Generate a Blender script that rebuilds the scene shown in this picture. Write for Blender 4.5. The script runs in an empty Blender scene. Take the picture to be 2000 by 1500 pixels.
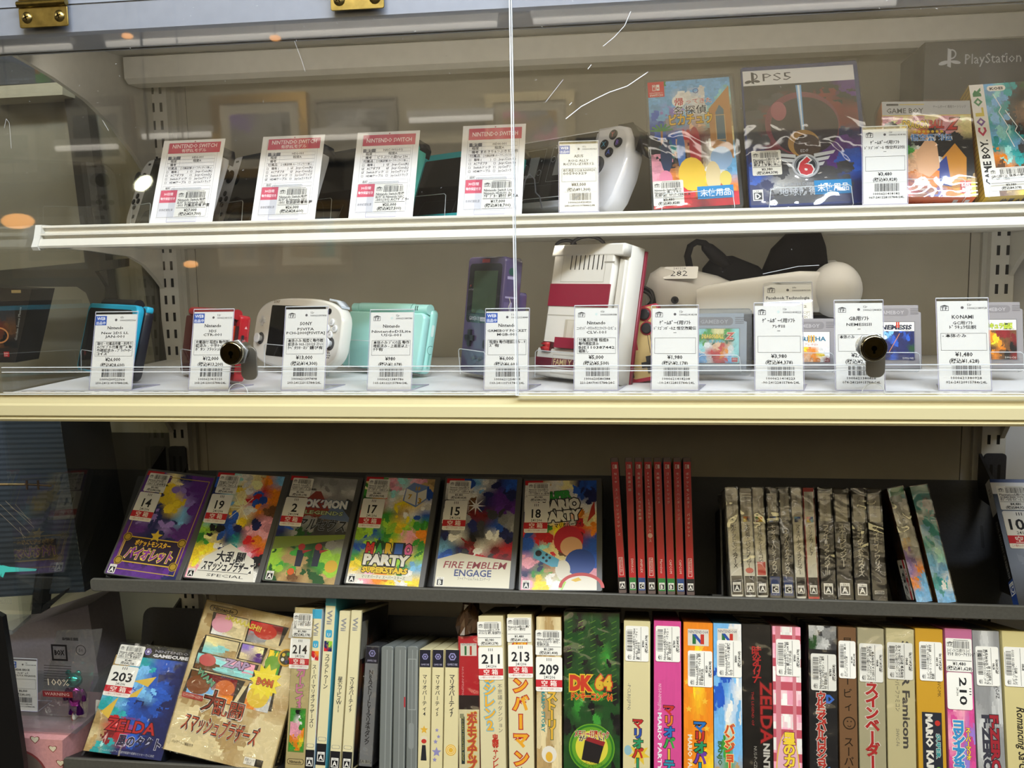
import bpy, math, random
from mathutils import Matrix, Vector
SC = bpy.context.scene
COL = SC.collection
R = math.radians

# ---------------------------------------------------------------- camera
CAM = Vector((0, -1.327, 1.45))
FPX = 1800.0
def _axes():
    ya, pi, ro = R(7.69), R(7.41), R(-1.02)
    f = Vector((-math.sin(ya)*math.cos(pi), math.cos(ya)*math.cos(pi), -math.sin(pi)))
    r = Vector((math.cos(ya), math.sin(ya), 0)); u = r.cross(f)
    return (math.cos(ro)*r + math.sin(ro)*u, math.cos(ro)*u - math.sin(ro)*r, f)
CR, CU, CF = _axes()
cd = bpy.data.cameras.new('camera'); co = bpy.data.objects.new('camera', cd); COL.objects.link(co)
cd.sensor_width = 36; cd.lens = 36*FPX/2000; cd.clip_start = .01; cd.clip_end = 50
co.matrix_world = Matrix(((CR.x, CU.x, -CF.x, CAM.x), (CR.y, CU.y, -CF.y, CAM.y), (CR.z, CU.z, -CF.z, CAM.z), (0, 0, 0, 1)))
SC.camera = co

# ---------------------------------------------------------------- world, lights, exposure
w = bpy.data.worlds.new('room_air'); SC.world = w; w.use_nodes = True
w.node_tree.nodes['Background'].inputs[0].default_value = (.85, .8, .7, 1)
w.node_tree.nodes['Background'].inputs[1].default_value = .3
SC.view_settings.view_transform = 'Standard'; SC.view_settings.look = 'None'
SC.view_settings.exposure = 0.0; SC.view_settings.gamma = 1; SC.view_settings.use_curve_mapping = False
SC.cycles.transparent_max_bounces = 40
SC.cycles.max_bounces = 10
SC.cycles.sample_clamp_indirect = 4
def area(name, loc, to, sx, sy, power, col):
    d = bpy.data.lights.new(name, 'AREA'); d.shape = 'RECTANGLE'; d.size = sx; d.size_y = sy
    d.energy = power; d.color = col
    o = bpy.data.objects.new(name, d); COL.objects.link(o)
    o.location = loc; o.rotation_euler = (Vector(to)-Vector(loc)).to_track_quat('-Z', 'Y').to_euler()
    return o
# cool light bar over the front of the show case, warm ceiling panels over the aisle
area('case_light_bar', (.25, -1.10, 2.31), (0, -.25, 1.35), 1.8, .06, 37, (.76, .86, 1))
area('aisle_ceiling_panel', (0, -1.62, 2.64), (0, -1.2, 1.0), 2.4, 1.2, 37, (1, .83, .40))
area('aisle_ceiling_panel', (.0, -3.3, 2.66), (0, -4.2, 2.2), 4.5, .5, 160, (1, .93, .8))
area('canopy_fill', (-.1, -.30, 1.688), (-.1, -.02, 1.655), 1.15, .012, .36, (1, .94, .84))  # added fill, no lamp known there; lifts the upper back wall
area('under_shelf_fill', (-.1, -.255, 1.474), (-.1, 0, 1.40), 1.15, .012, .36, (1, .93, .80))  # added fill below the upper shelf to brighten the wall behind
area('left_aisle_panel', (-2.2, -1.3, 2.3), (-.7, -.2, 1.0), .5, .5, 5, (1, .95, .8))

# ---------------------------------------------------------------- pixel helpers (2000 x 1500 frame)
def ray(px, py): return CF + CR*((px-1000)/FPX) + CU*((750-py)/FPX)
def at(px, py, Y):
    d = ray(px, py); return CAM + d*((Y-CAM.y)/d.y)
def atx(px, py, X):
    d = ray(px, py); return CAM + d*((X-CAM.x)/d.x)
def xof(px, Y, Z):
    k = (px-1000)/FPX; q = CR - k*CF
    return -((Y-CAM.y)*q.y + (Z-CAM.z)*q.z)/q.x
def proj(p):
    v = Vector(p)-CAM; z = v.dot(CF)
    return (1000+FPX*v.dot(CR)/z, 750-FPX*v.dot(CU)/z)

# ---------------------------------------------------------------- colours and materials
def lin(h):
    if not isinstance(h, str): return h
    h = h.lstrip('#')
    return tuple(((c/12.92) if c <= .04045 else ((c+.055)/1.055)**2.4) for c in (int(h[i:i+2], 16)/255 for i in (0, 2, 4)))
PAL = {k: lin(v) for k, v in dict(W='e6e4de', K='17171b', R='c4222c', r='7a1c22', O='e5841f', Y='efcd2c', y='efe0a0', G='3f9638', g='1f4c24', l='96c63c',
    B='2554b4', b='74b2e2', N='1d2458', P='56287e', p='9178c6', M='cc4a8c', m='efa3b8', T='2a9ea2', t='92d6d4', E='d6c598', e='ae9160', H='6a4629', S='e3b48e', A='8a8a8a', a='c2c2c0', D='3a3a3e').items()}
def C_(c): return PAL[c] if isinstance(c, str) and len(c) == 1 else lin(c)
MATS = {}
def mat(name, rough=.5, metal=0, coat=0, nscale=0, bump=0, spec=.5, trans=0, var=0):
    if name in MATS: return MATS[name]
    m = bpy.data.materials.new(name); m.use_nodes = True; nt = m.node_tree; b = nt.nodes['Principled BSDF']
    a = nt.nodes.new('ShaderNodeAttribute'); a.attribute_name = 'ink'
    b.inputs['Roughness'].default_value = rough; b.inputs['Metallic'].default_value = metal
    b.inputs['Coat Weight'].default_value = coat; b.inputs['Coat Roughness'].default_value = .08
    b.inputs['Specular IOR Level'].default_value = spec
    out = a.outputs['Color']
    if nscale:
        tc = nt.nodes.new('ShaderNodeTexCoord'); n = nt.nodes.new('ShaderNodeTexNoise'); n.inputs['Scale'].default_value = nscale; n.inputs['Detail'].default_value = 4
        nt.links.new(tc.outputs['Object'], n.inputs['Vector'])
        if bump:
            bp = nt.nodes.new('ShaderNodeBump'); bp.inputs['Strength'].default_value = bump; bp.inputs['Distance'].default_value = .002
            nt.links.new(n.outputs['Fac'], bp.inputs['Height']); nt.links.new(bp.outputs['Normal'], b.inputs['Normal'])
        if var:
            mr = nt.nodes.new('ShaderNodeMapRange'); mr.inputs[1].default_value = .3; mr.inputs[2].default_value = .7; mr.inputs[3].default_value = 1-var; mr.inputs[4].default_value = 1+var*.4
            nt.links.new(n.outputs['Fac'], mr.inputs[0])
            mx = nt.nodes.new('ShaderNodeMix'); mx.data_type = 'RGBA'; mx.blend_type = 'MULTIPLY'; mx.inputs[0].default_value = 1
            nt.links.new(out, mx.inputs[6]); nt.links.new(mr.outputs[0], mx.inputs[7]); out = mx.outputs[2]
    nt.links.new(out, b.inputs['Base Color'])
    MATS[name] = m; return m
def clear(name, tint=(1, 1, 1), refl=1.0, base=.04, bump=0, nscale=60, dust=0, rough=.02, haze=0, detail=3):
    """thin clear plastic: see-through plus a Schlick mirror; optional dust specks, haze and crinkle"""
    m = bpy.data.materials.new(name); m.use_nodes = True; nt = m.node_tree; nt.nodes.clear(); N = nt.nodes.new; L = nt.links.new
    out = N('ShaderNodeOutputMaterial'); tr = N('ShaderNodeBsdfTransparent'); tr.inputs[0].default_value = (*tint, 1)
    gl = N('ShaderNodeBsdfGlossy'); gl.inputs['Roughness'].default_value = rough
    lw = N('ShaderNodeLayerWeight'); lw.inputs[0].default_value = .5
    pw = N('ShaderNodeMath'); pw.operation = 'POWER'; pw.inputs[1].default_value = 5; L(lw.outputs['Facing'], pw.inputs[0])
    ma = N('ShaderNodeMath'); ma.operation = 'MULTIPLY_ADD'; ma.inputs[1].default_value = (1-base)*refl; ma.inputs[2].default_value = base*refl; L(pw.outputs[0], ma.inputs[0])
    mx = N('ShaderNodeMixShader'); L(ma.outputs[0], mx.inputs[0]); L(tr.outputs[0], mx.inputs[1]); L(gl.outputs[0], mx.inputs[2]); last = mx.outputs[0]
    tc = N('ShaderNodeTexCoord')
    if bump:
        n = N('ShaderNodeTexNoise'); n.inputs['Scale'].default_value = nscale; n.inputs['Detail'].default_value = detail; n.inputs['Distortion'].default_value = 1.2; L(tc.outputs['Object'], n.inputs['Vector'])
        oi = N('ShaderNodeObjectInfo'); mu = N('ShaderNodeMath'); mu.operation = 'MULTIPLY'; mu.inputs[1].default_value = 37; n.noise_dimensions = '4D'; L(oi.outputs['Random'], mu.inputs[0]); L(mu.outputs[0], n.inputs['W'])
        bp = N('ShaderNodeBump'); bp.inputs['Strength'].default_value = bump; bp.inputs['Distance'].default_value = .004; L(n.outputs['Fac'], bp.inputs['Height']); L(bp.outputs['Normal'], gl.inputs['Normal']); L(bp.outputs['Normal'], lw.inputs['Normal'])
    if dust or haze:
        n = N('ShaderNodeTexNoise'); n.inputs['Scale'].default_value = 420; n.inputs['Detail'].default_value = 2; L(tc.outputs['Object'], n.inputs['Vector'])
        n2 = N('ShaderNodeTexNoise'); n2.inputs['Scale'].default_value = 9; n2.inputs['Detail'].default_value = 5; L(tc.outputs['Object'], n2.inputs['Vector'])
        mr = N('ShaderNodeMapRange'); mr.inputs[1].default_value = .74; mr.inputs[2].default_value = .82; mr.inputs[4].default_value = dust; L(n.outputs['Fac'], mr.inputs[0])
        mr2 = N('ShaderNodeMapRange'); mr2.inputs[1].default_value = .3; mr2.inputs[2].default_value = .7; mr2.inputs[4].default_value = haze; L(n2.outputs['Fac'], mr2.inputs[0])
        ad = N('ShaderNodeMath'); ad.use_clamp = True; L(mr.outputs[0], ad.inputs[0]); L(mr2.outputs[0], ad.inputs[1])
        df = N('ShaderNodeBsdfDiffuse'); df.inputs[0].default_value = (.85, .87, .9, 1)
        m2 = N('ShaderNodeMixShader'); L(ad.outputs[0], m2.inputs[0]); L(last, m2.inputs[1]); L(df.outputs[0], m2.inputs[2]); last = m2.outputs[0]
    L(last, out.inputs[0]); MATS[name] = m; return m
def emit(name, col, s):
    m = bpy.data.materials.new(name); m.use_nodes = True; b = m.node_tree.nodes['Principled BSDF']
    b.inputs['Emission Color'].default_value = (*col, 1); b.inputs['Emission Strength'].default_value = s; b.inputs['Base Color'].default_value = (.8, .8, .8, 1)
    MATS[name] = m; return m
mat('paper', .75, nscale=900, bump=.05); mat('card_print', .5, nscale=500, bump=.04, var=.05); mat('gloss_print', .34, spec=.35)
mat('plastic', .38, nscale=700, bump=.02); mat('shiny_plastic', .15, coat=.3); mat('screen_glass', .05, coat=.5)
mat('painted_steel', .42, nscale=90, bump=.03, var=.05); mat('dark_steel', .5, nscale=300, bump=.08, var=.15); mat('chrome', .12, metal=1); mat('nickel', .38, metal=.85, nscale=60, bump=.05); mat('brass', .32, metal=1, nscale=120, bump=.1, var=.3)
mat('worn_panel', .7, nscale=14, var=.08, bump=.02); mat('rubber', .55); mat('fabric', .95, nscale=600, bump=.06, spec=.15); mat('foil', .1, metal=.9, nscale=80, bump=.8)
mat('plaster', .85, nscale=20, var=.06); mat('gold_paint', .35, metal=.6); mat('cardboard', .8, nscale=200, bump=.1, var=.1)
clear('acrylic_sheet', (.985, .985, .985), base=.045, dust=.15, haze=.004); clear('stand_acrylic', (.94, .95, .96), base=.07); clear('glass_pane', (.90, .92, .91), base=.09, dust=.3, haze=.01)
clear('shrink_wrap', (.97, .97, .96), base=.07, bump=.6, nscale=32, rough=.07, detail=.6); clear('glossy_wrap', (.97, .97, .96), base=.10, bump=.8, nscale=30, rough=.05, detail=.8); clear('crinkled_bag', (.93, .94, .93), base=.20, bump=1.0, nscale=30, rough=.05, haze=.06, detail=1)
clear('clear_case', (.80, .83, .84), base=.08, rough=.1, haze=.12)
mat('acrylic_edge', .12, coat=.5)

# ---------------------------------------------------------------- text shapes
_fc = bpy.data.curves.new('scratch_text', 'FONT'); _fo = bpy.data.objects.new('scratch_text', _fc); COL.objects.link(_fo)
_gc = {}
def glyph(s, b=0, res=1):
    k = (s, b, res)
    if k not in _gc:
        _fc.body = s; _fc.offset = b; _fc.resolution_u = res
        dg = bpy.context.evaluated_depsgraph_get(); ev = _fo.evaluated_get(dg); me = ev.to_mesh()
        vs = [(v.co.x, v.co.y) for v in me.vertices]; fs = [tuple(p.vertices) for p in me.polygons]; ev.to_mesh_clear()
        xs = [v[0] for v in vs] or [0, 0]
        _gc[k] = (vs, fs, min(xs), max(xs))
    return _gc[k]

FRONT = Matrix(((1, 0, 0, 0), (0, 0, -1, 0), (0, 1, 0, 0), (0, 0, 0, 1)))
def PF(y=0, x=0, z=0): return Matrix.Translation((x, y, z)) @ FRONT
def PR(x=0): return Matrix(((0, 0, 1, x), (1, 0, 0, 0), (0, 1, 0, 0), (0, 0, 0, 1)))
def PL(x=0): return Matrix(((0, 0, -1, x), (-1, 0, 0, 0), (0, 1, 0, 0), (0, 0, 0, 1)))
def PT(z=0): return Matrix(((1, 0, 0, 0), (0, 1, 0, 0), (0, 0, 1, z), (0, 0, 0, 1)))
def PBK(y=0): return Matrix(((-1, 0, 0, 0), (0, 0, 1, y), (0, 1, 0, 0), (0, 0, 0, 1)))

class M:
    """collects shapes in millimetres and links them as ONE mesh object"""
    def __init__(s, P=None):
        s.v = []; s.f = []; s.c = []; s.sm = []; s.X = Matrix.Identity(4); s.P = P or PF(); s.lay = 0; s.slot = 0; s.mi = []
    def raw(s, vs, fs, c, sm=False):
        b = len(s.v); X = s.X
        s.v += [X @ Vector(v) for v in vs]; c = C_(c)
        for f in fs: s.f.append(tuple(i+b for i in f)); s.c.append(c); s.sm.append(sm); s.mi.append(s.slot)
        return s
    # ---- solids
    def box(s, x0, y0, z0, x1, y1, z1, c):
        return s.raw([(x0, y0, z0), (x1, y0, z0), (x1, y1, z0), (x0, y1, z0), (x0, y0, z1), (x1, y0, z1), (x1, y1, z1), (x0, y1, z1)],
                     [(0, 3, 2, 1), (4, 5, 6, 7), (0, 1, 5, 4), (1, 2, 6, 5), (2, 3, 7, 6), (3, 0, 4, 7)], c)
    def loft(s, rings, c, cap=True, sm=True, closed=True):
        n = len(rings[0]); vs = [p for r in rings for p in r]; fs = []
        for i in range(len(rings)-1):
            for j in range(n if closed else n-1):
                k = (j+1) % n; fs.append((i*n+j, i*n+k, (i+1)*n+k, (i+1)*n+j))
        s.raw(vs, fs, c, sm)
        if cap: s.raw(rings[0], [tuple(reversed(range(n)))], c); s.raw(rings[-1], [tuple(range(n))], c)
        return s
    def prism(s, o, y0, y1, c, b=0, sm=False):
        """outline o in (x, z), counter-clockwise seen from the front (-y), pushed back from y0 to y1, edges chamfered by b"""
        if not b:
            return s.loft([[(x, y0, z) for x, z in o], [(x, y1, z) for x, z in o]], c, True, sm)
        i = inset(o, b)
        return s.loft([[(x, y0, z) for x, z in i], [(x, y0+b*.3, z) for x, z in inset(o, b*.3)], [(x, y0+b, z) for x, z in o], [(x, y1-b, z) for x, z in o], [(x, y1, z) for x, z in i]], c, True, True)
    def rbox(s, x0, y0, z0, x1, y1, z1, r, c, b=0, n=5): return s.prism(rr(x0, z0, x1-x0, z1-z0, r, n), y0, y1, c, b)
    def cyl(s, x, z, r, y0, y1, c, n=20, b=0): return s.prism([(x+r*math.cos(a), z+r*math.sin(a)) for a in (2*math.pi*i/n for i in range(n))], y0, y1, c, b)
    def tube(s, pts, r, c, n=8, cap=True):
        pts = [Vector(p) for p in pts]; rings = []; up = None
        for i, p in enumerate(pts):
            t = (pts[min(i+1, len(pts)-1)]-pts[max(i-1, 0)]).normalized()
            if up is None: up = Vector((0, 0, 1)) if abs(t.z) < .9 else Vector((1, 0, 0))
            a = t.cross(up).normalized(); up = a.cross(t).normalized(); q = r[i] if isinstance(r, (list, tuple)) else r
            rings.append([p + a*q*math.cos(2*math.pi*k/n) + up*q*math.sin(2*math.pi*k/n) for k in range(n)])
        return s.loft(rings, c, cap)
    def ball(s, x, y, z, rx, ry, rz, c, n=14, m=9):
        rings = []
        for i in range(m+1):
            a = -math.pi/2 + math.pi*min(max(i/m, .01), .99)
            rings.append([(x+rx*math.cos(a)*math.cos(2*math.pi*k/n), y+ry*math.cos(a)*math.sin(2*math.pi*k/n), z+rz*math.sin(a)) for k in range(n)])
        return s.loft(rings, c)
    # ---- ink on the current plane P
    def ink(s, vs, fs, c):
        n = .05+.014*s.lay; s.lay += 1; P = s.P
        return s.raw([P @ Vector((v[0], v[1], n)) for v in vs], fs, c)
    def poly(s, pts, c): return s.ink(pts, [tuple(range(len(pts)))], c)
    def rect(s, u, v, w, h, c): return s.poly([(u, v), (u+w, v), (u+w, v+h), (u, v+h)], c)
    def rrect(s, u, v, w, h, r, c): return s.poly(rr(u, v, w, h, r, 4), c)
    def disc(s, u, v, a, c, b=None, n=18, rot=0):
        b = a if b is None else b; cr, sr = math.cos(rot), math.sin(rot)
        return s.poly([(u+a*math.cos(t)*cr-b*math.sin(t)*sr, v+a*math.cos(t)*sr+b*math.sin(t)*cr) for t in (2*math.pi*i/n for i in range(n))], c)
    def ring(s, u, v, a, t, c, n=20, b=None, a0=0, a1=360):
        b = a if b is None else b; o = []; i_ = []
        k = n if a1-a0 >= 360 else n+1
        for i in range(k):
            q = R(a0+(a1-a0)*i/n); o.append((u+a*math.cos(q), v+b*math.sin(q))); i_.append((u+(a-t)*math.cos(q), v+(b-t)*math.sin(q)))
        m = len(o); return s.ink(o+i_, [(j, (j+1) % m, m+(j+1) % m, m+j) for j in range(m if k == n else m-1)], c)
    def line(s, u0, v0, u1, v1, t, c):
        d = math.hypot(u1-u0, v1-v0) or 1; a, b = -(v1-v0)/d*t/2, (u1-u0)/d*t/2
        return s.poly([(u0-a, v0-b), (u1-a, v1-b), (u1+a, v1+b), (u0+a, v0+b)], c)
    def frame(s, u, v, w, h, t, c):
        o = [(u, v), (u+w, v), (u+w, v+h), (u, v+h), (u+t, v+t), (u+w-t, v+t), (u+w-t, v+h-t), (u+t, v+h-t)]
        return s.ink(o, [(0, 1, 5, 4), (1, 2, 6, 5), (2, 3, 7, 6), (3, 0, 4, 7)], c)
    def star(s, u, v, r, q, n, c, rot=90):
        return s.poly([(u+(r if i % 2 == 0 else q)*math.cos(R(rot+180*i/n)), v+(r if i % 2 == 0 else q)*math.sin(R(rot+180*i/n))) for i in range(2*n)], c)
    def text(s, t, u, v, size, c, w=None, a='l', b=0, rot=0, out=None, ow=.045, shear=0, res=1):
        """w squeezes or stretches to that width; out = outline colour printed underneath"""
        def put(bb, cc):
            vs, fs, x0, x1 = glyph(t, bb, res); g = glyph(t, b, res); sx = size
            if not vs: return
            if w: sx = w/max(g[3]-g[2], 1e-6)
            ox = g[2] if a == 'l' else (g[2]+g[3])/2 if a == 'c' else g[3]
            cr, sr = math.cos(R(rot)), math.sin(R(rot)); o = []
            for x, y in vs:
                p, q = (x-ox)*sx + y*size*shear, y*size
                o.append((u+p*cr-q*sr, v+p*sr+q*cr))
            s.ink(o, fs, cc)
        if out is not None: put(b+ow, out)
        put(b, c); return s
    def vtext(s, t, u, top, bot, size, c, b=0, out=None, ow=.05, res=1, wide=1.0):
        """characters stacked from top down to bot, centred on u"""
        st = (top-bot)/len(t)
        def one(ch, cy, bb, cc):
            vs, fs, x0, x1 = glyph(ch, bb, res)
            if not vs: return
            g = glyph(ch, b, res); ys = [q[1] for q in g[0]]; mx, my = (g[2]+g[3])/2, (min(ys)+max(ys))/2
            if ord(ch) > 0x2e7f: my = .37
            k = size*wide
            if ch in 'ー－-~～': s.ink([(u-(y-my)*k, cy+(x-mx)*size) for x, y in vs], fs, cc)
            else: s.ink([(u+(x-mx)*k, cy+(y-my)*size) for x, y in vs], fs, cc)
        for p in ((1,) if out is not None else ()):
            for i, ch in enumerate(t): one(ch, top-st*(i+.5), b+ow, out)
        for i, ch in enumerate(t): one(ch, top-st*(i+.5), b, c[i % len(c)] if isinstance(c, list) else c)
        return s
    def barcode(s, u, v, w, h, seed, c='17171b'):
        rn = random.Random(seed); x = 0; vs = []; fs = []
        while x < 1:
            a = rn.choice((.008, .012, .02, .028)); k = len(vs); e = min(x+a, 1)
            vs += [(u+x*w, v), (u+e*w, v), (u+e*w, v+h), (u+x*w, v+h)]; fs.append((k, k+1, k+2, k+3)); x += a+rn.choice((.01, .014, .02, .03))
        return s.ink(vs, fs, c)
    def art(s, u, v, w, h, rows, k=4, jit=.38, noise=.10, seed=1):
        """abstract print: a patchwork of irregular facets that follows a coarse grid of colours"""
        rn = random.Random(seed); R_ = len(rows); C = len(rows[0]); nx, ny = C*k*2, R_*k*2; n = .05+.014*s.lay; s.lay += 1
        G = [[PAL[c] for c in r] for r in rows]; bl = []
        for q in range(R_*C*3):                       # soft-edged blotches that wander off the grid
            gx, gy = rn.uniform(0, C), rn.uniform(0, R_); c = G[min(int(gy), R_-1)][min(int(gx), C-1)]; f = 1+rn.uniform(-noise, noise)*2.5
            bl.append((gx+rn.uniform(-.3, .3), gy+rn.uniform(-.3, .3), rn.uniform(.10, .5), rn.uniform(.10, .5), rn.uniform(0, 3.14), tuple(min(max(x*f, .003), .9) for x in c)))
        P = [[(u+w*(i+(rn.uniform(-jit, jit) if 0 < i < nx else 0))/nx, v+h*(j+(rn.uniform(-jit, jit) if 0 < j < ny else 0))/ny) for i in range(nx+1)] for j in range(ny+1)]
        vs = []; fs = []; cs = []
        for j in range(ny):
            for i in range(nx):
                x, y = (i+.5)/nx*C, (ny-j-.5)/ny*R_
                fx, fy = min(max(x-.5, 0), C-1.001), min(max(y-.5, 0), R_-1.001); a, b = int(fx), int(fy); fx -= a; fy -= b; a1, b1 = min(a+1, C-1), min(b+1, R_-1)
                c = tuple((G[b][a][t]*(1-fx)+G[b][a1][t]*fx)*(1-fy)+(G[b1][a][t]*(1-fx)+G[b1][a1][t]*fx)*fy for t in range(3))
                for bx, by, rx, ry, an, bc in bl:
                    dx, dy = x-bx, y-by
                    if abs(dx) > .7 or abs(dy) > .7: continue
                    p, q = dx*math.cos(an)+dy*math.sin(an), dy*math.cos(an)-dx*math.sin(an)
                    if (p/rx)**2+(q/ry)**2 < 1: c = bc
                g = 1+rn.uniform(-noise, noise); t = len(vs)
                vs += [s.P @ Vector((p[0], p[1], n)) for p in (P[j][i], P[j][i+1], P[j+1][i+1], P[j+1][i])]; fs.append((t, t+1, t+2, t+3)); cs.append(tuple(min(x*g, .9) for x in c))
        b = len(s.v); X = s.X; s.v += [X @ p for p in vs]; s.f += [tuple(q+b for q in f) for f in fs]; s.c += cs; s.sm += [False]*len(fs); s.mi += [s.slot]*len(fs)
        return s
    def slab(s, u, v, w, h, r, n0, n1, c):
        o = rr(u, v, w, h, r, 3) if r else [(u, v), (u+w, v), (u+w, v+h), (u, v+h)]
        P = s.P; return s.loft([[P @ Vector((p[0], p[1], n0)) for p in o], [P @ Vector((p[0], p[1], n1)) for p in o]], c, True, False)
    # ---- link
    def build(s, name, material, parent=None, mtx=None, label=None, extra=()):
        me = bpy.data.meshes.new(name); k = .001
        me.from_pydata([(v[0]*k, v[1]*k, v[2]*k) for v in s.v], [], s.f)
        at_ = me.color_attributes.new('ink', 'FLOAT_COLOR', 'CORNER'); buf = []
        for f, c in zip(s.f, s.c): buf += [c[0], c[1], c[2], 1.0]*len(f)
        at_.data.foreach_set('color', buf); me.polygons.foreach_set('use_smooth', s.sm)
        me.materials.append(MATS[material])
        for e in extra: me.materials.append(MATS[e])
        if extra: me.polygons.foreach_set('material_index', s.mi)
        me.update()
        o = bpy.data.objects.new(name, me); COL.objects.link(o)
        if parent is not None: o.parent = parent
        if mtx is not None:
            if parent is None: o.matrix_world = mtx
            else: o.matrix_basis = mtx
        if label: o['label'] = label
        return o

def rr(x, z, w, h, r, n=5):
    r = min(r, w/2, h/2); o = []
    for cx, cz, a0 in ((x+w-r, z+r, -90), (x+w-r, z+h-r, 0), (x+r, z+h-r, 90), (x+r, z+r, 180)):
        for i in range(n+1): a = R(a0+90*i/n); o.append((cx+r*math.cos(a), cz+r*math.sin(a)))
    return o
def inset(o, d):
    n = len(o); res = []
    for i in range(n):
        p, q, t = Vector(o[i-1]), Vector(o[i]), Vector(o[(i+1) % n])
        a = (q-p); b = (t-q)
        if a.length < 1e-6: a = b
        if b.length < 1e-6: b = a
        na = Vector((-a.y, a.x)).normalized(); nb = Vector((-b.y, b.x)).normalized(); m = na+nb
        m = m.normalized() if m.length > 1e-6 else na
        res.append(tuple(q + m*d/max(m.dot(na), .5)))
    return res
def tag(o, label, cat=None, group=None, kind=None):
    o['label'] = label
    if cat: o['category'] = cat
    if group: o['group'] = group
    if kind: o['kind'] = kind
    return o
def thing(name, label, cat, mtx, group=None):
    o = bpy.data.objects.new(name, None); COL.objects.link(o); o.empty_display_size = .01; o.matrix_world = mtx
    return tag(o, label, cat, group)
def pose(x, y, z, yaw=0, lean=0, roll=0):
    return Matrix.Translation((x, y, z)) @ Matrix.Rotation(R(yaw), 4, 'Z') @ Matrix.Rotation(-R(lean), 4, 'X') @ Matrix.Rotation(R(roll), 4, 'Y')
def placed(xl, xr, Y, Z, lean, ytop, xtop=None, yaw=0):
    """a face standing on (Y, Z) between pixel columns xl and xr, leaning back, its top at pixel row ytop: (matrix, width mm, height mm)"""
    a, b = xof(xl, Y, Z), xof(xr, Y, Z); x = (a+b)/2; W = (b-a)*1000
    d = Vector((0, math.sin(R(lean)), math.cos(R(lean)))); lo, hi = .0, .6
    for _ in range(40):
        m = (lo+hi)/2
        if proj(Vector((x, Y, Z))+d*m)[1] > ytop: lo = m
        else: hi = m
    H = lo*1000; roll = 0
    if xtop is not None:
        f = lambda q: proj(pose(x, Y, Z, yaw, lean, q) @ Vector((-W/2000, 0, H/1000)))[0]-xtop
        r0, r1 = 0, 2.0
        for _ in range(8):
            f0, f1 = f(r0), f(r1)
            if abs(f1-f0) < 1e-6: break
            r0, r1 = r1, r1-f1*(r1-r0)/(f1-f0)
        roll = r1
    return pose(x, Y, Z, yaw, lean, roll), W, H

# ================================================================ THE ROOM
def T(x=0, y=0, z=0): return Matrix.Translation((x, y, z))
def struct(name, m, material, mtx=None, label=None):
    o = m.build(name, material, None, mtx); o['kind'] = 'structure'
    if label: o['label'] = label
    return o
m = M(); m.box(-5000, -4300, -100, 5000, 100, 0, '5c544a'); struct('floor', m, 'plaster')
m = M(); m.box(-5000, -4300, 2700, 5000, 100, 2780, 'b3ab98'); struct('ceiling', m, 'plaster')
m = M(); m.box(-5000, -4380, 2080, 5000, -4300, 2700, 'b5ab90'); m.box(-5000, -4380, 0, 5000, -4299, 2080, '4c4438'); struct('wall_front', m, 'plaster')
m = M(); m.box(-5080, -4300, 0, -5000, 100, 2700, '8f8672'); struct('wall_left', m, 'plaster')
m = M(); m.box(5000, -4300, 0, 5080, 100, 2700, '8f8672'); struct('wall_right', m, 'plaster')
m = M()
m.box(-5000, 4, 0, 5000, 100, 2700, '8a8474')
m.box(-655, -3, 600, 446, 5, 1990, 'b3ac9a'); m.box(-672, -1, 600, -657, 5, 1990, 'bab4a4'); m.box(448, -1, 600, 464, 5, 1990, 'bab4a4')
m.box(500, -2, 600, 1700, 5, 1990, 'c4c4c4'); m.box(-1500, -2, 1200, -716, 5, 1990, '9a9482'); m.box(-1500, -2, 1035, -716, 5, 1200, '2f2c26'); m.box(-1500, -2, 600, -716, 5, 1035, 'c9cdbe')  # left bay: shade painted as the dark band, light as the pale one below
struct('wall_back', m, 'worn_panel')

# framed pictures on the opposite wall and the lamps of the aisle, seen as reflections in the acrylic
emit('tube_glow', (1, .93, .8), 3.2); emit('amber_glow', (1, .42, .1), 9)
def picture(x0, x1, z0, z1, fr, matc, art, label, seed, fw=45):
    k = 1000; t = thing('framed_picture', label, 'picture', T((x0+x1)/2, -4.3, z0), 'pictures on the wall across the aisle')
    W, H = (x1-x0)*k, (z1-z0)*k; h = W/2
    m = M(PBK(30)); m.box(-h, 0, 0, h, 30, H, fr)
    m.slab(-h, 0, W, fw, 0, 0, 18, fr); m.slab(-h, H-fw, W, fw, 0, 0, 18, fr); m.slab(-h, fw, fw, H-2*fw, 0, 0, 18, fr); m.slab(h-fw, fw, fw, H-2*fw, 0, 0, 18, fr); m.build('frame', 'gold_paint', t)
    m = M(PBK(31)); m.rect(-h+fw, fw, W-2*fw, H-2*fw, matc); a = fw+W*.1; m.art(-h+a, a, W-2*a, H-2*a, art, 2, seed=seed); m.build('print', 'paper', t)
picture(-2.23, -1.70, 1.93, 2.36, 'b08a3a', 'd8d0bc', ['AAp', 'DAA', 'ADD'], 'gold framed picture with wide cream mount across the aisle', 3)
picture(-3.12, -2.68, 1.98, 2.38, '8a6a34', 'cfc6ae', ['DDA', 'KDD', 'DAD'], 'dark grey picture in dull gold frame, upper left across the aisle', 4)
picture(-1.66, -1.22, 2.0, 2.32, '5a5448', '8a8478', ['AaA', 'DAa', 'AAD'], 'grey picture in thin dark frame right of the gold one', 5, 14)
picture(-.76, -.30, 1.98, 2.31, 'b9ab86', 'cfc6ae', ['eAm', 'Aee', 'mAe'], 'pale picture in beige frame across the aisle', 6)
picture(-3.75, -3.2, 1.95, 2.30, '96783e', 'c9c0a6', ['gAg', 'AgA'], 'greenish picture in gold frame, far left across the aisle', 7)
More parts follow.
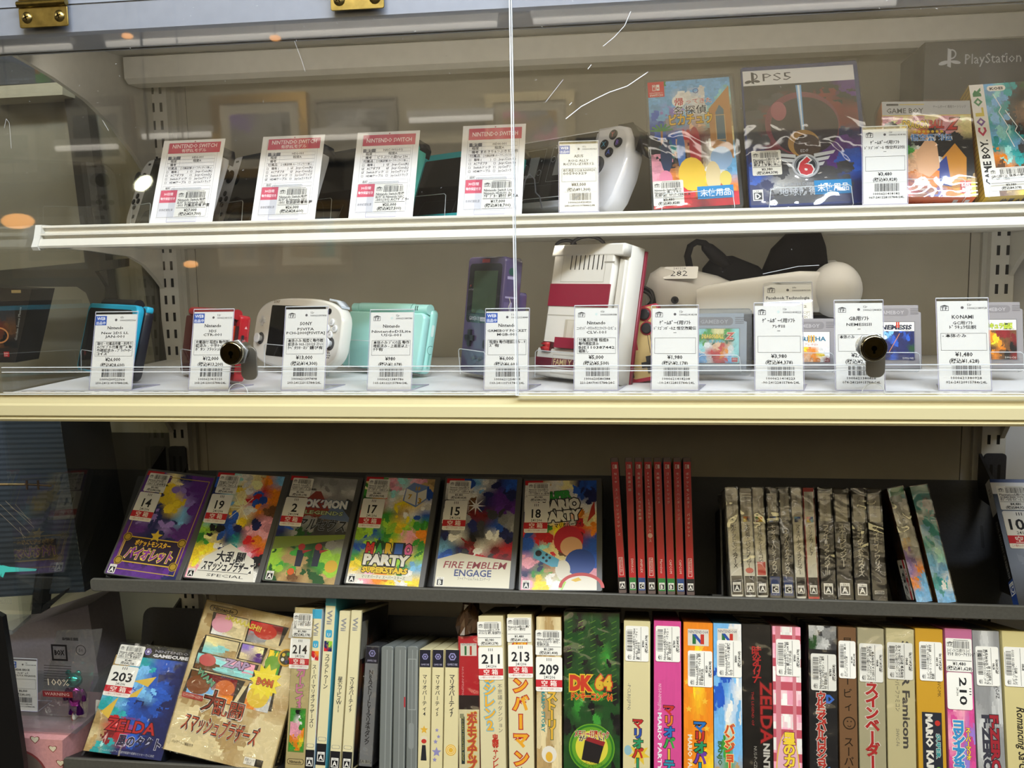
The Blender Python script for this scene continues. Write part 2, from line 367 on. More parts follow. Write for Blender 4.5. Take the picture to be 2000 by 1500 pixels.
for i, (a, b, l) in enumerate([(-2.80, -2.45, 'small'), (-2.28, -1.96, 'narrow'), (-1.92, -1.50, 'wide'), (-3.45, -2.95, 'square')]):
    picture(a, b, 1.42, 1.80, '9a7c44', 'd3cab2', [['DAe', 'AeD'], ['eAA', 'AeA'], ['bAe', 'Tee'], ['AAD', 'DAA']][i], l+' gold framed picture of the lower row across the aisle', 11+i)
def tube_lamp(name, x0, x1, y, z, label, cat='lamp', w=60):
    t = thing(name, label, cat, T((x0+x1)/2, y, z), 'strip lights of the aisle'); L = (x1-x0)*500
    m = M(); m.box(-L, -w/2, 8, L, w/2, 40, 'e8e6e0'); m.build('housing', 'painted_steel', t)
    m = M(); m.tube([(-L+10, 0, -6), (L-10, 0, -6)], 14, 'W', 10); m.build('tube', 'tube_glow', t)
for i, (a, b) in enumerate([(-2.72, -.66), (-.5, 1.2), (-4.6, -2.9)]):
    tube_lamp('strip_light', a, b, -4.12, 2.62, 'long fluorescent strip light under the ceiling, %s of the three' % ('middle', 'right', 'left')[i])
for i, (a, b, z) in enumerate([(-3.10, -2.73, 2.115), (-2.60, -2.20, 2.16), (-1.66, -1.35, 2.12), (-1.15, -.7, 2.19)]):  # added emitters that make the lamp glints of the picture glass
    tube_lamp('glint_bar', a, b, -4.2, z, 'added glowing bar for the glint at the %s framed picture' % ('first', 'second', 'third', 'fourth')[i], w=30)
for i, (px, py, Y, r_, lb) in enumerate([(34, 432, 2.2, 62, 'amber globe lamp hanging low at left of the aisle'), (248, 70, 2.9, 26, 'small amber lamp high above the gold framed picture'), (537, 74, 2.9, 26, 'small amber lamp high right of the gold framed picture'), (372, 516, 2.9, 34, 'small amber lamp low over the dark wainscot')]):
    q = at(px, py, Y); x, y, z = q.x, -.809-Y, q.z
    t = thing('amber_lamp', lb, 'lamp', T(x, y, z))
    m = M(); m.ball(0, 0, 0, r_, r_, r_*.5, 'O'); m.build('globe', 'amber_glow', t)
    m = M(); m.tube([(0, 0, r_*.5), (0, 0, (2.7-z)*1000)], 3, 'K', 6); m.build('cord', 'rubber', t)

# ================================================================ WHITE GONDOLA SHELVING
q = at(279, 358, 2.2); emit('glint_glow', (1, 1, .72), 34)  # added emitter for the bright oval glint on the first console's screen
t = thing('glint_lamp', 'oval lamp added in the aisle for the bright glint near the first console', 'lamp', pose(q.x, -.809-2.2, q.z, 180, 0, 0))
m = M(); m.prism([(41*math.cos(a)*math.cos(.55)+25*math.sin(a)*math.sin(.55), 25*math.sin(a)*math.cos(.55)-41*math.cos(a)*math.sin(.55)) for a in (2*math.pi*i/28 for i in range(28))], -2, 2, 'W'); m.build('lens', 'glint_glow', t)
m = M(); m.ball(0, 40, 0, 46, 40, 32, 'K'); m.tube([(0, 60, 20), (0, 60, (2.7-q.z)*1000)], 5, 'K', 6); m.build('housing', 'rubber', t)

def upright(xc, label):
    t = thing('shelf_upright', label, 'upright', T(xc, 0, .6))
    m = M(); m.box(-15, -24, 0, 15, 2, 1400, 'cfccc2')
    m.P = PF(-24)
    for k in range(54):
        for s in (-6, 6): m.lay = 0; m.rect(s-2, 12+k*25.4, 4.2, 13, '0d0c0b')
    m.build('post', 'painted_steel', t)
    m = M(); m.box(15, -10, 0, 21, 2, 1400, 'b9b6aa'); m.box(-21, -10, 0, -15, 2, 1400, 'b9b6aa'); m.build('flange', 'painted_steel', t)
upright(-.690, 'white slotted steel upright at the left end of the shelves')
upright(.481, 'white slotted steel upright at the right end of the shelves')

def prof(m, pts, x0, x1, c):
    """closed profile in (y, z) swept from x0 to x1"""
    m.loft([[(x0, y, z) for y, z in pts], [(x1, y, z) for y, z in pts]], c, True, False)
IV = 'e2dfd4'
def bracket(t, X, pts, x0=-3, x1=3):
    """curved steel plate in a plane of constant x; pts are world (Y, Z)"""
    o = t.matrix_world.translation; m = M()
    prof(m, [((y-o.y)*1000, (z-o.z)*1000) for y, z in pts], (X-o.x)*1000+x0, (X-o.x)*1000+x1, 'cbc8bd'); m.build('bracket', 'painted_steel', t)
# canopy over the top
t = thing('shelf_canopy', 'white steel canopy with a scuffed front rail across the top', 'shelf canopy', T(0, -.4, 1.69)); CAN = t
m = M(); prof(m, [(0, 3), (-3, 6), (-3, 120), (8, 124), (8, 36), (70, 36), (70, 3)], -720, 1000, '868b97'); m.build('front_rail', 'painted_steel', t)
m = M(); prof(m, [(60, 3), (62, 40), (398, 62), (398, 58), (66, 36), (66, 3)], -720, 1000, 'c4c1b8'); m.build('underside', 'painted_steel', t)
m = M(); prof(m, [(292, 48), (292, 20), (300, 14), (330, 14), (330, 60)], -690, 1000, 'cfccc3'); m.build('rear_beam', 'painted_steel', t)
for X in (-.700, .492):
    bracket(t, X, [(-.40, 1.698), (-.346, 1.698), (-.303, 1.692), (-.257, 1.684), (-.19, 1.668), (-.134, 1.645), (-.081, 1.611), (-.049, 1.585), (-.026, 1.55), (-.012, 1.50), (-.003, 1.46), (-.003, 1.76), (-.40, 1.73)])
# upper white shelf
t = thing('display_shelf', 'upper white steel shelf carrying the handheld consoles and boxed games', 'shelf', T(0, -.30, 1.503))
m = M(); m.box(-702, 10, -22, 486, 296, 0, 'd9d6cb'); m.build('deck', 'painted_steel', t)
RAIL = [(14, 0), (10, 2), (0, 2), (-1, 1), (-1, -.6), (4, -1.2), (4, -6.5), (-5, -7.6), (-5, -9.6), (1, -10.2), (1, -13), (-6, -14), (-8, -17), (-11, -22), (-9.5, -24.5), (-4, -24), (14, -18)]
m = M(); prof(m, RAIL, -698, 1000, IV); m.build('front_rail', 'shiny_plastic', t)
m = M(); prof(m, [(16, 3), (-1.5, 3), (-7, -13), (-13, -23), (-10, -27), (-4, -27), (16, -20)], -706, -698, 'dddbd3'); m.build('end_cap', 'plastic', t)
for X in (-.700, .492):
    bracket(t, X, [(-.29, 1.479), (-.21, 1.477), (-.113, 1.470), (-.075, 1.458), (-.048, 1.441), (-.02, 1.42), (-.003, 1.395), (-.003, 1.49), (-.29, 1.49)])
# lower white shelf
t = thing('display_shelf', 'lower white steel shelf, front rail coloured for warm light, a row of small holes', 'shelf', T(0, -.40, 1.316))
m = M(PT(0)); m.box(-702, 10, -22, 486, 396, 0, 'f0f0f0')
for k in range(66): m.lay = 0; m.disc(-690+k*17.8, 30, 3.6, '6c6a66', 1.6, 10)
m.build('deck', 'painted_steel', t)
m = M(); prof(m, [(14, 0), (10, 1.5), (0, 1.5), (-1.5, 0), (-2, -4), (-3, -8.5), (-7, -10.5), (-8, -21), (-5.5, -23), (-6.5, -25.5), (-5, -28), (8, -28), (14, -18)], -706, 1000, 'c6bc94'); m.build('front_rail', 'shiny_plastic', t)  # white rail, warm room light put into its colour
for X in (-.700, .492):
    bracket(t, X, [(-.38, 1.296), (-.30, 1.29), (-.12, 1.275), (-.05, 1.235), (-.02, 1.20), (-.003, 1.17), (-.003, 1.30), (-.38, 1.30)])

# ================================================================ DARK SLOPED SHELVES
def dark_shelf(label, xl, Y, Z, slope, back, plate_h, lip, xplate=None):
    t = thing('sloped_shelf', label, 'shelf', T(0, Y, Z)); S = Matrix.Rotation(-R(slope), 4, 'X'); c = '3b3b3c'
    m = M(); m.X = S; m.box(xl, 0, -3, 620, back, 0, '28282a'); m.build('deck', 'dark_steel', t)
    m = M(); m.X = S; x0 = xplate or xl
    o = rr(x0, 0, 620-x0, plate_h, 14, 5)
    m.prism(o, back, back+2.5, '2b2b2d')
    m.P = m.X @ PF(back); m.X = Matrix.Identity(4)
    for k in range(14): m.lay = 0; m.rrect(x0+60+k*84, plate_h*.45, 4, 30, 2, '050505')
    m.build('back_plate', 'dark_steel', t)
    m = M(); o = rr(xl, -lip+3, 620-xl, lip, 5, 4); m.prism(o, -6, -1, '55544f', 1.2); m.build('front_lip', 'dark_steel', t)
    for s in (xl+12, 478):
        m = M(); prof(m, [(back-10, 60), (-Y*1000-6, 110), (-Y*1000-6, -60), (60, -26), (4, -8)], s, s+3, '3a3a3c'); m.build('bracket', 'dark_steel', t)
    return t
YS3, ZS3, SL3 = -.265, 1.0575, 20
YS4, ZS4, SL4 = -.312, .838, 16
dark_shelf('middle dark grey sloped shelf holding six face-out game cases', xof(180, YS3, 1.06)*1000, YS3, ZS3, SL3, 190, 165, 17)
dark_shelf('lowest dark grey sloped shelf packed with boxed games', xof(128, YS4, .84)*1000, YS4, ZS4, SL4, 172, 172, 22, xof(250, -.15, .9)*1000)
def shelf_arm(px, py, Y, h, label):
    p = at(px, py, Y); t = thing('shelf_hook', label, 'shelf hook', T(p.x, p.y, p.z))
    m = M(); m.prism(rr(-14, -h, 28, h, 5), 0, 3, '34343a'); m.P = PF(0)
    for s in (-5, 5): m.rrect(s-2, -h*.75, 4, h*.5, 1.5, '0a0a0a')
    m.build('hook_plate', 'dark_steel', t)
    m = M(); prof(m, [(0, -h), (0, 0), (-45, -h*.4), (-80, -h)], -22, -18, '2c2c30'); m.build('arm', 'dark_steel', t)
shelf_arm(1945, 886, -.03, 60, 'dark steel shelf arm hooked into the right upright')
shelf_arm(345, 872, -.03, 60, 'dark steel shelf arm hooked into the left upright')

# ================================================================ ACRYLIC DOORS, GUARD, END GLASS
def door(x0, x1, y, label, hinges, lockx, scr=()):
    t = thing('acrylic_door', label, 'door', T(0, y, 1.3175)); H = 406
    m = M(); m.P = PF(0)
    m.raw([(x0, 0, 0), (x1, 0, 0), (x1, 0, H), (x0, 0, H), (x0, 3, 0), (x1, 3, 0), (x1, 3, H), (x0, 3, H)], [(0, 1, 2, 3), (5, 4, 7, 6)], 'W')
    m.slot = 1; m.raw([(x0, 0, 0), (x1, 0, 0), (x1, 0, H), (x0, 0, H), (x0, 3, 0), (x1, 3, 0), (x1, 3, H), (x0, 3, H)], [(0, 4, 5, 1), (1, 5, 6, 2), (2, 6, 7, 3), (3, 7, 4, 0)], 'c8d0da')
    for xe in (x0, x1-1.1): m.rect(xe, 0, 1.1, H, 'e2e8ee')
    m.rect(x0, 0, x1-x0, .9, 'e2e8ee'); m.lay = 0; rn = random.Random(int(x1))
    for k in range(70):
        a = rn.uniform(0, 3.14); l = rn.uniform(.3, 2.2); cx = rn.uniform(x0, x1); cz = H-abs(rn.gauss(0, 110)); m.lay = 0
        if 0 < cz < H-2: m.line(cx, cz, cx+l*math.cos(a), cz+l*math.sin(a), rn.uniform(.12, .3), 'c8ccd2')
    for pts, wd in scr:
        q = [at(px, py, y-.0002) for px, py in pts]
        for a, b in zip(q, q[1:]): m.lay = 0; m.line(a.x*1000, (a.z-1.3175)*1000, b.x*1000, (b.z-1.3175)*1000, wd, 'd8dce2')
    m.build('sheet', 'acrylic_sheet', t, None, None, ('acrylic_edge',))
    for px in hinges:
        hx = xof(px, y, 1.72)*1000
        m = M(); m.rbox(hx-27, -6, 383, hx+27, -4.2, 403, 2, 'a08c50', .4); m.tube([(hx-27, -6.5, 406), (hx+27, -6.5, 406)], 3.6, '8a7842', 10)
        m.rbox(hx-27, -5.5, 409, hx+27, -3.8, 428, 2, '6f5c30', .4); hg = m.build('hinge', 'brass', t)
        m = M()
        for s in (-18, 18):
            m.ball(hx+s, -6, 393, 6, 2.6, 6, '9c8c5c', 14, 6); m.P = PF(-8.6)
            for r_ in (0, 90): m.lay = r_; m.lay = 0; m.line(hx+s-3*math.cos(R(r_+20)), 393-3*math.sin(R(r_+20)), hx+s+3*math.cos(R(r_+20)), 393+3*math.sin(R(r_+20)), 1, '1a1408')
        m.build('screw', 'brass', hg)
    for px, py in lockx:
        q = at(px, py, y-.01); lx, lz = q.x*1000, (q.z-1.3175)*1000
        m = M(); m.cyl(lx, lz, 12.5, -13, -4, '8c8674', 28, 1.5); m.cyl(lx, lz, 10, 3, 20, 'b8b4a8', 20); lk = m.build('cam_lock', 'chrome', t)
        m = M(PF(-13.3)); m.prism([(lx+14.5*math.cos(R(60*i+10)), lz+14.5*math.sin(R(60*i+10))) for i in range(6)], -3.8, -.3, 'b8bcc0', .6); m.build('hex_nut', 'nickel', lk)
        m = M(PF(-13.1)); m.ring(lx, lz, 10.4, .9, '2a2620', 28); m.disc(lx, lz, 9.2, '3a3018', n=28); m.disc(lx, lz, 2.6, '080705'); m.rect(lx-1.1, lz-5, 2.2, 5, '080705'); m.build('key_face', 'brass', lk)
        m = M(); m.rbox(lx-1, 12, lz-31, lx+17, 14.5, lz+5, 7, '8f8c84', .5); m.build('cam_plate', 'nickel', lk)
xs = -.1185
door(-700, xs*1000+.5, -.4045, 'left clear acrylic door of the show case, hinged at the top', (90, 700), ((453, 690),),
     [([(8, 250), (12, 232), (18, 240), (22, 290)], .25), ([(200, 235), (212, 255)], .25), ([(575, 80), (590, 120), (596, 140)], .18)])
door(xs*1000-2, 700, -.4085, 'right clear acrylic door with a long scratch, overlapping the left door', (), ((1706, 680),),
     [([(1105, 232), (1135, 208), (1165, 192), (1190, 180), (1225, 168), (1262, 143)], .7), ([(1262, 143), (1266, 140)], .4), ([(1178, 90), (1200, 72), (1220, 50), (1232, 22)], .45), ([(1065, 200), (1100, 155)], .25), ([(1112, 205), (1117, 200)], .5), ([(1148, 135), (1155, 126)], .5), ([(1490, 535), (1560, 520), (1600, 518)], .4)])
def guard():
    t = thing('acrylic_guard', 'low clear acrylic strip standing along the front of the lower white shelf', 'guard strip', T(0, -.388, 1.316))
    m = M(); x0, x1, H = -702, 640, 29.5
    m.raw([(x0, 0, 0), (x1, 0, 0), (x1, 0, H), (x0, 0, H), (x0, 3, 0), (x1, 3, 0), (x1, 3, H), (x0, 3, H)], [(0, 1, 2, 3), (5, 4, 7, 6)], 'W')
    m.slot = 1; m.raw([(x0, 0, H), (x1, 0, H), (x1, 3, H), (x0, 3, H)], [(0, 1, 2, 3)], 'd4dae2'); m.box(x0, -.2, H-.4, x1, 3.2, H+.5, 'e2e8ee'); m.box(x0, -.3, H-5.6, x1, .2, H-4.6, 'e8ecf2'); m.box(x0, -.3, H-3.0, x1, .1, H-2.7, '9a9ea4'); m.box(x0, -.3, 1.2, x1, .2, 2.0, 'e2e6ec')
    m.build('strip', 'acrylic_sheet', t, None, None, ('acrylic_edge',))
    m = M()
    for px in (466, 1705):
        q = at(px, 768, -.388); m.tube([(q.x*1000+11*math.cos(R(a)), -1, .5+11*math.sin(R(a))) for a in range(0, 181, 15)], .5, 'd8dee6', 6)
    m.build('finger_notch', 'acrylic_edge', t)
guard()
m = M(); x = -706
m.raw([(x, -384, 1045), (x, -8, 1045), (x, -8, 1690), (x, -384, 1690), (x-4, -384, 1045), (x-4, -8, 1045), (x-4, -8, 1690), (x-4, -384, 1690)], [(0, 1, 2, 3), (5, 4, 7, 6)], 'W')
o = m.build('glass_partition', 'glass_pane', None); tag(o, 'clear end panel between this bay and the one at left', 'glass panel')

# ================================================================ THE BAY BEYOND THE END PANEL
def flat_px(m, pts, Y, c, d=.012):
    """solid slab whose front outline falls on the given pixels at depth Y"""
    q = [at(px, py, Y) for px, py in pts]; m.loft([[(p.x*1000, p.y*1000, p.z*1000) for p in q], [(p.x*1000, (p.y+d)*1000, p.z*1000) for p in q]], c, True, False); return m
m = M(); flat_px(m, [(195, 745), (235, 745), (160, 130), (118, 130)], -.03, '3c3833', .02)
o = m.build('slanted_strip', 'dark_steel'); tag(o, 'dark slanted post behind the end panel, beside the first console', 'post')
m = M(); flat_px(m, [(308, 745), (328, 745), (296, 490), (272, 490)], -.028, '45423a', .012)  # solid strip paints the shade of the gap beside the upright
o = m.build('slanted_strip', 'dark_steel'); tag(o, 'narrow strip standing in for the dark gap beside the left upright, above the turquoise edged handheld', 'post')
m = M(); flat_px(m, [(-60, 560), (-60, 552), (-60, 535), (0, 528), (245, 505), (245, 520), (185, 530), (205, 560), (205, 600), (178, 598), (168, 572), (150, 560)], -.12, '3a372f', .01)
o = m.build('curved_rail', 'dark_steel'); tag(o, 'dark curved rail in the bay at left, above the black toy box', 'rail')
m = M(); flat_px(m, [(-60, 195), (-60, 172), (122, 160), (122, 185)], -.06, 'b8b19a', .05)
o = m.build('wall_ledge', 'painted_steel'); tag(o, 'pale ledge under the dark poster at upper left', 'ledge')
m = M(); flat_px(m, [(-40, 168), (-40, 60), (125, 60), (125, 160)], -.03, '2c3440', .003); q0, q1 = at(70, 162, -.0303), at(122, 90, -.0303)
m.P = PF(-30.3); m.art(q0.x*1000, q0.z*1000, (q1.x-q0.x)*1000, (q1.z-q0.z)*1000, ['gg', 'rg', 'gD'], 3, seed=3)
for k, s in enumerate(('ILLUSTRATIONS NEW OF', 'BOOK FIRST')): q = at(10, 158+k*6, -.031); m.text(s, q.x*1000, q.z*1000, 4, '6c7280')
o = m.build('poster', 'card_print'); tag(o, 'dark blue and green poster at upper left under the curved bracket', 'poster')
m = M(); flat_px(m, [(-50, 560), (62, 565), (30, 708), (-50, 708)], -.18, '2e2723', .05)
q0, q1 = at(-48, 680, -.1805), at(28, 600, -.1805); m.P = PF(-180.4)
m.art(q0.x*1000, q0.z*1000, (q1.x-q0.x)*1000, (q1.z-q0.z)*1000, ['TDD', 'HrH', 'KHK'], 3, seed=9)
q = at(-2, 655, -.181); m.ring(q.x*1000, q.z*1000, 14, 2, 'e0955a', 24, 11); q = at(8, 697, -.181); m.lay = 40; m.rect(q.x*1000, q.z*1000, 8, 7, 'R'); m.text('BAN', q.x*1000+.8, q.z*1000+3.8, 3, 'W'); m.text('DAI', q.x*1000+.8, q.z*1000+.9, 3, 'W')
q = at(22, 568, -.181); m.rect(q.x*1000, q.z*1000-3, 14, 4, 'e'); m.text('Gundam Sensei Musou', at(33, 665, -.181).x*1000, at(33, 665, -.181).z*1000, 5, 'a', rot=76)
o = m.build('toy_box', 'gloss_print'); tag(o, 'black toy box with a red maker label at the left edge', 'box')

# lower left: the neighbouring show case
t = thing('corrugated_box', 'tall dark blue corrugated box standing at left below the warm-tinted rail', 'box', T(*at(60, 1160, -.22)))
o_ = t.matrix_world.translation; m = M()
P0 = [at(-60, 1170, -.22), at(166, 1156, -.22), at(112, 780, -.16), at(-60, 780, -.16)]
n = 76
rows = []
for i in range(n+1):
    f = i/n; a = P0[0].lerp(P0[3], f); b = P0[1].lerp(P0[2], f); dy = -1.1*(i % 2)
    rows.append([((a.x-o_.x)*1000, (a.y-o_.y)*1000+dy, (a.z-o_.z)*1000), ((b.x-o_.x)*1000, (b.y-o_.y)*1000+dy, (b.z-o_.z)*1000)])
m.raw([p for r_ in rows for p in r_], [(2*i, 2*i+1, 2*i+3, 2*i+2) for i in range(n)], '2b3644')
m.build('corrugated_face', 'cardboard', t)
m = M(); b0, b1 = rows[0][1], rows[-1][1]; a0, a1 = rows[0][0], rows[-1][0]
m.raw([b0, b1, (b1[0]+4, b1[1]+110, b1[2]), (b0[0]+4, b0[1]+110, b0[2])], [(0, 3, 2, 1)], '1a1c22'); m.raw([a0, b0, (b0[0]+4, b0[1]+110, b0[2]), (a0[0], a0[1]+110, a0[2])], [(0, 3, 2, 1)], '23262c'); m.build('carton', 'cardboard', t)
t = thing('clear_sleeve', 'scratched clear sleeve with a cyan emblem in front of the corrugated box', 'sleeve', T(*at(30, 1190, -.30))); o_ = t.matrix_world.translation
def loc(px, py, Y): q = at(px, py, Y)-o_; return (q.x*1000, q.y*1000, q.z*1000)
m = M(); a, b = loc(-60, 1188, -.30), loc(92, 958, -.30); m.raw([loc(-60, 1188, -.30), loc(58, 1194, -.30), loc(93, 958, -.30), loc(-60, 955, -.30)], [(0, 1, 2, 3)], 'W')
m.raw([loc(58, 1194, -.30), loc(86, 1180, -.22), loc(112, 958, -.22), loc(93, 958, -.30)], [(0, 1, 2, 3)], 'W'); m.build('sheet', 'glass_pane', t)
m = M(); m.tube([loc(-60, 946, -.302), loc(50, 946, -.302)], 1.6, 'c9b58a', 8); m.tube([loc(50, 946, -.302), loc(100, 949, -.302)], 1.2, '7d6c4a', 8)
for px in (52, 74): m.tube([loc(px, 938, -.303), loc(px+1, 956, -.303)], 1.3, 'a08a60', 6)
m.build('wire_rod', 'brass', t)
m = M(); m.P = PF(loc(0, 1110, -.3012)[1]); m.lay = 2
u = lambda px, py: (loc(px, py, -.3012)[0], loc(px, py, -.3012)[2])
m.poly([u(-40, 1114), u(0, 1118), u(70, 1115), u(72, 1111), u(18, 1107), u(6, 1104), u(-40, 1108)], '4fd0cc'); c_ = u(-18, 1112); m.ring(c_[0], c_[1], 15, 2.4, '4fd0cc', 20, 15); m.poly([u(4, 1112), u(12, 1112), u(6, 1128), u(2, 1126)], '4fd0cc')
m.build('cyan_emblem', 'gloss_print', t, None, 'cyan arrow emblem')
m = M(); m.P = PF(loc(0, 1190, -.3012)[1]); a = u(-20, 1178); m.frame(a[0], a[1], 30, 8, .5, '8a8a80'); m.text('Nintendo', a[0]+3, a[1]+2.2, 6, '8a8a80'); m.build('maker_mark', 'gloss_print', t)
m = M()
for k, (p, q) in enumerate([((0, 985), (58, 1040)), ((10, 978), (66, 1030)), ((0, 1003), (50, 1050)), ((38, 1030), (46, 1052)), ((20, 990), (60, 1015)), ((30, 985), (62, 1022))]):
    m.P = PF(loc(0, 1000, -.3011)[1]); m.lay = 0; a, b = u(*p), u(*q); m.line(a[0], a[1], b[0], b[1], .3, 'c9b9a0')
m.build('scratch', 'gloss_print', t)
m = M(); flat_px(m, [(61, 1200), (80, 1198), (92, 1060), (74, 1062)], -.235, '19191b', .02); flat_px(m, [(80, 1198), (126, 1158), (128, 1152), (84, 1182)], -.235, '19191b', .01)
o = m.build('easel', 'dark_steel'); tag(o, 'black easel leg standing behind the clear sleeve', 'easel')
m = M(); q = [at(-60, 1236, -.30), at(24, 1232, -.30), at(60, 1200, -.20), at(-60, 1200, -.20)]
m.loft([[(p.x*1000, p.y*1000, p.z*1000) for p in q], [(p.x*1000, p.y*1000, p.z*1000-5) for p in q]], '8d9078', True, False)
o = m.build('glass_shelf', 'clear_case'); tag(o, 'short glass shelf edge below the clear sleeve at the left edge', 'glass shelf')
m = M(); flat_px(m, [(150, 1420), (193, 1325), (172, 1182), (-60, 1256), (-60, 1430)], -.14, '8c8794', .08)
o = m.build('carton', 'cardboard'); tag(o, 'pale lilac carton behind the crinkled bag at lower left', 'carton')
m = M(); a, b = at(20, 1426, -.30), at(185, 1426, -.30)
m.loft([[(-900, -300, a.z*1000), (-709, -300, a.z*1000), (-709, -20, a.z*1000), (-900, -20, a.z*1000)], [(-900, -300, a.z*1000+5), (-709, -300, a.z*1000+5), (-709, -20, a.z*1000+5), (-900, -20, a.z*1000+5)]], '5f7a66', True, False)
o = m.build('glass_shelf', 'clear_case'); tag(o, 'green edged glass shelf above the pink carton', 'glass shelf'); GZ = a.z+.005
t = thing('pink_carton', 'pink carton printed with cream hearts under the glass shelf at lower left', 'carton', T(*at(80, 1560, -.31))); o_ = t.matrix_world.translation
m = M(); q = [loc(-40, 1560, -.31), loc(122, 1560, -.31), loc(122, 1446, -.31), loc(-40, 1436, -.31)]; bk = [(p[0], p[1]+130, p[2]) for p in q]; m.loft([q, bk], 'd79a9a', True, False)
m.P = PF(q[0][1])
for px, py, s in [(68, 1444, 10), (103, 1462, 9), (118, 1490, 9), (60, 1478, 8)]:
    c = u3 = loc(px, py, -.31); h = [(c[0]+s*.55*1.0*math.sin(k*.35)**3, c[2]+s*.5*(.8*math.cos(k*.35)-.32*math.cos(k*.7)-.12*math.cos(k*1.05))) for k in range(18)]
    m.lay = 0; m.poly([(c[0]+(x-c[0])*1.25, c[2]+(z-c[2])*1.25) for x, z in h], '8a4438'); m.poly(h, 'e6dcc0')
c = loc(40, 1520, -.31); m.lay = 4; m.ring(c[0], c[2], 40, 3, '8a3a3a', 30); m.disc(c[0], c[2], 37, '6b5a50', n=30)
m.P = PR(q[1][0]); m.lay = 0
for y, z, s in [(40, 95, 9), (85, 60, 10), (30, 40, 8)]: m.disc(y+q[0][1], z, s, '8a4438', s*.8); m.disc(y+q[0][1], z, s*.8, 'd9d6c4', s*.62)
m.build('box', 'cardboard', t)
m = M(); flat_px(m, [(-60, 1560), (50, 1560), (46, 1490), (36, 1420), (26, 1350), (16, 1280), (4, 1205), (-60, 1170)], -.345, '121214', .008)
o = m.build('bent_panel', 'plastic'); tag(o, 'black curved panel edge in the lower left corner', 'panel')

# ================================================================ STICKERS, TAGS AND HOLDERS
def tf_icon(m, u, v, s, c='26262a'):
    m.frame(u, v, s*1.25, s*.78, s*.07, c); m.poly([(u, v+s*.78), (u+s*.62, v+s*.98), (u+s*1.25, v+s*.78), (u+s*1.25, v+s*.71), (u, v+s*.71)], c)
    m.text('T', u+s*.12, v+s*.12, s*.72, c, b=.03); m.text('F', u+s*.7, v+s*.12, s*.72, c, b=.03)
def price_sticker(parent, P, u, v, w, h, lines, price, tax, seed, rot=0, label=None):
    m = M(P @ Matrix.Translation((u, v, .3)) @ Matrix.Rotation(R(rot), 4, 'Z')); m.slab(0, 0, w, h, w*.05, 0, .2, 'e9e7df'); m.P = m.P @ Matrix.Translation((0, 0, .2)); k = '1b1b1f'
    tf_icon(m, w*.05, h*.75, h*.15); m.barcode(w*.28, h*.70, w*.62, h*.22, seed); m.rect(w*.3, h*.945, w*.56, h*.012, k)
    n = len(lines)
    for i, s in enumerate(lines): m.text(s, w*.05, h*(.585-.105*i), h*.125, k, w=w*.88 if i < n-1 else None, b=.016)
    m.rect(w*.03, h*.325, w*.94, h*.014, k); m.text(price, w*.5, h*.19, h*.14, k, a='c', b=.02); m.text(tax, w*.5, h*.05, h*.14, k, a='c', b=.02)
    return m.build('price_sticker', 'paper', parent, None, label)
def number_sticker(parent, P, u, v, w, h, num, date='241206', band=True, rot=0):
    m = M(P @ Matrix.Translation((u, v, .3)) @ Matrix.Rotation(R(rot), 4, 'Z')); m.slab(0, 0, w, h, w*.06, 0, .22, 'ebe9e1'); m.P = m.P @ Matrix.Translation((0, 0, .22)); k = '17171b'
    for i in (-1, 0, 1): m.rect(w*.5+i*w*.075-w*.012, h*.88, w*.024, h*.085, k)
    m.text(num, w*.5, h*.50, h*.40, k, a='c', res=2, b=.022, w=w*(.40 if len(num) < 3 else .74) if len(num) > 1 else None); m.text(date, w*.52, h*.375, h*.115, k, a='c', b=.01)
    if band:
        m.rect(0, h*.13, w, h*.21, 'bf1e28'); m.text('空 箱', w*.5, h*.165, h*.185, 'f4efe6', a='c', b=.008, w=w*.58); m.text('この箱をレジまでお持ちください', w*.5, h*.045, h*.075, 'b03030', a='c', w=w*.86)
    return m.build('number_sticker', 'paper', parent)
def holder(t, W, H, lean, foot=46, clr=1.2, side=9):
    """clear L-shaped tag holder: leaning front and back sheets and a foot that runs back along the shelf"""
    s, c = math.sin(R(lean)), math.cos(R(lean)); a = W/2+.8
    f = lambda x, y, z: (x, y*c+z*s, -y*s+z*c)
    m = M(); up = H+3
    for y in (-clr, 1.0):
        m.raw([f(-a, y, .4), f(a, y, .4), f(a, y, up), f(-a, y, up)], [(0, 1, 2, 3)], 'W')
    m.raw([(-a, 1.5, .4), (a, 1.5, .4), (a+side, foot, .4), (-a+side, foot, .4)], [(0, 1, 2, 3)], 'W')
    m.slot = 1; e = 'c9c6dc'
    for x in (-a, a): m.tube([f(x, 0, .6), f(x, 0, up)], .35, e, 5)
    m.tube([f(-a, 0, up), f(a, 0, up)], .6, 'd5d9de', 5); m.tube([f(-a, 0, .6), f(a, 0, .6)], .6, e, 5); m.tube([(a, 1.5, .6), (a+side, foot, .6), (-a+side, foot, .6)], .5, e, 5)
    return m.build('holder', 'stand_acrylic', t, None, 'clear acrylic holder', ('acrylic_edge',))
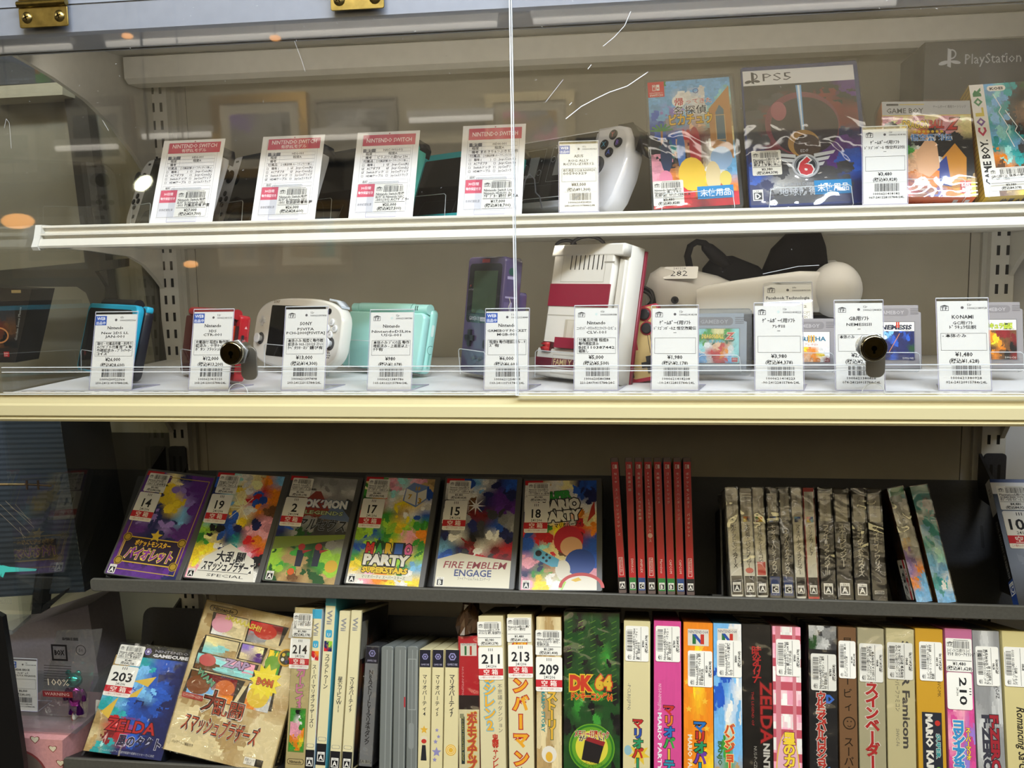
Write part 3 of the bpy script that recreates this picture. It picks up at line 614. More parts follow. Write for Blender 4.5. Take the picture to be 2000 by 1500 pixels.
def small_card(t, W, H, lean, d):
    m = M(); s, c = math.sin(R(lean)), math.cos(R(lean)); m.X = Matrix.Rotation(-R(lean), 4, 'X'); z0 = 1.0
    m.box(-W/2, 0, z0, W/2, .4, H, 'e6e4de'); P = m.X @ PF(0, -W/2, z0); m.X = Matrix.Identity(4); m.P = P; H = H-z0; k = '202024'
    X = lambda f: W*f
    if d.get('web'):
        m.rect(X(.0), H*.855, X(.27), H*.125, '2c57b0'); m.text('WEB', X(.135), H*.925, H*.055, 'f2f2f2', a='c', b=.02); m.text('出品中', X(.135), H*.868, H*.045, 'f2f2f2', a='c', b=.015)
    else: tf_icon(m, X(.07), H*.89, W*.13)
    m.disc(X(.5), H*.925, W*.03, '5a5658' if d.get('hole', 1) else 'cfe0dc', n=12); m.text(d['code'], X(.6), H*.945, H*.036, k, b=.01); m.text(d['num'], X(.6), H*.908, H*.032, k, w=X(.38), b=.01)
    m.text(d['maker'], X(.5), H*.80, H*.058, k, a='c', b=.02)
    for i, s_ in enumerate(d['name']): m.text(s_, X(.5), H*(.735-.048*i), H*.046, k, a='c', b=.014, w=min(X(.92), len(s_)*W*.066*(1.35 if ord(s_[0]) > 0x3000 and ord(s_[0]) < 0xff00 else 1)))
    m.frame(X(.055), H*.44, X(.9), H*.195, .25, k)
    for i, s_ in enumerate(d['desc']): m.text(s_, X(.09), H*(.59-.045*i), H*.047, k, b=.012, w=min(X(.84), len(s_)*W*.078))
    m.text(d['price'], X(.5), H*.375, H*.064, k, a='c', b=.02); m.text(d['tax'], X(.5), H*.303, H*.058, k, a='c', b=.016)
    m.rect(X(.02), H*.285, X(.96), .12, '9a9894')
    m.barcode(X(.26), H*.165, X(.56), H*.105, hash(d['num']) % 999 if 0 else len(d['num'])*7+ord(d['num'][-2])); m.text(d['num'], X(.53), H*.12, H*.038, k, a='c', w=X(.60), b=.012); m.text(d['bot'], X(.53), H*.072, H*.038, k, a='c', w=X(.80), b=.012)
    return m.build('card', 'paper', t)
def price_tag(xl, xr, ytop, Y, Z, lean, d, label, group, yaw=0, xtop=None, foot=46):
    mt, W, H = placed(xl, xr, Y, Z, lean, ytop, None, yaw)
    t = thing('price_tag', label, 'price tag', pose(*mt.translation, yaw), group)
    small_card(t, W, H, lean, d); holder(t, W, H, lean, foot); return t

G2 = 'white price tags in clear holders on the lower white shelf'
TAGS = [
 (175, 256, 614, dict(web=1, code='07r', num='1000620922366', maker='Nintendo', name=['New 2DS LL', 'JAN-001'], desc=['箱付・付属品完備・別売り', 'ACｱﾀﾞﾌﾟﾀｰ付属 程度A 動', '作確認済み - ﾌﾞﾗｯｸ×ﾀｰ', 'ｺｲｽﾞ'], price='¥26,000', tax='(税込¥28,600)', bot='250-24121419784r24L'), 'white price tag reading 26,000 before the black and turquoise handheld', 0),
 (369, 446, 609, dict(web=1, code='12r', num='1000621415155', maker='Nintendo', name=['3DS', 'CTR-001'], desc=['充電器付 程度B 動作確', '認済み - 十字ｷｰﾊｶﾞﾚ', 'ﾎﾞﾀﾝ ﾌﾗｯｼｭﾚｯﾄﾞ'], price='¥12,000', tax='(税込¥13,200)', bot='203-24123015784r24L'), 'white price tag behind the left lock, before the red handheld', 0),
 (550, 632, 604, dict(code='12r', num='1000621397498', maker='SONY', name=['PSVITA', 'PCH-2000[PSVITA]'], desc=['本体のみ 程度C 動作確', '認済み 003-130123 ｽﾃｨｯ', 'ｸﾍﾞﾀﾂｷ･ﾈｼﾞ錆び有'], price='¥13,000', tax='(税込¥14,300)', bot='203-24122315784r24L'), 'white price tag reading 13,000 before the white handheld', 0),
 (718, 802, 610, dict(code='12r', num='1000621389786', hole=0, maker='Nintendo', name=['NintendoDSLite', 'USG-001'], desc=['本体のみ ｼﾞｬﾝｸ品 動作', '確認済み - 上画面以上･', 'ｹｹ有'], price='¥980', tax='(税込¥1,078)', bot='105-24122315784r24L'), 'white price tag reading 980 before the mint green folded handheld', 0),
 (946, 1030, 608, dict(web=1, code='11r', num='1000621254844', maker='Nintendo', name=['GAMEBOY POCKET', 'MGB-001'], desc=['程度B 動作確認済み - ｷ', 'ｽﾞ有'], price='¥6,000', tax='(税込¥6,600)', bot='103-24110715784r24L'), 'white price tag reading 6,000 before the clear purple handheld', 0),
 (1122, 1206, 602, dict(code='03r', num='1000620580388', hole=0, maker='Nintendo', name=['ﾆﾝﾃﾝﾄﾞｰｸﾗｼｯｸﾐﾆﾌｧﾐﾘｰｺﾝﾋﾟｭ', 'CLV-101'], desc=['付属品完備 程度B', '動作確認済み', 'BJE110387442', '箱無し'], price='¥5,000', tax='(税込¥5,500)', bot='221-24070415784r24C'), 'white price tag reading 5,000 before the white and maroon console', 0),
 (1273, 1363, 602, dict(code='12r', num='1000621418208', maker='ｹﾞｰﾑﾎﾞｰｲ用ｿﾌﾄ', name=['ﾄﾞﾗｺﾞﾝﾎﾞｰﾙZ 悟空激闘伝', '-'], desc=[], price='¥1,980', tax='(税込¥2,178)', bot='-10-24122815784r24L'), 'white price tag reading 1,980 left of the cartridge in a clear case', -2),
 (1476, 1569, 597, dict(code='12r', num='1000621418223', hole=0, maker='ｹﾞｰﾑﾎﾞｰｲ用ｿﾌﾄ', name=['ｱﾚｻⅢ', '-'], desc=[], price='¥3,980', tax='(税込¥4,378)', bot='-90-24122815784r24L'), 'white price tag reading 3,980 left of the cartridge with a white label', -2),
 (1634, 1727, 592, dict(code='12r', num='1000621380858', maker='GB用ｿﾌﾄ', name=['NEMESISⅡ', '-'], desc=['本体のみ'], price='¥2,480', tax='(税込¥2,728)', bot='074-24120915784r24L'), 'white price tag behind the right lock, left of the blue labelled cartridge', -3),
 (1836, 1935, 588, dict(code='12r', num='1000621380928', maker='KONAMI', name=['GC用ｿﾌﾄ', 'ﾄﾞﾗｷｭﾗ伝説'], desc=['- 本体のみ'], price='¥1,480', tax='(税込¥1,628)', bot='026-24120915784r24L'), 'white price tag reading 1,480 left of the red and brown labelled cartridge', -3),
]
ZD2 = 1.3162
for xl, xr, yt, d, lab, yw in TAGS: price_tag(xl, xr, yt, -.362, ZD2, 16, d, lab, G2, yw)
# raised tag in front of the headset
price_tag(1494, 1588, 556, -.262, 1.337, 24, dict(code='09r', num='1000620876109', maker='Facebook Technologie', name=['s', 'Meta Quest 2', '本体のみ'], desc=['動作確認済み - 充電ｹｰﾌﾞ', 'ﾙ･電源ｱﾀﾞﾌﾟﾀｰ-眼鏡ｽﾍﾟ', 'ｰｻ欠品'], price='¥22,000', tax='(税込¥24,200)', bot='081-24091115784r24L'), 'white price tag propped behind the others against the white headset', G2, -4, None, 24)
ZD1 = 1.5032
S1 = 'white price tags in front of the upper white shelf'
price_tag(1093, 1168, 281, -.283, 1.506, 12, dict(web=1, code='01u', num='1000620420420', maker='ASUS', name=['ROG ALLY', 'RC71L-Z1E512'], desc=['未使用品 512GB R6NVKD0', '00590329'], price='¥83,000', tax='(税込¥91,300)', bot='240-24010197844r24R'), 'white price tag reading 83,000 before the large white handheld console', S1, 2)
price_tag(1686, 1772, 252, -.283, 1.506, 9, dict(code='12r', num='1000621418182', maker='ｹﾞｰﾑﾎﾞｰｲ用ｿﾌﾄ', name=['ﾄﾞﾗｺﾞﾝﾎﾞｰﾙ 悟空飛翔伝', '-'], desc=[], price='¥3,480', tax='(税込¥3,828)', bot='067-24122815784r24L'), 'white price tag reading 3,480 overlapping the orange boxed cartridge game', S1, 0)

def big_card(xl, xr, ytop, head, model, note, lines, price, tax, ticks, label, yaw):
    Y, Z, lean = -.278, 1.5062, 25
    mt, W, H = placed(xl, xr, Y, Z, lean, ytop, None, yaw); t = thing('info_card', label, 'price card', pose(*mt.translation, yaw), 'red headed information cards on the upper white shelf')
    m = M(); m.X = Matrix.Rotation(-R(lean), 4, 'X'); m.box(-W/2, 0, 0, W/2, .5, H, 'e9e8e8'); m.P = m.X @ PF(0, -W/2, 0); P0 = m.P; m.X = Matrix.Identity(4)
    k = '3c3c44'; pk = 'c8576c'; X = lambda f: W*f
    m.frame(X(.09), H*.045, X(.82), H*.91, .25, '8a8a94'); m.rect(X(.1), H*.835, X(.84), H*.13, pk)
    m.text(head[0], X(.52), H*(.90 if head[1] else .875), H*.068, 'f6e6ea', a='c', w=X(.72), b=.012); 
    if head[1]: m.text(head[1], X(.52), H*.85, H*.048, 'f6e6ea', a='c', b=.01)
    y = .80
    for i, (a, b) in enumerate((('型番', model), ('程度', '程度A'), ('備考', note), ('付属品', '□ 付属品完備 (セーフティガイド無し)'))):
        m.lay = 6+i; yy = H*(y-.043*(i+1))
        if i == 0: m.rect(X(.12), yy, X(.2), H*.04, '6a6a72')
        m.frame(X(.12), yy, X(.76), H*.043, .18, '8a8a94'); m.rect(X(.32), yy, .18, H*.043, '8a8a94')
        m.text(a, X(.22), yy+H*.01, H*.036, 'f0f0f0' if i == 0 else k, a='c', b=.012); m.text(b, X(.6) if i < 3 else X(.35), yy+H*.011, H*.036 if i < 3 else H*.030, k, b=.01, a='c' if i < 3 else 'l', w=X(.5) if i == 3 else None)
    for i, (a, b) in enumerate((('箱有 (　　　)', 'Joy-Con(R)'), ('ACアダプタ', 'Joy-Con(L)'), ('Switchドック', 'Joy-Conグリップ'), ('HDMIケーブル', 'Joy-Conストラップ'))):
        yy = H*(.595-.043*i)
        m.lay = 12; m.rect(X(.12), yy-H*.012, X(.76), .12, 'a8a8b0')
        for u, s in ((.13, a), (.52, b)):
            m.frame(X(u), yy, H*.022, H*.022, .3, k); m.text(s, X(u+.08), yy, H*.034, k, b=.012, w=X(min(.03*len(s)+.03, .27)))
        for u, q in ((.13, 0), (.52, 1)):
            if (i, q) in ticks: m.line(X(u)+.3, yy+H*.012, X(u)+H*.011, yy+.2, .3, k); m.line(X(u)+H*.011, yy+.2, X(u)+H*.026, yy+H*.026, .3, k)
    m.text('追記', X(.2), H*.40, H*.03, k, a='c'); m.frame(X(.12), H*.39, X(.76), H*.042, .18, '8a8a94'); m.rect(X(.3), H*.39, .18, H*.042, '8a8a94')
    m.rect(X(.1), H*.235, X(.265), H*.15, pk); m.text('30日間', X(.23), H*.325, H*.036, 'f6e6ea', a='c', b=.015); m.text('動作保証付き', X(.23), H*.27, H*.036, 'f6e6ea', a='c', b=.015, w=X(.23))
    m.rect(X(.1), H*.06, X(.265), H*.175, 'd2d2d8'); m.text('本体初期化済', X(.23), H*.135, H*.034, k, a='c', w=X(.22)); m.frame(X(.1), H*.06, X(.78), H*.325, .18, '8a8a94')
    m.disc(X(.52), H*.975, .9, 'b06070', n=10)
    cd_ = m.build('card', 'paper', t)
    price_sticker(t, P0, X(.375), H*.065, X(.5), H*.315, lines, price, tax, len(label))
    holder(t, W*.45, H*.38, lean, 34, 1.6, 3)
A5 = 'NINTENDO SWITCH'
big_card(291, 415, 273, (A5, '有機ELモデル'), 'HEG-001', '', ['Nintendo Switch(有機', 'ELﾓﾃﾞﾙ) Nintendo HEG', '-001 付属品完備 程度'], '¥27,000', '(税込¥29,700)', [], 'red headed information card reading 27,000, leftmost of the four', -1)
big_card(490, 615, 265, (A5, '有機ELモデル'), 'HEG-001', '', ['Nintendo Switch(有機', 'ELﾓﾃﾞﾙ) Nintendo HEG', '-001 取扱説明書無 程'], '¥26,000', '(税込¥28,600)', [(0, 1), (1, 1), (3, 0)], 'red headed information card reading 26,000 before the second console', -1)
big_card(680, 806, 257, (A5, ''), 'HAC-001(-01)', 'どうぶつの森Ver 236', ['Nintendo Switch(有機', 'ELﾓﾃﾞﾙ) Nintendo HAC', '-001(-01) ACｱﾀﾞﾌﾟﾀｰ'], '¥25,000', '(税込¥27,500)', [(0, 1), (1, 1), (1, 0), (2, 0)], 'red headed information card reading 25,000 before the console with a turquoise grip', -1)
big_card(892, 1019, 244, (A5, ''), 'HDH-001', 'まめきち&つぶきち刻柄', ['Nintendo Switch Lite', ' Nintendo HDH-001 AC', 'ｱﾀﾞﾌﾟﾀｰ 箱付 程度A'], '¥17,000', '(税込¥18,700)', [], 'red headed information card reading 17,000, rightmost of the four', -1)

def easel(mtx, W, D, label, lip=24, back=60, group='clear easels under the goods', drop=6):
    m = M(); a = W/2
    m.raw([(-a, -3, -2), (a, -3, -2), (a, D+4, -2), (-a, D+4, -2)], [(0, 1, 2, 3)], 'W')
    m.raw([(-a, -3, -2), (a, -3, -2), (a-2, -9, lip), (-a+2, -9, lip)], [(0, 1, 2, 3)], 'W')
    m.raw([(-a, D+4, -2), (a, D+4, -2), (a, D+4, back), (-a, D+4, back)], [(0, 1, 2, 3)], 'W')
    m.slot = 1; e = 'cfd6da'
    m.tube([(-a, -3, -2), (-a+2, -9, lip-2), (-a+5, -9.4, lip), (a-5, -9.4, lip), (a-2, -9, lip-2), (a, -3, -2)], .45, e, 5); m.tube([(a, -3, -2), (a, D+4, -2), (a, D+4, back-6), (a-6, D+4, back), (-a+6, D+4, back), (-a, D+4, back-6), (-a, D+4, -2)], .45, e, 5)
    o = m.build('display_easel', 'stand_acrylic', None, mtx, None, ('acrylic_edge',)); return tag(o, label, 'display stand', group)

# ================================================================ UPPER SHELF: CONSOLES
def console(mtx, label, left, right, lite=False, s=1.0):
    W, H, D = (208, 91, 14) if lite else (242, 102, 14)
    t = thing('handheld_console', label, 'game console', mtx @ Matrix.Scale(s, 4), 'handheld consoles with side controllers'); a = W/2
    sw = 34 if lite else 36; body = left if lite else '1c1c20'; k = '1b1b1e'
    m = M(); m.box(-a+sw, .2, 0, a-sw, D, H, body); m.build('body', 'plastic', t)
    m = M(PF(.2)); b = (6, 8) if lite else (2, 4); m.rrect(-a+sw+b[0]*.5, b[1], W-2*sw-b[0], H-2*b[1], 3, '0c0c0e'); m.build('screen', 'screen_glass', t)
    for sd, c in ((-1, left), (1, right)):
        poly = [(-a+sw, 0), (-a+sw, H)] + rr(-a, 0, sw+60, H, 24, 7)[16:]
        if sd > 0: poly = [(-x, z) for x, z in reversed(poly)]
        m = M(); m.prism(poly, 0, D, c, 1.2); g = m.build('side_controller', 'plastic', t)
        x0 = sd*(a-sw*.5); zs = (H*.72, H*.40) if sd < 0 else (H*.40, H*.72)
        m = M(); m.cyl(x0, zs[0], 9.5, -1.2, .5, '232327', 22); m.cyl(x0, zs[0], 5, -6, -1, '18181b', 16); m.cyl(x0, zs[0], 8, -9.5, -6, '1a1a1d', 22, 1.2); m.build('thumbstick', 'rubber', g)
        m = M()
        for dx, dz in ((0, 8), (0, -8), (8, 0), (-8, 0)): m.cyl(x0+dx, zs[1]+dz, 3.9, -1.8, .5, k, 14, .6)
        m.box(x0+sd*-8-3, -1, H*.93-1.2, x0+sd*-8+3, .5, H*.93+1.2, k)
        m.box(x0+sd*-6-2.6, -.8, H*.18-2.6, x0+sd*-6+2.6, .5, H*.18+2.6, k); m.build('button', 'plastic', g)
        m = M(); m.X = Matrix.Identity(4)
        q = [(sd*(a-sw*.75), H+.5), (sd*(a-9), H-3), (sd*(a-1.5), H-12), (sd*(a-1.5), H-20)]
        m.loft([[(x, 3, z-1.5), (x, D+6, z-1.5), (x, D+6, z+1.5), (x, 3, z+1.5)] for x, z in q], '1b1b1e'); m.build('shoulder_button', 'plastic', g)
    return t
WJ = 'd3d3d6'; TQ = '45b8b4'
CP = [(219, WJ, WJ), (418, WJ, WJ), (606, '17191c', '63cfc4')]
def con_at(xrt, yrt, W, H, Y, Z, yaw, lean):
    """pose whose top right corner lands on the given pixel column"""
    lo, hi = -1.2, .8
    for _ in range(40):
        md = (lo+hi)/2
        if proj(pose(md, Y, Z, yaw, lean) @ Vector((W/2000, 0, H/1000)))[0] < xrt: lo = md
        else: hi = md
    return pose(lo, Y, Z, yaw, lean)
G1 = 'clear easels under the goods of the upper shelf'
for xr_, l, r_, lab, Y in ((437, WJ, WJ, 'white sided console leftmost on the upper shelf, stick and round buttons visible', -.188),
                        (634, WJ, WJ, 'white sided console behind the second red headed card', -.186),
                        (824, '2a8f90', '63cfc4', 'console with a turquoise right grip behind the third red headed card', -.186)):
    mt = con_at(xr_, 0, 242, 102, Y, 1.5065, -39, 21); console(mt, lab, l, r_)
    easel(mt @ T(-.055, 0, 0), 66, 14, 'clear easel under the ' + {437: 'leftmost white sided console', 634: 'second white sided console', 824: 'console with the turquoise grip'}[xr_], 30, 60, G1)
mt = con_at(1022, 0, 208, 91, -.19, 1.5065, -36, 21); console(mt, 'one piece turquoise handheld console behind the rightmost red headed card', '3aa9ae', '3aa9ae', True)
easel(mt @ T(-.03, 0, 0), 66, 14, 'clear easel under the one piece turquoise console', 30, 60, G1)

# white handheld with large grips
mt = con_at(1243, 0, 270, 108, -.165, 1.5065, -42, 20)
t = thing('handheld_console', 'large white handheld console with curved grips and a dark filmed screen', 'game console', mt)
def grip_outline(s):
    o = [(78, 108), (112, 108), (126, 104), (134, 92), (139, 70), (139, 46), (133, 18), (124, 3), (112, 0), (98, 4), (84, 12), (78, 16)]
    o = [(s*x, z) for x, z in o]
    return list(reversed(o)) if s > 0 else o
m = M(); m.prism([(-79, 14), (79, 14), (79, 108), (-79, 108)], 1, 20, 'cfcfd4', 1.5); m.build('body', 'plastic', t)
m = M(PF(1)); m.rect(-78, 22, 156, 84, '101012'); m.frame(-70, 44, 140, 54, .4, '55585c')
for cx in (-44, 34): 
    m.rect(cx-24, 56, 46, 28, '8d9194'); m.frame(cx-34, 48, 66, 46, .5, '9aa0a4'); m.ring(cx-29, 78, 4, .7, '9aa0a4'); m.ring(cx+27, 62, 4, .7, '9aa0a4'); m.disc(cx+27, 78, 1.4, '9aa0a4'); m.rect(cx-6, 60, 12, 14, '3a3c40'); m.lay = 6
m.text('2.', 4, 92, 7, 'b0b4b8'); m.text('1.', -74, 92, 7, 'b0b4b8')
m.build('screen', 'screen_glass', t)
for s in (-1, 1):
    m = M(); m.prism(grip_outline(s), -5, 24, 'd6d6da', 5); g = m.build('grip', 'shiny_plastic', t)
    m = M(PF(-6.9)); x0 = s*108
    for i, (dx, dz, ch, c) in enumerate(((0, 11, 'Y', 'b85a5a'), (0, -11, 'A', '4a6ad0'), (11, 0, 'B', '8a6ad8'), (-11, 0, 'X', '4aa0c0'))):
        m.cyl(x0+dx, 84+dz, 6, -7, -4, '1d1d22', 18, .6); m.lay = 0; m.P = PF(-7.1); m.text(ch, x0+dx, 84+dz-3.2, 9, c, a='c')
    m.build('button', 'plastic', g)
    m = M(); m.cyl(s*92, 58, 12, -6.2, -4, '55575c', 24); m.cyl(s*92, 58, 6, -12, -5, '1a1a1c', 16); m.cyl(s*92, 58, 9.5, -15, -12, '202024', 24, 1.5); m.build('thumbstick', 'rubber', g)
    m = M(PF(-5.3)); m.rect(s*82-2, 92, 4, 8, 'a8a8ae'); m.rect(s*82-2, 78, 4, 5, 'a8a8ae'); m.text('ROG', s*90, 24, 6, '55555c', rot=72); m.build('button', 'plastic', g)
    m = M(); m.prism([(s*x, z) for x, z in (((104, 106), (122, 106), (136, 92), (141, 76), (141, 96), (126, 111), (104, 111)) if s < 0 else ((104, 111), (126, 111), (141, 96), (141, 76), (136, 92), (122, 106), (104, 106)))], 3, 30, '3a3630', 1); m.build('shoulder_button', 'shiny_plastic', g)
easel(mt @ T(.02, 0, 0), 90, 24, 'clear easel under the large white handheld console', 22, 70, G1)
m = M(); q = [at(1018, 372, -.26), at(1022, 350, -.26), at(1034, 340, -.26), at(1044, 352, -.26), at(1040, 374, -.26)]
m = M()
pts = [at(*p, -.262) for p in ((1020, 380), (1026, 352), (1034, 340), (1044, 350), (1046, 376), (1054, 384), (1057, 400), (1058, 408))]
m.tube([(p.x*1000, p.y*1000, p.z*1000) for p in pts], 1.0, '2a2a2c', 6); o = m.build('charging_cable', 'rubber'); tag(o, 'thin grey cable beside the acrylic seam, next to the white handheld', 'cable')

# ================================================================ UPPER SHELF: BOXED GAMES
def rating(m, u, v, w, ch, c='17171b'):
    m.rect(u, v, w, w*1.22, 'e6e4de'); m.rect(u+w*.1, v+w*.1, w*.8, w*.8, c); m.text(ch, u+w*.5, v+w*.2, w*.85, 'e6e4de', a='c', b=.03); m.text('CERO', u+w*.5, v+w*.95, w*.26, '17171b', a='c', w=w*.8)
def switch_logo(m, u, v, w, h):
    m.rect(u, v, w, h, 'd0202a'); x = u+w*.28; y = v+h*.42; s = w*.44
    m.frame(x, y, s*.45, s, s*.08, 'f0ece6'); m.rect(x+s*.55, y, s*.45, s, 'f0ece6'); m.disc(x+s*.22, y+s*.72, s*.11, 'f0ece6', n=10); m.disc(x+s*.77, y+s*.45, s*.12, 'd0202a', n=10)
    m.text('NINTENDO', u+w*.5, v+h*.22, h*.13, 'f0ece6', a='c', w=w*.8); m.text('SWITCH', u+w*.5, v+h*.06, h*.17, 'f0ece6', a='c', w=w*.8, b=.02)
def easy(mtx, W, H, D, label, shell, cover, cat='game case', group=None, mtl='plastic', name='game_case', part='cover_insert', pm='gloss_print', mg=(1.5, 1.5, 5, 5), r=3):
    """a plastic case: shell plus printed insert; cover(m, w, h) draws from the lower left corner"""
    t = thing(name, label, cat, mtx, group); a = W/2
    m = M(); m.rbox(-a, 0, 0, a, D, H, r, shell, .8); m.build('case_shell', mtl, t)
    w, h = W-mg[0]-mg[2], H-mg[1]-mg[3]; P = PF(0, -a+mg[0], mg[1]); m = M(P); cover(m, w, h); m.build(part, pm, t)
    return t, P, w, h
def cardbox(mtx, W, H, D, label, col, cover, cat='game box', group=None, mtl='card_print', name='game_box', side=None, bottom=None, left=None):
    t = thing(name, label, cat, mtx, group); a = W/2; m = M(); m.rbox(-a, 0, 0, a, D, H, .8, col, .5, 2); m.build('carton', mtl, t)
    P = PF(0, -a, 0); m = M(P); cover(m, W, H)
    if bottom:
        m.P = Matrix(((1, 0, 0, -a), (0, -1, 0, D), (0, 0, -1, 0), (0, 0, 0, 1))); m.lay = 0; bottom(m, W, D)
    if left: m.P = PL(0) @ T(0, 0, a) @ T(-D, 0, 0); m.lay = 0; left(m, D, H)
    m.build('front_print', 'gloss_print', t); return t, P, W, H
def flat(xl, xr, ytop, Y, Z, lean, D, xtop=None, yaw=0):
    mt, W, H = placed(xl, xr, Y, Z+D/1000*math.sin(R(lean)), lean, ytop, xtop, yaw); return mt, W, H
def unused(parent, P, u, v, w, h):
    m = M(P @ T(u, v, .3)); m.slab(0, 0, w, h, 0, 0, .2, '2a8ac8'); m.P = m.P @ T(0, 0, .2); m.text('未使用品', w*.5, h*.24, h*.62, 'f2f4f6', a='c', w=w*.84, b=.01); m.build('unused_label', 'paper', parent, None, 'blue label')
def wrap(t, W, H, D, e=1.2, name='plastic_sleeve', mtl='shrink_wrap', seed=0):
    m = M(); a = W/2+e; rn = random.Random(seed); nx, nz = 4, 9
    def surf(f, nu, nv):
        vs = [f(i/nu, j/nv) for j in range(nv+1) for i in range(nu+1)]
        m.raw(vs, [(j*(nu+1)+i, j*(nu+1)+i+1, (j+1)*(nu+1)+i+1, (j+1)*(nu+1)+i) for j in range(nv) for i in range(nu)], 'W', True)
    q = lambda: rn.uniform(-e*.35, e*.35)
    surf(lambda f, g: (-a+2*a*f, -e+q()-.3, -e+(H+2*e)*g), nx, nz)
    surf(lambda f, g: (-a+q()*.5, -e+(D+2*e)*f, -e+(H+2*e)*g), 3, nz); surf(lambda f, g: (a+q()*.5, -e+(D+2*e)*f, -e+(H+2*e)*g), 3, nz)
    surf(lambda f, g: (-a+2*a*f, -e+(D+2*e)*g, H+e+q()), nx, 3)
    return m.build(name, mtl, t, None, 'clear plastic wrap')

def cover_pika(m, w, h):
    m.art(0, 0, w, h, ['Gbbbbb', 'bbWWbt', 'bpbWte', 'BAbSte', 'KBRrHy', 'KTSHWb', 'mKHHWb', 'mOyYWb', 'RORYRO', 'RRRrRR'], 3, seed=5)
    m.poly([(w*.72, h*.45), (w*.98, h*.35), (w*.98, h*.93), (w*.72, h*.75)], 'c08a4a'); m.poly([(w*.80, h*.5), (w*.90, h*.48), (w*.90, h*.74), (w*.85, h*.78), (w*.80, h*.72)], '5a7484'); m.frame(w*.79, h*.5, w*.12, h*.2, .8, 'd8b27a')
    for i in range(7): a = R(10+i*27); m.line(w*.14, h*.60, w*.14+13*math.cos(a), h*.60+10*math.sin(a), 2.2, '2f8a3c')
    m.line(w*.14, h*.42, w*.14, h*.60, 2.4, 'a8753c')
    for x, z, a, b, c in ((.18, .40, .07, .13, '2a3a5c'), (.36, .44, .05, .16, '4a78c0'), (.53, .45, .07, .17, 'b02830'), (.83, .36, .13, .09, '9ab8dc'), (.47, .25, .16, .13, 'edc63a'), (.72, .22, .09, .12, 'e2cfa0'), (.16, .22, .08, .07, 'e58aa8'), (.86, .20, .07, .06, 'e2cf6a')):
        m.disc(w*x, h*z, w*a, c, h*b, 16)
    m.disc(w*.37, h*.83, w*.085, 'f2f0ea'); m.text('帰', w*.37, h*.80, h*.065, 'c02830', a='c', b=.02); m.text('ってきた', w*.46, h*.805, h*.045, 'c04a54', b=.01, out='f2f0ea')
    m.text('名探偵', w*.50, h*.725, h*.075, '2a2a34', a='c', b=.01, out='f2f0ea'); m.text('ピカチュウ', w*.50, h*.645, h*.095, 'f0c028', a='c', w=w*.52, b=.03, out='5a3a1a', res=2)
    m.ring(w*.58, h*.905, w*.035, .8, '2a50a0'); switch_logo(m, 0, h*.875, w*.2, h*.125)
mt, W, H = flat(1274, 1453, 151, -.262, ZD1, 26, 11, 1261)
t, P, w, h = easy(mt, W, H, 11, 'yellow and blue game case standing right of the white handheld console', 'cfc9c6', cover_pika, mtl='clear_case', mg=(2, 2, 4, 3))
price_sticker(t, P, w*.0, h*.02, w*.36, h*.19, ['Nintendo Switch用ｿﾌﾄ', 'Nintendo 帰ってきた', '名探偵ﾋﾟｶﾁｭｳ CERO A'], '¥3,480', '(税込¥3,828)', 5); unused(t, P, w*.52, h*.055, w*.42, h*.095); wrap(t, W, H, 11, seed=1)
easel(mt @ T(0, 0, 0), 80, 13, 'clear easel under the yellow and blue game case', 16, 90, G1)

def cover_space(m, w, h):
    m.art(0, 0, w, h*.885, ['KKKKKP', 'KDrrrK', 'DrrDrr', 'DKrKrr', 'DrKDrN', 'NrDDPP', 'NDDDPB', 'BDADDB', 'NaADDN', 'NDDDNN'], 4, noise=.06, seed=8)
    m.disc(w*.5, h*.58, w*.33, '7a3444', w*.33, 40); m.disc(w*.52, h*.56, w*.30, '2b2028', w*.30, 40); m.disc(w*.30, h*.68, w*.07, 'a85a68', w*.1, 20)
    m.poly([(w*.47, h*.87), (w*.52, h*.87), (w*.515, h*.5), (w*.49, h*.5)], '7fb4e8'); m.poly([(w*.485, h*.87), (w*.505, h*.87), (w*.505, h*.5), (w*.497, h*.5)], 'e8f2fa')
    m.disc(w*.5, h*.43, w*.14, 'b08848', w*.14, 30); m.disc(w*.53, h*.41, w*.12, '4a382a', w*.12, 26)
    m.rect(0, h*.885, w, h*.115, 'e4e4e4'); m.text('PS5', w*.18, h*.915, h*.085, '2a2a30', w=w*.26, b=-.005)
    m.poly([(w*.075, h*.905), (w*.10, h*.897), (w*.10, h*.985), (w*.075, h*.99)], '2a2a30'); m.ring(w*.10, h*.955, w*.035, 1.3, '2a2a30', 12, None, -90, 90); m.disc(w*.045, h*.915, w*.032, '2a2a30', h*.012, 14, .25); m.disc(w*.125, h*.917, w*.03, '2a2a30', h*.010, 14, -.2)
    c, z = w*.5, h*.265
    for s in (-1, 1):
        for i in range(4): m.poly([(c+s*w*.08, z+h*(.085-.035*i)), (c+s*w*(.27-.05*i), z+h*(.105-.04*i)), (c+s*w*(.25-.05*i), z+h*(.08-.04*i)), (c+s*w*.08, z+h*(.06-.035*i))], 'c8ccd2')
    m.disc(c, z, w*.12, 'b8bcc4', n=28); m.disc(c, z, w*.10, '1c2430', n=28); m.ring(c, z, w*.095, 1, '8a9098', 28); m.text('6', c, z-h*.058, h*.16, 'c8323c', a='c', b=.05, w=w*.13, out='e4e6ea', res=2); m.text('EDF', c, z+h*.10, h*.03, 'b8bcc4', a='c')
    m.text('THE EARTH DEFENSE FORCE', c, h*.125, h*.03, '9aa0a8', a='c', w=w*.6); m.text('地球防衛軍６', c, h*.06, h*.06, 'b8bcc4', a='c', w=w*.5, b=.02); rating(m, w*.02, h*.03, w*.09, 'D')
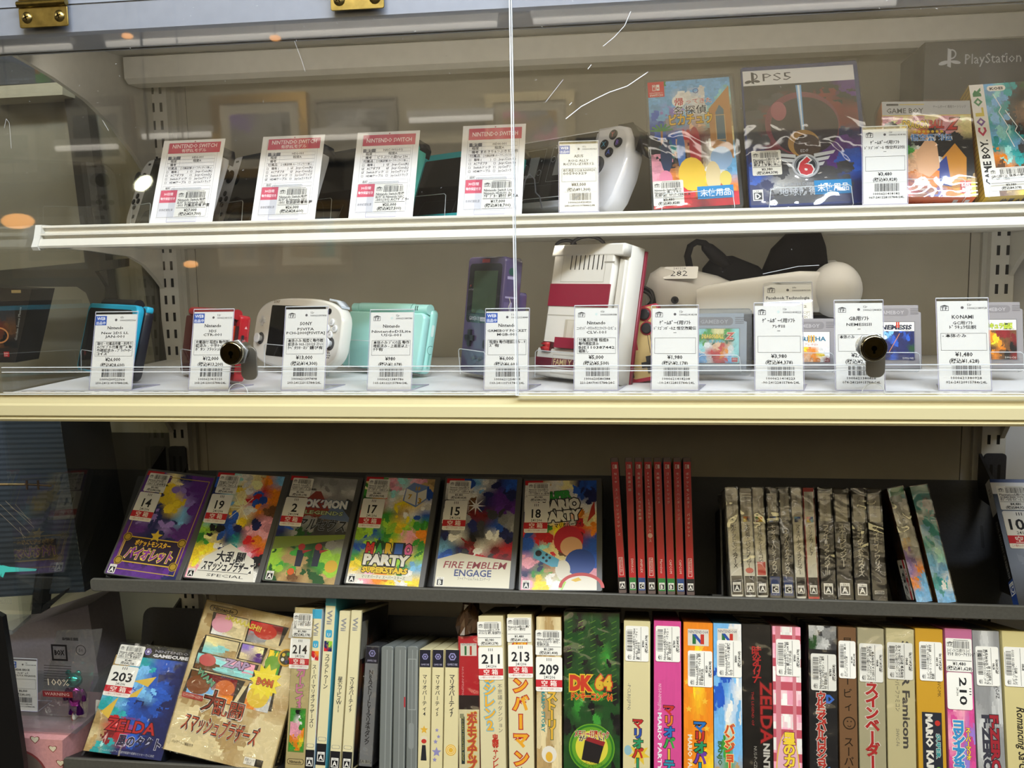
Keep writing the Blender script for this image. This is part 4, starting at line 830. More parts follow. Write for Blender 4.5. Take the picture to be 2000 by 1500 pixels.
mt, W, H = flat(1464, 1704, 124, -.255, ZD1, 24, 14, 1446)
t, P, w, h = easy(mt, W, H, 14, 'tall dark blue game case with a white top band and a red planet', '22346e', cover_space, mtl='shiny_plastic', mg=(2, 3, 5, 6))
price_sticker(t, P, w*.03, h*.21, w*.26, h*.18, ['Playstation5用ｿﾌﾄ 地', '球防衛軍6 CERO D (17', '歳以上対象) 未使用'], '¥3,980', '(税込¥4,378)', 6); unused(t, P, w*.56, h*.055, w*.32, h*.1); wrap(t, W, H, 14, seed=2)
easel(mt, 90, 16, 'clear easel under the tall dark blue game case', 18, 90, G1)

def cover_gb(m, w, h):
    m.art(0, h*.0, w, h*.85, ['mymymy', 'KyOKmy', 'OKKKKK', 'rGWKKK', 'GSSWNK', 'ROSBWK', 'RrOOYe', 'RRrBOY'], 4, seed=12)
    m.poly([(w*.36, h*.45), (w*.5, h*.62), (w*.6, h*.55), (w*.62, h*.3), (w*.5, h*.2), (w*.38, h*.25)], 'e3b48e'); m.poly([(w*.65, h*.4), (w*.8, h*.55), (w*.92, h*.4), (w*.9, h*.1), (w*.72, h*.08)], 'c98a34'); m.poly([(w*.62, h*.35), (w*.7, h*.42), (w*.74, h*.1), (w*.6, h*.12)], '2c3f8c')
    m.rect(0, h*.85, w, h*.15, 'b9bbc0'); m.rect(0, h*.845, w, h*.008, 'e6c84a'); m.text('GAME BOY', w*.05, h*.875, h*.075, '23232a', w=w*.42, b=.01); m.rrect(w*.05, h*.955, w*.14, h*.022, 1, '23232a'); m.rect(w*.2, h*.962, w*.28, h*.01, 'c8b25a'); m.text('ゲームボーイ 専用カートリッジ', w*.58, h*.925, h*.035, '3a3a42', w=w*.37)
    m.text('DRAGON', w*.22, h*.715, h*.11, 'f2cc2e', w=w*.30, b=.04, out='23180c', res=2, shear=.12); m.text('BALL', w*.52, h*.715, h*.11, 'd23828', w=w*.17, b=.04, out='23180c', res=2, shear=.12); m.text('Z', w*.72, h*.70, h*.16, 'd23828', w=w*.12, b=.05, out='23180c', res=2, shear=.2)
    for i in range(7): m.disc(w*(.36+.05*i), h*.675, w*.018, 'f0c832', n=10)
    m.text('悟空飛翔伝', w*.54, h*.585, h*.075, '4a8ad8', a='c', b=.02, out='e8ecf2'); m.rect(w*.83, h*.03, w*.12, h*.13, 'c8222c'); m.text('BAN', w*.89, h*.10, h*.06, 'f2ece6', a='c', b=.02, w=w*.09); m.text('DAI', w*.89, h*.045, h*.06, 'f2ece6', a='c', b=.02, w=w*.08)
    m.text('©鳥山明/集英社・フジテレビ・東映動画', w*.06, h*.06, h*.03, 'e6ded2', w=w*.4); m.text('MADE IN JAPAN', w*.22, h*.025, h*.025, 'e6ded2')
def gb_bottom(m, w, d): m.rect(0, 0, w, d, 'd2602e'); m.text('ドラゴンボールZ', w*.2, d*.2, d*.5, 'a82a2a', w=w*.4, b=.02); m.text('11', w*.78, d*.15, d*.8, 'cfd4dc', b=.05)
mt, W, H = flat(1730, 1907, 198, -.262, ZD1, 22, 30, 1722)
t, P, w, h = cardbox(mt, W, H, 30, 'silver topped orange cartridge box behind the rightmost price tag', 'c9763a', cover_gb, bottom=gb_bottom); wrap(t, W, H, 30, seed=3)
easel(mt, 70, 32, 'clear easel under the silver topped orange box', 16, 60, G1)

def cover_gbc(m, w, h):
    m.art(w*.2, 0, w*.8, h, ['btTDgD', 'TbDKKD', 'bTKHSK', 'TbKHHK', 'btTKKT', 'TTbHDT', 'OtTDOH', 'HOHOHe', 'eHOHee', 'HeYHeH'], 4, seed=21)
    for a in ([(.32, .9), (.4, .78), (.36, .74), (.46, .6), (.42, .56), (.5, .42)], [(.45, .75), (.58, .6), (.54, .56), (.66, .45)]):
        for p, q in zip(a, a[1:]): m.line(w*p[0], h*p[1], w*q[0], h*q[1], .9, 'e8f0f4')
    m.rect(0, 0, w*.2, h, 'e4e2dc'); u = w*.145
    m.text('GAME BOY.', u, h*.10, w*.15, '17171b', w=h*.40, rot=90, b=.03)
    for i, (ch, c) in enumerate(zip('COLOR', ('b02a4a', '6a3a8c', 'c8b428', '2a7a4a', '2a7a4a'))): m.text(ch, u, h*(.53+.09*i), w*.15, c, w=h*.08, rot=90, b=.05)
    m.rrect(w*.24, h*.93, w*.26, h*.05, 4, 'eceae4'); m.text('KOEI', w*.37, h*.942, h*.032, '23232a', a='c', b=.04, w=w*.18)
    m.text('信長の野望', w*.64, h*.09, h*.12, '4a2a6a', a='c', w=w*.66, b=.04, out='e8e2d0', res=2)
def gbc_bottom(m, w, d): m.rect(0, 0, w, d, 'c8a83c'); m.text('信長の野望', w*.25, d*.15, d*.7, '2a2a4a', w=w*.5, b=.04)
mt, W, H = flat(1924, 2070, 161, -.262, ZD1, 22, 28, 1892)
def gbc_left(m, d, h):
    m.rect(0, 0, d, h, 'c9a93e')
    for k in range(26): m.rect(0, h*k/26, d, .7, '6a5a24'); m.rect(d*((k*7) % 5)/5, h*k/26, .7, h/26, '6a5a24')
t, P, w, h = cardbox(mt, W, H, 28, 'yellow brick patterned cartridge box with a stormy print at the right edge', 'c9a93e', cover_gbc, bottom=gbc_bottom, left=gbc_left)
price_sticker(t, P, w*.09, h*.045, w*.56, h*.20, ['GBC用ｿﾌﾄ 信長の野望', 'ｹﾞｰﾑﾎﾞｰｲ版2 -'], '¥3,980', '(税込¥4,378)', 9)
easel(mt, 70, 30, 'clear easel under the yellow brick patterned box', 16, 60, G1)

def cover_ps(m, w, h):
    m.poly([(w*.3, h*.62), (w, h*.5), (w, h*.98), (w*.3, h*.99)], '1f2532'); m.poly([(w*.3, h*.55), (w*1.0, h*.44), (w, h*.5), (w*.3, h*.62)], '283044')
    m.disc(w*.28, h*.52, w*.19, '202228', w*.13, 30, -.3); m.disc(w*.19, h*.55, w*.06, '4c4a44', w*.075, 18); m.disc(w*.27, h*.6, w*.045, '454c5a', w*.03, 6, .4); m.disc(w*.32, h*.5, w*.05, '50586a', w*.035, 6, .3); m.disc(w*.22, h*.32, w*.11, '3c4450', w*.06, 20)
    m.text('PlayStation', w*.22, h*.86, h*.085, 'a9adb4', w=w*.30); u = w*.09; z = h*.86
    m.poly([(u+w*.035, z-h*.008), (u+w*.055, z-h*.018), (u+w*.055, z+h*.09), (u+w*.035, z+h*.098)], 'a9adb4'); m.ring(u+w*.055, z+h*.062, w*.028, 1.6, 'a9adb4', 12, None, -90, 90); m.disc(u+w*.015, z+h*.012, w*.028, 'a9adb4', h*.012, 14, .25); m.disc(u+w*.08, z+h*.014, w*.028, 'a9adb4', h*.010, 14, -.2)
mt, W, H = flat(1797, 2160, 74, -.165, ZD1, 2, 100)
t, P, w, h = cardbox(mt, W, H, 100, 'large dark carton standing at the back right of the upper shelf', '16171c', cover_ps, name='game_box', cat='box', mtl='card_print')

# ================================================================ LOWER WHITE SHELF
G3 = 'clear easels under the goods of the lower white shelf'
# black and turquoise folding handheld
mt = pose(-.6655, -.2609, 1.3225, -39.4, 15) @ Matrix.Scale(1.04, 4)
t = thing('folding_handheld', 'closed black folding handheld with turquoise edges at the left of the shelf', 'game console', mt); W, H, D = 160, 86.5, 20.8; a = W/2
m = M(); m.rbox(-a, 0, 0, a, 9, H, 9, '20a0c4', 1.5); m.P = PF(-.1); m.rrect(-a+4, 3, W-14, H-9, 8, '141416'); m.build('lid', 'plastic', t)
m = M(); m.rbox(-a, 10, 0, a, D, H-1, 9, '1d1f28', 2); m.build('base', 'plastic', t)
m = M(); m.tube([(-a+22, 13, H+2), (a-30, 13, H+2)], 6.5, '15161c', 12); m.build('hinge', 'plastic', t)
m = M(); m.rbox(a-14, 11, H-7, a+.6, D-2, H+.8, 3, '2aa8cc', 1); m.build('shoulder_button', 'plastic', t)
easel(mt, 100, D, 'clear easel under the black and turquoise handheld', 26, 62, G3)
# red folding handheld
mt = pose(-.5203, -.2823, 1.3234, -42.8, 10.2) @ Matrix.Scale(1.1, 4)
t = thing('folding_handheld', 'closed metallic red folding handheld behind the left lock', 'game console', mt); W, H, D = 134, 72, 21; a = W/2
m = M(); m.rbox(-a+2, 1, 0, a-8, 9, H-7, 3, '4a1016', 1); m.build('lid', 'shiny_plastic', t)
m = M(); m.rbox(-a, 9.5, 0, a, D, H-2, 4, 'b01c26', 1.2)
m.P = PR(a); m.rect(11, 8, 8, 40, '8e1620'); m.rect(12.5, 40, 3, 9, '17171b'); m.text('STYLUS', 17, 30, 4.5, 'd8989c', rot=90); m.poly([(15, 56), (18, 56), (16.5, 59)], 'e0b0b0'); m.build('base', 'shiny_plastic', t)
m = M(); m.tube([(-a+4, 8, H-2), (a-5, 8, H-2)], 5.5, 'a01a24', 12); m.build('hinge', 'shiny_plastic', t)
m = M(); m.box(a-8, 1.5, 10, a-3, 6, H-14, 'd8401c'); m.box(a-8, 6, 8, a-1, 9.4, H-14, '3a0c12'); m.box(a-2, 7, 18, a-.5, 9, 26, 'c8c4c0'); m.build('side_slot', 'shiny_plastic', t)
easel(mt, 90, D, 'clear easel under the red handheld', 26, 55, G3)
# white wide handheld
mt = pose(-.4292, -.2255, 1.3245, -36.7, 12.1) @ Matrix.Scale(1.08, 4)
t = thing('handheld_console', 'white oval handheld console with large dark screen and round buttons', 'game console', mt); W, H, D = 183, 83.5, 15; a = W/2
o = []
for k in range(40):
    q = R(9*k); c, s = math.cos(q), math.sin(q); o.append((a*math.copysign(abs(c)**.72, c), H/2+H/2*math.copysign(abs(s)**.50, s)))
m = M(); m.prism([(x, z if abs(x) < 62 else z) for x, z in o], 0, D, 'dcdad2', 2.5); m.P = PF(-.05); m.text('SONY', -54, H-7, 5, '8a7a60', b=.03); m.text('PSVITA', -8, 4, 6, '6a6a70', w=17); m.build('body', 'shiny_plastic', t)
m = M(PF(-.15)); m.rrect(-57, 13, 113, 61, 2, '0e0e11'); m.build('screen', 'screen_glass', t)
m = M()
for dx, dz in ((0, 7), (0, -7), (7, 0), (-7, 0)): m.cyl(72+dx, 50+dz, 4.2, -2, .2, 'e6e8ea', 16, .8)
m.P = PF(-2.1)
for dx, dz, ch in ((0, 7, '△'), (0, -7, '×'), (7, 0, '○'), (-7, 0, '□')): m.lay = 0; m.text(ch, 72+dx, 50+dz-1.8, 4.5, '7a7a80', a='c')
m.cyl(64, 69, 3.4, -.6, .1, '17171b', 16)
for k in range(7): m.P = PF(-.1); m.lay = 0; m.disc(72+3*math.cos(k*1.047)*(k > 0), 20+3*math.sin(k*1.047)*(k > 0), .9, '3a3a3a', n=8)
m.build('face_buttons', 'shiny_plastic', t)
m = M(); m.rbox(-79, 52, -67, -1.8, .2, 57, 1, 'd2d4d6') if 0 else m.box(-79, -1.6, 52.5, -67, .2, 56.5, 'd0d2d4'); m.box(-75, -1.6, 48.5, -71, .2, 60.5, 'd0d2d4'); m.build('direction_pad', 'shiny_plastic', t)
for s in (-1, 1):
    m = M(); m.cyl(s*73, 33, 7.5, -.3, .2, '4a4a4c', 22); m.cyl(s*73, 33, 3.5, -4, 0, 'b8babc', 14); m.cyl(s*73, 33, 6, -6.5, -4, 'd8dadc', 22, 1); m.build('thumbstick', 'plastic', t)
m = M(); m.loft([[(x, 3, z), (x, D-1, z), (x, D-1, z+2.5), (x, 3, z+2.5)] for x, z in ((56, H-2), (70, H-3.5), (81, H-10))], 'c2cad4'); m.build('shoulder_button', 'shiny_plastic', t)
easel(mt, 100, D, 'clear easel under the white oval handheld', 26, 60, G3)
# mint folding handheld
mt = pose(-.318, -.2254, 1.3245, -33.6, 14) @ Matrix.Scale(1.09, 4)
t = thing('folding_handheld', 'closed mint green folding handheld left of the clear purple one', 'game console', mt); W, H, D = 133, 74, 21.5; a = W/2; mc = 'a4dad4'
m = M(); m.rbox(-a, 0, 0, a, 10, H-8, 7, mc, 2); m.build('lid', 'shiny_plastic', t)
m = M(); m.rbox(-a, 10.6, 0, a, D, H-1, 7, '9fd8d0', 2); m.P = PR(a); m.rrect(13, 42, 4, 13, 1.5, 'd2e8e2'); m.ring(16, 27, 5, .6, '4a7a72', 18, None, 60, 300); m.rect(14, 6, 2.5, 16, '7ab8ac'); m.build('base', 'shiny_plastic', t)
m = M(); m.tube([(-a+2, 9, H-3), (-a+14, 9, H-3)], 6, mc, 12); m.tube([(-a+15, 9, H-2.5), (a-28, 9, H-2.5)], 6.2, mc, 12); m.tube([(a-27, 9, H-3), (a-2, 9, H-3)], 6, mc, 12)
for x in (a-20, a-17): m.tube([(x, 3.2, H-5), (x, 3.0, H-2.6), (x, 3.4, H+.2)], .5, '24403c', 5)
m.build('hinge', 'shiny_plastic', t)
easel(mt, 90, D, 'clear easel under the mint green handheld', 30, 60, G3)
# clear purple upright handheld
mt = pose(-.1835, -.272, 1.3225, -50, 7) @ Matrix.Scale(1.08, 4)
t = thing('upright_handheld', 'clear purple upright handheld with a grey green screen', 'game console', mt); W, H, D = 77.6, 127.6, 22; a = W/2; pc = '6a5f80'
m = M(); m.rbox(-a, 0, 0, a, D, H, 6, '4d4460', 1.5); m.P = PR(a); m.rrect(4, 92, 8, 14, 1, '4c4462'); m.rect(2, 30, 6, 50, '5a5072'); m.rect(9, 40, 3, 40, '8c84a0'); m.disc(9, 112, 4, '2c4a44'); m.rect(4, 104, 9, 3, '9a92ac'); m.rect(3, 84, 14, 2, '9088a4')
for k in range(8): m.line(8+2*(k % 2), 45+k*5, 10-2*(k % 2), 50+k*5, .7, 'b8b29a')
m.build('body', 'shiny_plastic', t)
m = M(); m.rbox(-a+4, D, 30, a-2, D+10, 92, 4, '4a4160', 1); m.build('battery_hump', 'shiny_plastic', t)
m = M(PF(-.1)); m.rrect(-a+5, 56, W-10, 64, 5, '26282f'); m.rect(-a+15, 66, W-27, 47, '3b4a3c'); m.frame(-a+15, 66, W-27, 47, .6, '17191c'); m.text('GAMEBOY', -a+12, 58.5, 6.2, 'b0aeb8', w=22); m.rrect(-a+35, 58, 12, 4.4, 1, 'b0aeb8'); m.text('pocket', -a+36, 58.8, 4, '26282f', w=10); m.disc(-a+10, 96, 1.3, '7a2a2a'); m.text('BATTERY', -a+6.5, 91, 2.6, '8a8894'); m.rect(-8, 121, 16, 4, 'a03a48'); m.build('screen', 'screen_glass', t)
m = M(); m.box(-30, -2.5, 36, -12, .2, 42, '1e1e24'); m.box(-24, -2.5, 30, -18, .2, 48, '1e1e24'); m.build('direction_pad', 'plastic', t)
m = M(); m.cyl(14, 34, 5.2, -2.5, .2, '2a2a34', 18, .8); m.cyl(27, 40, 5.2, -2.5, .2, '2a2a34', 18, .8)
for x in (-8, 4): m.tube([(x-3, -.8, 17), (x+3, -.8, 19)], 1.6, '44404e', 8)
m.build('face_buttons', 'plastic', t)
easel(mt, 62, D+8, 'clear easel under the clear purple handheld', 26, 80, G3)
# white and maroon console on end
mt = pose(-.0757, -.3077, 1.3225, -40.5, 11.9) @ Matrix.Scale(1.075, 4)
t = thing('mini_console', 'small white and maroon game console standing on its end', 'game console', mt); W, H, D = 108, 142, 38; a = W/2; wh = 'dedad0'; mr_ = '8c2036'
m = M(); m.prism([(-a, 0), (a-1, 0), (a-3, 40), (a-4, H), (-a+4, H), (-a+3, 40)], 16, D, 'd8d4ca', 1.5); m.prism([(-a+6, 30), (a-16, 30), (a-16, H-1), (-a+6, H-1)], 5, 17, wh, 1.5)
m.prism([(-a+1, 0), (a-1, 0), (a-3, 30), (-a+3, 30)], 1, 17, wh, 2); m.prism([(-a+2, H-12), (a-4, H-12), (a-4, H), (-a+4, H)], 4, 18, wh, 1.5)
m.prism([(a-14, 34), (a-5, 34), (a-6, H-16), (a-14, H-14)], 12, 18, 'd2cec4', 1)
m.P = PF(4.9)
for k in range(8): m.rect(-22+k*6.4, H-27, 1.3, 25, '1c1a18')
m.rect(26, H-20, 14, 1.4, '9a9488'); m.frame(-34, H-40, 62, 40, .4, 'b8b2a4'); m.rect(-a+6, 66, W-22, .8, 'b4aea0'); m.P = PF(.9); m.frame(-26, 4, 70, 20, .5, 'b4aea0'); m.build('body', 'plastic', t)
m = M(); m.box(-a+6, 4.2, 76, a-16, 6, 100, mr_); m.build('maroon_lid', 'plastic', t)
m = M(PF(.8)); m.rect(-a+2, 11, W-4, 9, '6e1a2c'); m.rect(-a+2, 9, W-4, .8, '6e1a2c'); m.text('FAMILY COMPUTER', -24, 12.8, 9.5, 'dcc48c', w=72, b=.01, res=2); m.build('name_band', 'card_print', t)
m = M(); m.box(-18, 4.3, 40, 18, 5.4, 62, 'bcb4a2'); m.box(-14, 3.8, 41, 14, 4.6, 61, 'cfc8b8'); m.box(-1, 1, 40, 3, 5, 61, 'e0dccf'); m.build('eject_slot', 'plastic', t)
m = M(); m.box(-22, -4, 31, 22, 8, 42, mr_); m.build('eject_lever', 'plastic', t)
m = M(); m.box(-42, -1, 26, -30, 5, 37, '4a0f18'); m.loft([[(-41, y, z), (-31, y, z), (-31, 5, z), (-41, 5, z)] for y, z in ((-3, 27), (-5, 30), (-2, 32), (-5, 34), (-2, 36))], 'a82a2e'); m.build('power_switch', 'shiny_plastic', t)
m = M(); m.prism([(-a+1, 1), (a-.5, 1), (a-2.4, 40), (a-3.2, H-2), (-a+5, H-2), (-a+4, 40)], D, D+4.5, '7c1c30', .8); m.build('maroon_base', 'plastic', t)
easel(mt, 90, D, 'clear easel under the white and maroon console', 26, 90, G3)
# its controller and cord
mt = placed(1226, 1300, -.30, 1.3185, 10, 610, 1208, -18)[0] @ Matrix.Scale(1.0, 4)
t = thing('game_controller', 'red and gold wired controller standing on end right of the maroon console', 'game controller', mt)
m = M(); m.rbox(-26, 0, 0, 26, 12, 84, 3, '9c1e34', 1)
m.build('body', 'plastic', t)
m = M(PF(-.1)); m.rrect(-14, 4, 38, 78, 2, 'b59a62'); m.poly([(-24, 36), (-4, 36), (-4, 52), (-14, 66), (-24, 66)], '9c1e34'); m.rect(-24, 12, 12, 16, '9c1e34')
for k in range(6): m.lay = 4; m.rect(-18, 40+k*3.4, 13, 1.5, '7c1628')
for x in (9, 12): m.lay = 6; m.rect(x, 30, .7, 46, '2a2018')
m.rect(-20, 6, 7, 6, '1c1a18'); m.text('Ⅱ', -3, 50, 5, '2a2018', rot=90); m.build('face_plate', 'card_print', t)
m = M()
for z in (58, 74): m.cyl(10, z, 7.8, -.8, .2, '8c1a2c', 22); m.cyl(10, z, 6, -3.2, -.6, '17171a', 22, .8)
m.build('face_buttons', 'plastic', t)
m = M(); m.box(-2, -2.6, 15, 16, .2, 21, '1c1c20'); m.box(4, -2.6, 9, 10, .2, 27, '1c1c20'); m.build('direction_pad', 'plastic', t)
c = at(1252, 588, -.20); m = M(); cx, cy_, cz = c.x*1000, c.y*1000, c.z*1000
for k in range(7):
    a_ = k*.9; rx, rz = 17-k*.6, 13+2*math.sin(k*2.1); pts = []
    for i in range(25):
        q = 2*math.pi*i/24; pts.append((cx+rx*math.cos(q)*math.cos(a_*.25)-rz*math.sin(q)*math.sin(a_*.25)+k*1.6-4, cy_+k*2.4-6+3*math.sin(q*2), cz+rz*math.sin(q)*math.cos(a_*.2)+rx*math.cos(q)*math.sin(a_*.25)+math.sin(k)*3))
    m.tube(pts, 2.1, '1b1a1c', 7, False)
m.tube([(cx-14, cy_-4, cz+4), (cx-20, cy_-2, cz-14), (cx-16, cy_, cz-34), (cx-4, cy_, cz-38), (cx+8, cy_, cz-34)], 2.1, '1b1a1c', 7)
m.tube([(cx-26, cy_+2, cz+20), (cx-16, cy_, cz+10), (cx-15, cy_-2, cz-6)], 2.1, '1b1a1c', 7); cdp = m.build('cord_loops', 'rubber', t, None)
cdp.matrix_parent_inverse = t.matrix_world.inverted(); m = M(); m.tube([(cx-12, cy_-11, cz-4), (cx-9, cy_-12, cz-14), (cx-12, cy_-9, cz-26)], 2.4, '2a5ab4', 7); bt = m.build('twist_tie', 'rubber', t, None, 'blue tie'); bt.matrix_parent_inverse = t.matrix_world.inverted()
m = M()
for px, py, r_ in ((1105, 478, 12), (1148, 478, 20)):
    p = at(px, py, -.20); m.tube([(p.x*1000+r_*math.cos(q), p.y*1000+4*math.sin(q), p.z*1000+r_*.6*math.sin(q)-2) for q in (2*math.pi*i/16 for i in range(17))], 2.2, '1b1a1c', 7, False)
p = at(1130, 480, -.20); m.tube([(p.x*1000-8, p.y*1000, p.z*1000-8), (p.x*1000, p.y*1000+4, p.z*1000-60), (p.x*1000+4, p.y*1000+6, 1319)], 2.2, '1b1a1c', 7)
o = m.build('coiled_cord', 'rubber'); tag(o, 'coil of black cord showing over the top of the white and maroon console', 'cord')

# white headset with straps
YH = -.17
t = thing('vr_headset', 'white headset with black straps lying behind the tags', 'headset', pose(*at(1480, 700, YH), 0)); o_ = t.matrix_world.translation.copy(); o_.z = t.matrix_world.translation.z
def lp(px, py, Y=YH): q = at(px, py, Y)-o_; return (q.x*1000, q.y*1000, q.z*1000)
def body(pts, c, name, mtl, n=16, sq=.8):
    """soft shape through (px, py, Y, half width, half height, half depth) sections"""
    m = M(); rings = []
    for px, py, Y, rx, rz in pts:
        x, y, z = lp(px, py, Y); rings.append([(x, y+rx*math.copysign(abs(math.cos(q))**sq, math.cos(q)), z+rz*math.copysign(abs(math.sin(q))**sq, math.sin(q))) for q in (2*math.pi*i/n for i in range(n))])
    m.loft(rings, c, True, True); return m.build(name, mtl, t)
body([(1262, 590, YH, 6, 20), (1270, 588, YH, 22, 34), (1290, 585, YH-.005, 34, 40), (1340, 588, YH, 40, 40), (1400, 597, YH+.01, 40, 37), (1436, 604, YH+.02, 36, 32), (1450, 607, YH+.02, 20, 22)], 'd2cec6', 'visor', 'plastic', 24, .55)
q = lp(1318, 586, YH-.0545); m = M(); m.cyl(q[0], q[2], 4.5, q[1]-2, q[1]+12, '2a2a2c', 18, .6); m.cyl(q[0], q[2], 2, q[1]-3, q[1], '0a0a0c', 12); q = lp(1324, 606, YH-.054); m.disc(q[0], q[2], .6, '2a2a2c'); m.build('camera_eye', 'screen_glass', t)
q = lp(1325, 556, YH-.02); m = M(T(q[0], q[1]-14, q[2]+13) @ Matrix.Rotation(R(-8), 4, 'Z') @ Matrix.Rotation(R(40), 4, 'X')); m.slab(-18, -9, 40, 22, 2, 0, .4, 'e4e2dc'); m.P = m.P @ T(0, 0, .4); m.text('282', 0, -4, 14, '2a2a2e', a='c'); m.text('241228', 0, 8, 5, '5a5a5e', a='c'); m.build('number_sticker', 'paper', t)
body([(1372, 545, YH+.05, 14, 14), (1390, 536, YH+.045, 30, 22), (1430, 540, YH+.04, 36, 26), (1480, 560, YH+.04, 34, 26), (1510, 580, YH+.04, 20, 18)], '1a1a1c', 'face_cushion', 'fabric')
m = M()
def strap(pts, Y, w, c, name, th=3, mtl='fabric'):
    m = M(); rings = []
    for k, (px, py) in enumerate(pts):
        a_, b_ = pts[max(k-1, 0)], pts[min(k+1, len(pts)-1)]; dx, dz = b_[0]-a_[0], -(b_[1]-a_[1]); d = math.hypot(dx, dz); nx, nz = -dz/d*th/2, dx/d*th/2; x, y, z = lp(px, py, Y)
        rings.append([(x-nx, y, z-nz), (x+nx, y, z+nz), (x+nx, y+w, z+nz), (x-nx, y+w, z-nz)])
    m.loft(rings, c, True, True); return m.build(name, mtl, t)
strap([(1362, 545), (1350, 530), (1344, 500), (1350, 480), (1362, 472), (1376, 474), (1394, 490), (1418, 512), (1434, 524)], YH+.01, 34, '1c1b1c', 'top_strap', 7)
body([(1372, 480, YH+.03, 20, 6), (1392, 496, YH+.03, 22, 12), (1412, 512, YH+.03, 22, 12), (1430, 523, YH+.03, 18, 6)], '201f20', 'strap_pad', 'fabric')
body([(1488, 545, YH+.04, 18, 10), (1508, 524, YH+.04, 30, 26), (1536, 508, YH+.04, 34, 34), (1570, 500, YH+.04, 34, 40), (1592, 500, YH+.035, 32, 40), (1606, 520, YH+.035, 28, 30), (1614, 545, YH+.035, 18, 10)], '171618', 'rear_pad', 'fabric', 16, .8)
body([(1360, 592, YH-.045, 3, 16), (1375, 590, YH-.048, 4, 19), (1430, 582, YH-.05, 4, 20), (1500, 575, YH-.05, 4, 22), (1560, 570, YH-.045, 4, 24), (1600, 570, YH-.03, 4, 24)], 'd9d6cf', 'side_arm', 'plastic')
m = M(); x, y, z = lp(1632, 566, YH-.02); m.ball(x, y, z, 30, 34, 33, 'd3d0ca', 24, 14); m.build('rear_cup', 'plastic', t)
body([(1560, 540, YH+.03, 6, 4), (1590, 530, YH+.03, 10, 12), (1630, 530, YH+.03, 14, 14), (1660, 545, YH+.03, 10, 10)], 'c4c1ba', 'rear_band', 'plastic')
m = M(); x, y, z = lp(1480, 650, YH); m.rbox(lp(1300, 600)[0], y-10, lp(1300, 640)[2]-40, lp(1640, 600)[0], y+50, lp(1480, 616)[2], 6, '26262a', 2); m.build('dark_support', 'plastic', t)

# game cartridges
def cartridge(xl, xr, ytop, label, art, title, tint='8f8b8d', raise_=.014, seed=1, case=False, code='', yaw=-4):
    mt, W, H = placed(xl, xr, -.285, ZD2+raise_, 14, ytop, None, yaw)
    t = thing('game_cartridge', label, 'game cartridge', mt, 'grey cartridges on the lower white shelf'); a = W/2; k = W/57
    m = M(); o = [(-a, 0), (a, 0), (a, H-9*k), (a-3*k, H-8*k), (a-3*k, H), (-a, H)]; m.prism(o, 0, 8*k, tint, .8)
    m.P = PF(-.05); m.rrect(-a+4*k, H-13*k, W-18*k, 9*k, 4*k, '7d797c'); m.text('GAMEBOY', -a+(W-10*k)/2, H-11*k, 6*k, 'a8a4a6', a='c', w=W-28*k, b=.02)
    for i in range(4): m.rect(a-12*k, H-(5+2*i)*k, 9*k, .8*k, '6a666a'); m.rect(-a+.5, H-(5+2*i)*k, 2.5*k, .8*k, '6a666a')
    m.frame(-a+7*k, H*.12, W-14*k, H*.62, .5, '77747a'); m.build('shell', 'plastic', t)
    m = M(PF(-.1, -a+8*k, H*.13)); w, h = W-16*k, H*.60; m.art(0, 0, w, h, art, 4, seed=seed); title(m, w, h); m.text(code, w*.97, h*.03, 3*k, 'e0ddd6', a='r'); m.build('label', 'gloss_print', t)
    if case:
        m = M(); e = 5*k; m.rbox(-a-e, -3, -4, a+e, 11*k, H+5, 4, 'c8ccce', 1); m.build('clear_case', 'clear_case', t, None, 'clear plastic case')
    easel(mt, 48, 12, 'clear easel under the ' + label.split(',')[0], 16, 40, G3); return t
def tl1(m, w, h): m.text('DRAGONBALL', w*.06, h*.72, h*.17, 'e6c83a', w=w*.56, b=.05, out='28402a', shear=.1); m.text('Z', w*.66, h*.70, h*.26, 'd24a30', w=w*.2, b=.05, out='f0e0d0', shear=.2); m.text('悟空激闘伝', w*.45, h*.6, h*.09, '58b0c0', a='c', b=.03); m.rect(w*.82, h*.03, w*.15, h*.13, 'c8323c'); m.text('BAN', w*.895, h*.1, h*.06, 'f0ece6', a='c')
cartridge(1350, 1458, 612, 'grey cartridge with a green and red label in a clear case', ['tGyyGt', 'GgGGgt', 'tWSRSt', 'WRROWt', 'bWRRbt'], tl1, '9aa0a8', .012, 31, True)
def tl2(m, w, h): m.rect(0, h*.5, w, h*.5, 'e2dfd6'); m.text('ARETHA', w*.5, h*.70, h*.2, '2a6a86', a='c', w=w*.8, b=.03); m.text('Ⅲ', w*.5, h*.66, h*.3, 'd8a03a', a='c', b=.03); m.text('アレサⅢ+', w*.5, h*.54, h*.1, 'c0503a', a='c')
cartridge(1536, 1634, 622, 'grey cartridge with a white label and gold lettering', ['WWWWWW', 'WWWWWW', 'WWWWWW', 'WYOOWW', 'YOSOYW', 'WSSOWr'], tl2, seed=32, code='DMG-AZJ')
def tl3(m, w, h): m.rect(0, h*.76, w, h*.24, 'e2dfd6'); m.text('NEMESIS', w*.5, h*.81, h*.16, '17203a', a='c', w=w*.86, b=.05, shear=.15); m.text('Ⅱ', w*.55, h*.86, h*.18, 'c83a2a', a='c', b=.05); m.text('© KONAMI 1991', w*.95, h*.77, h*.04, '17171b', a='r'); m.line(w*.3, h*.2, w*.6, h*.7, .6, 'd88a4a'); m.disc(w*.2, h*.6, w*.06, 'cfe4ea')
cartridge(1702, 1800, 596, 'grey cartridge with a blue starry label right of the right lock', ['NNNgNN', 'NbNNBN', 'NNBNNN', 'BNNNNg', 'NNBNNN'], tl3, seed=33, code='DMG-NEJ')
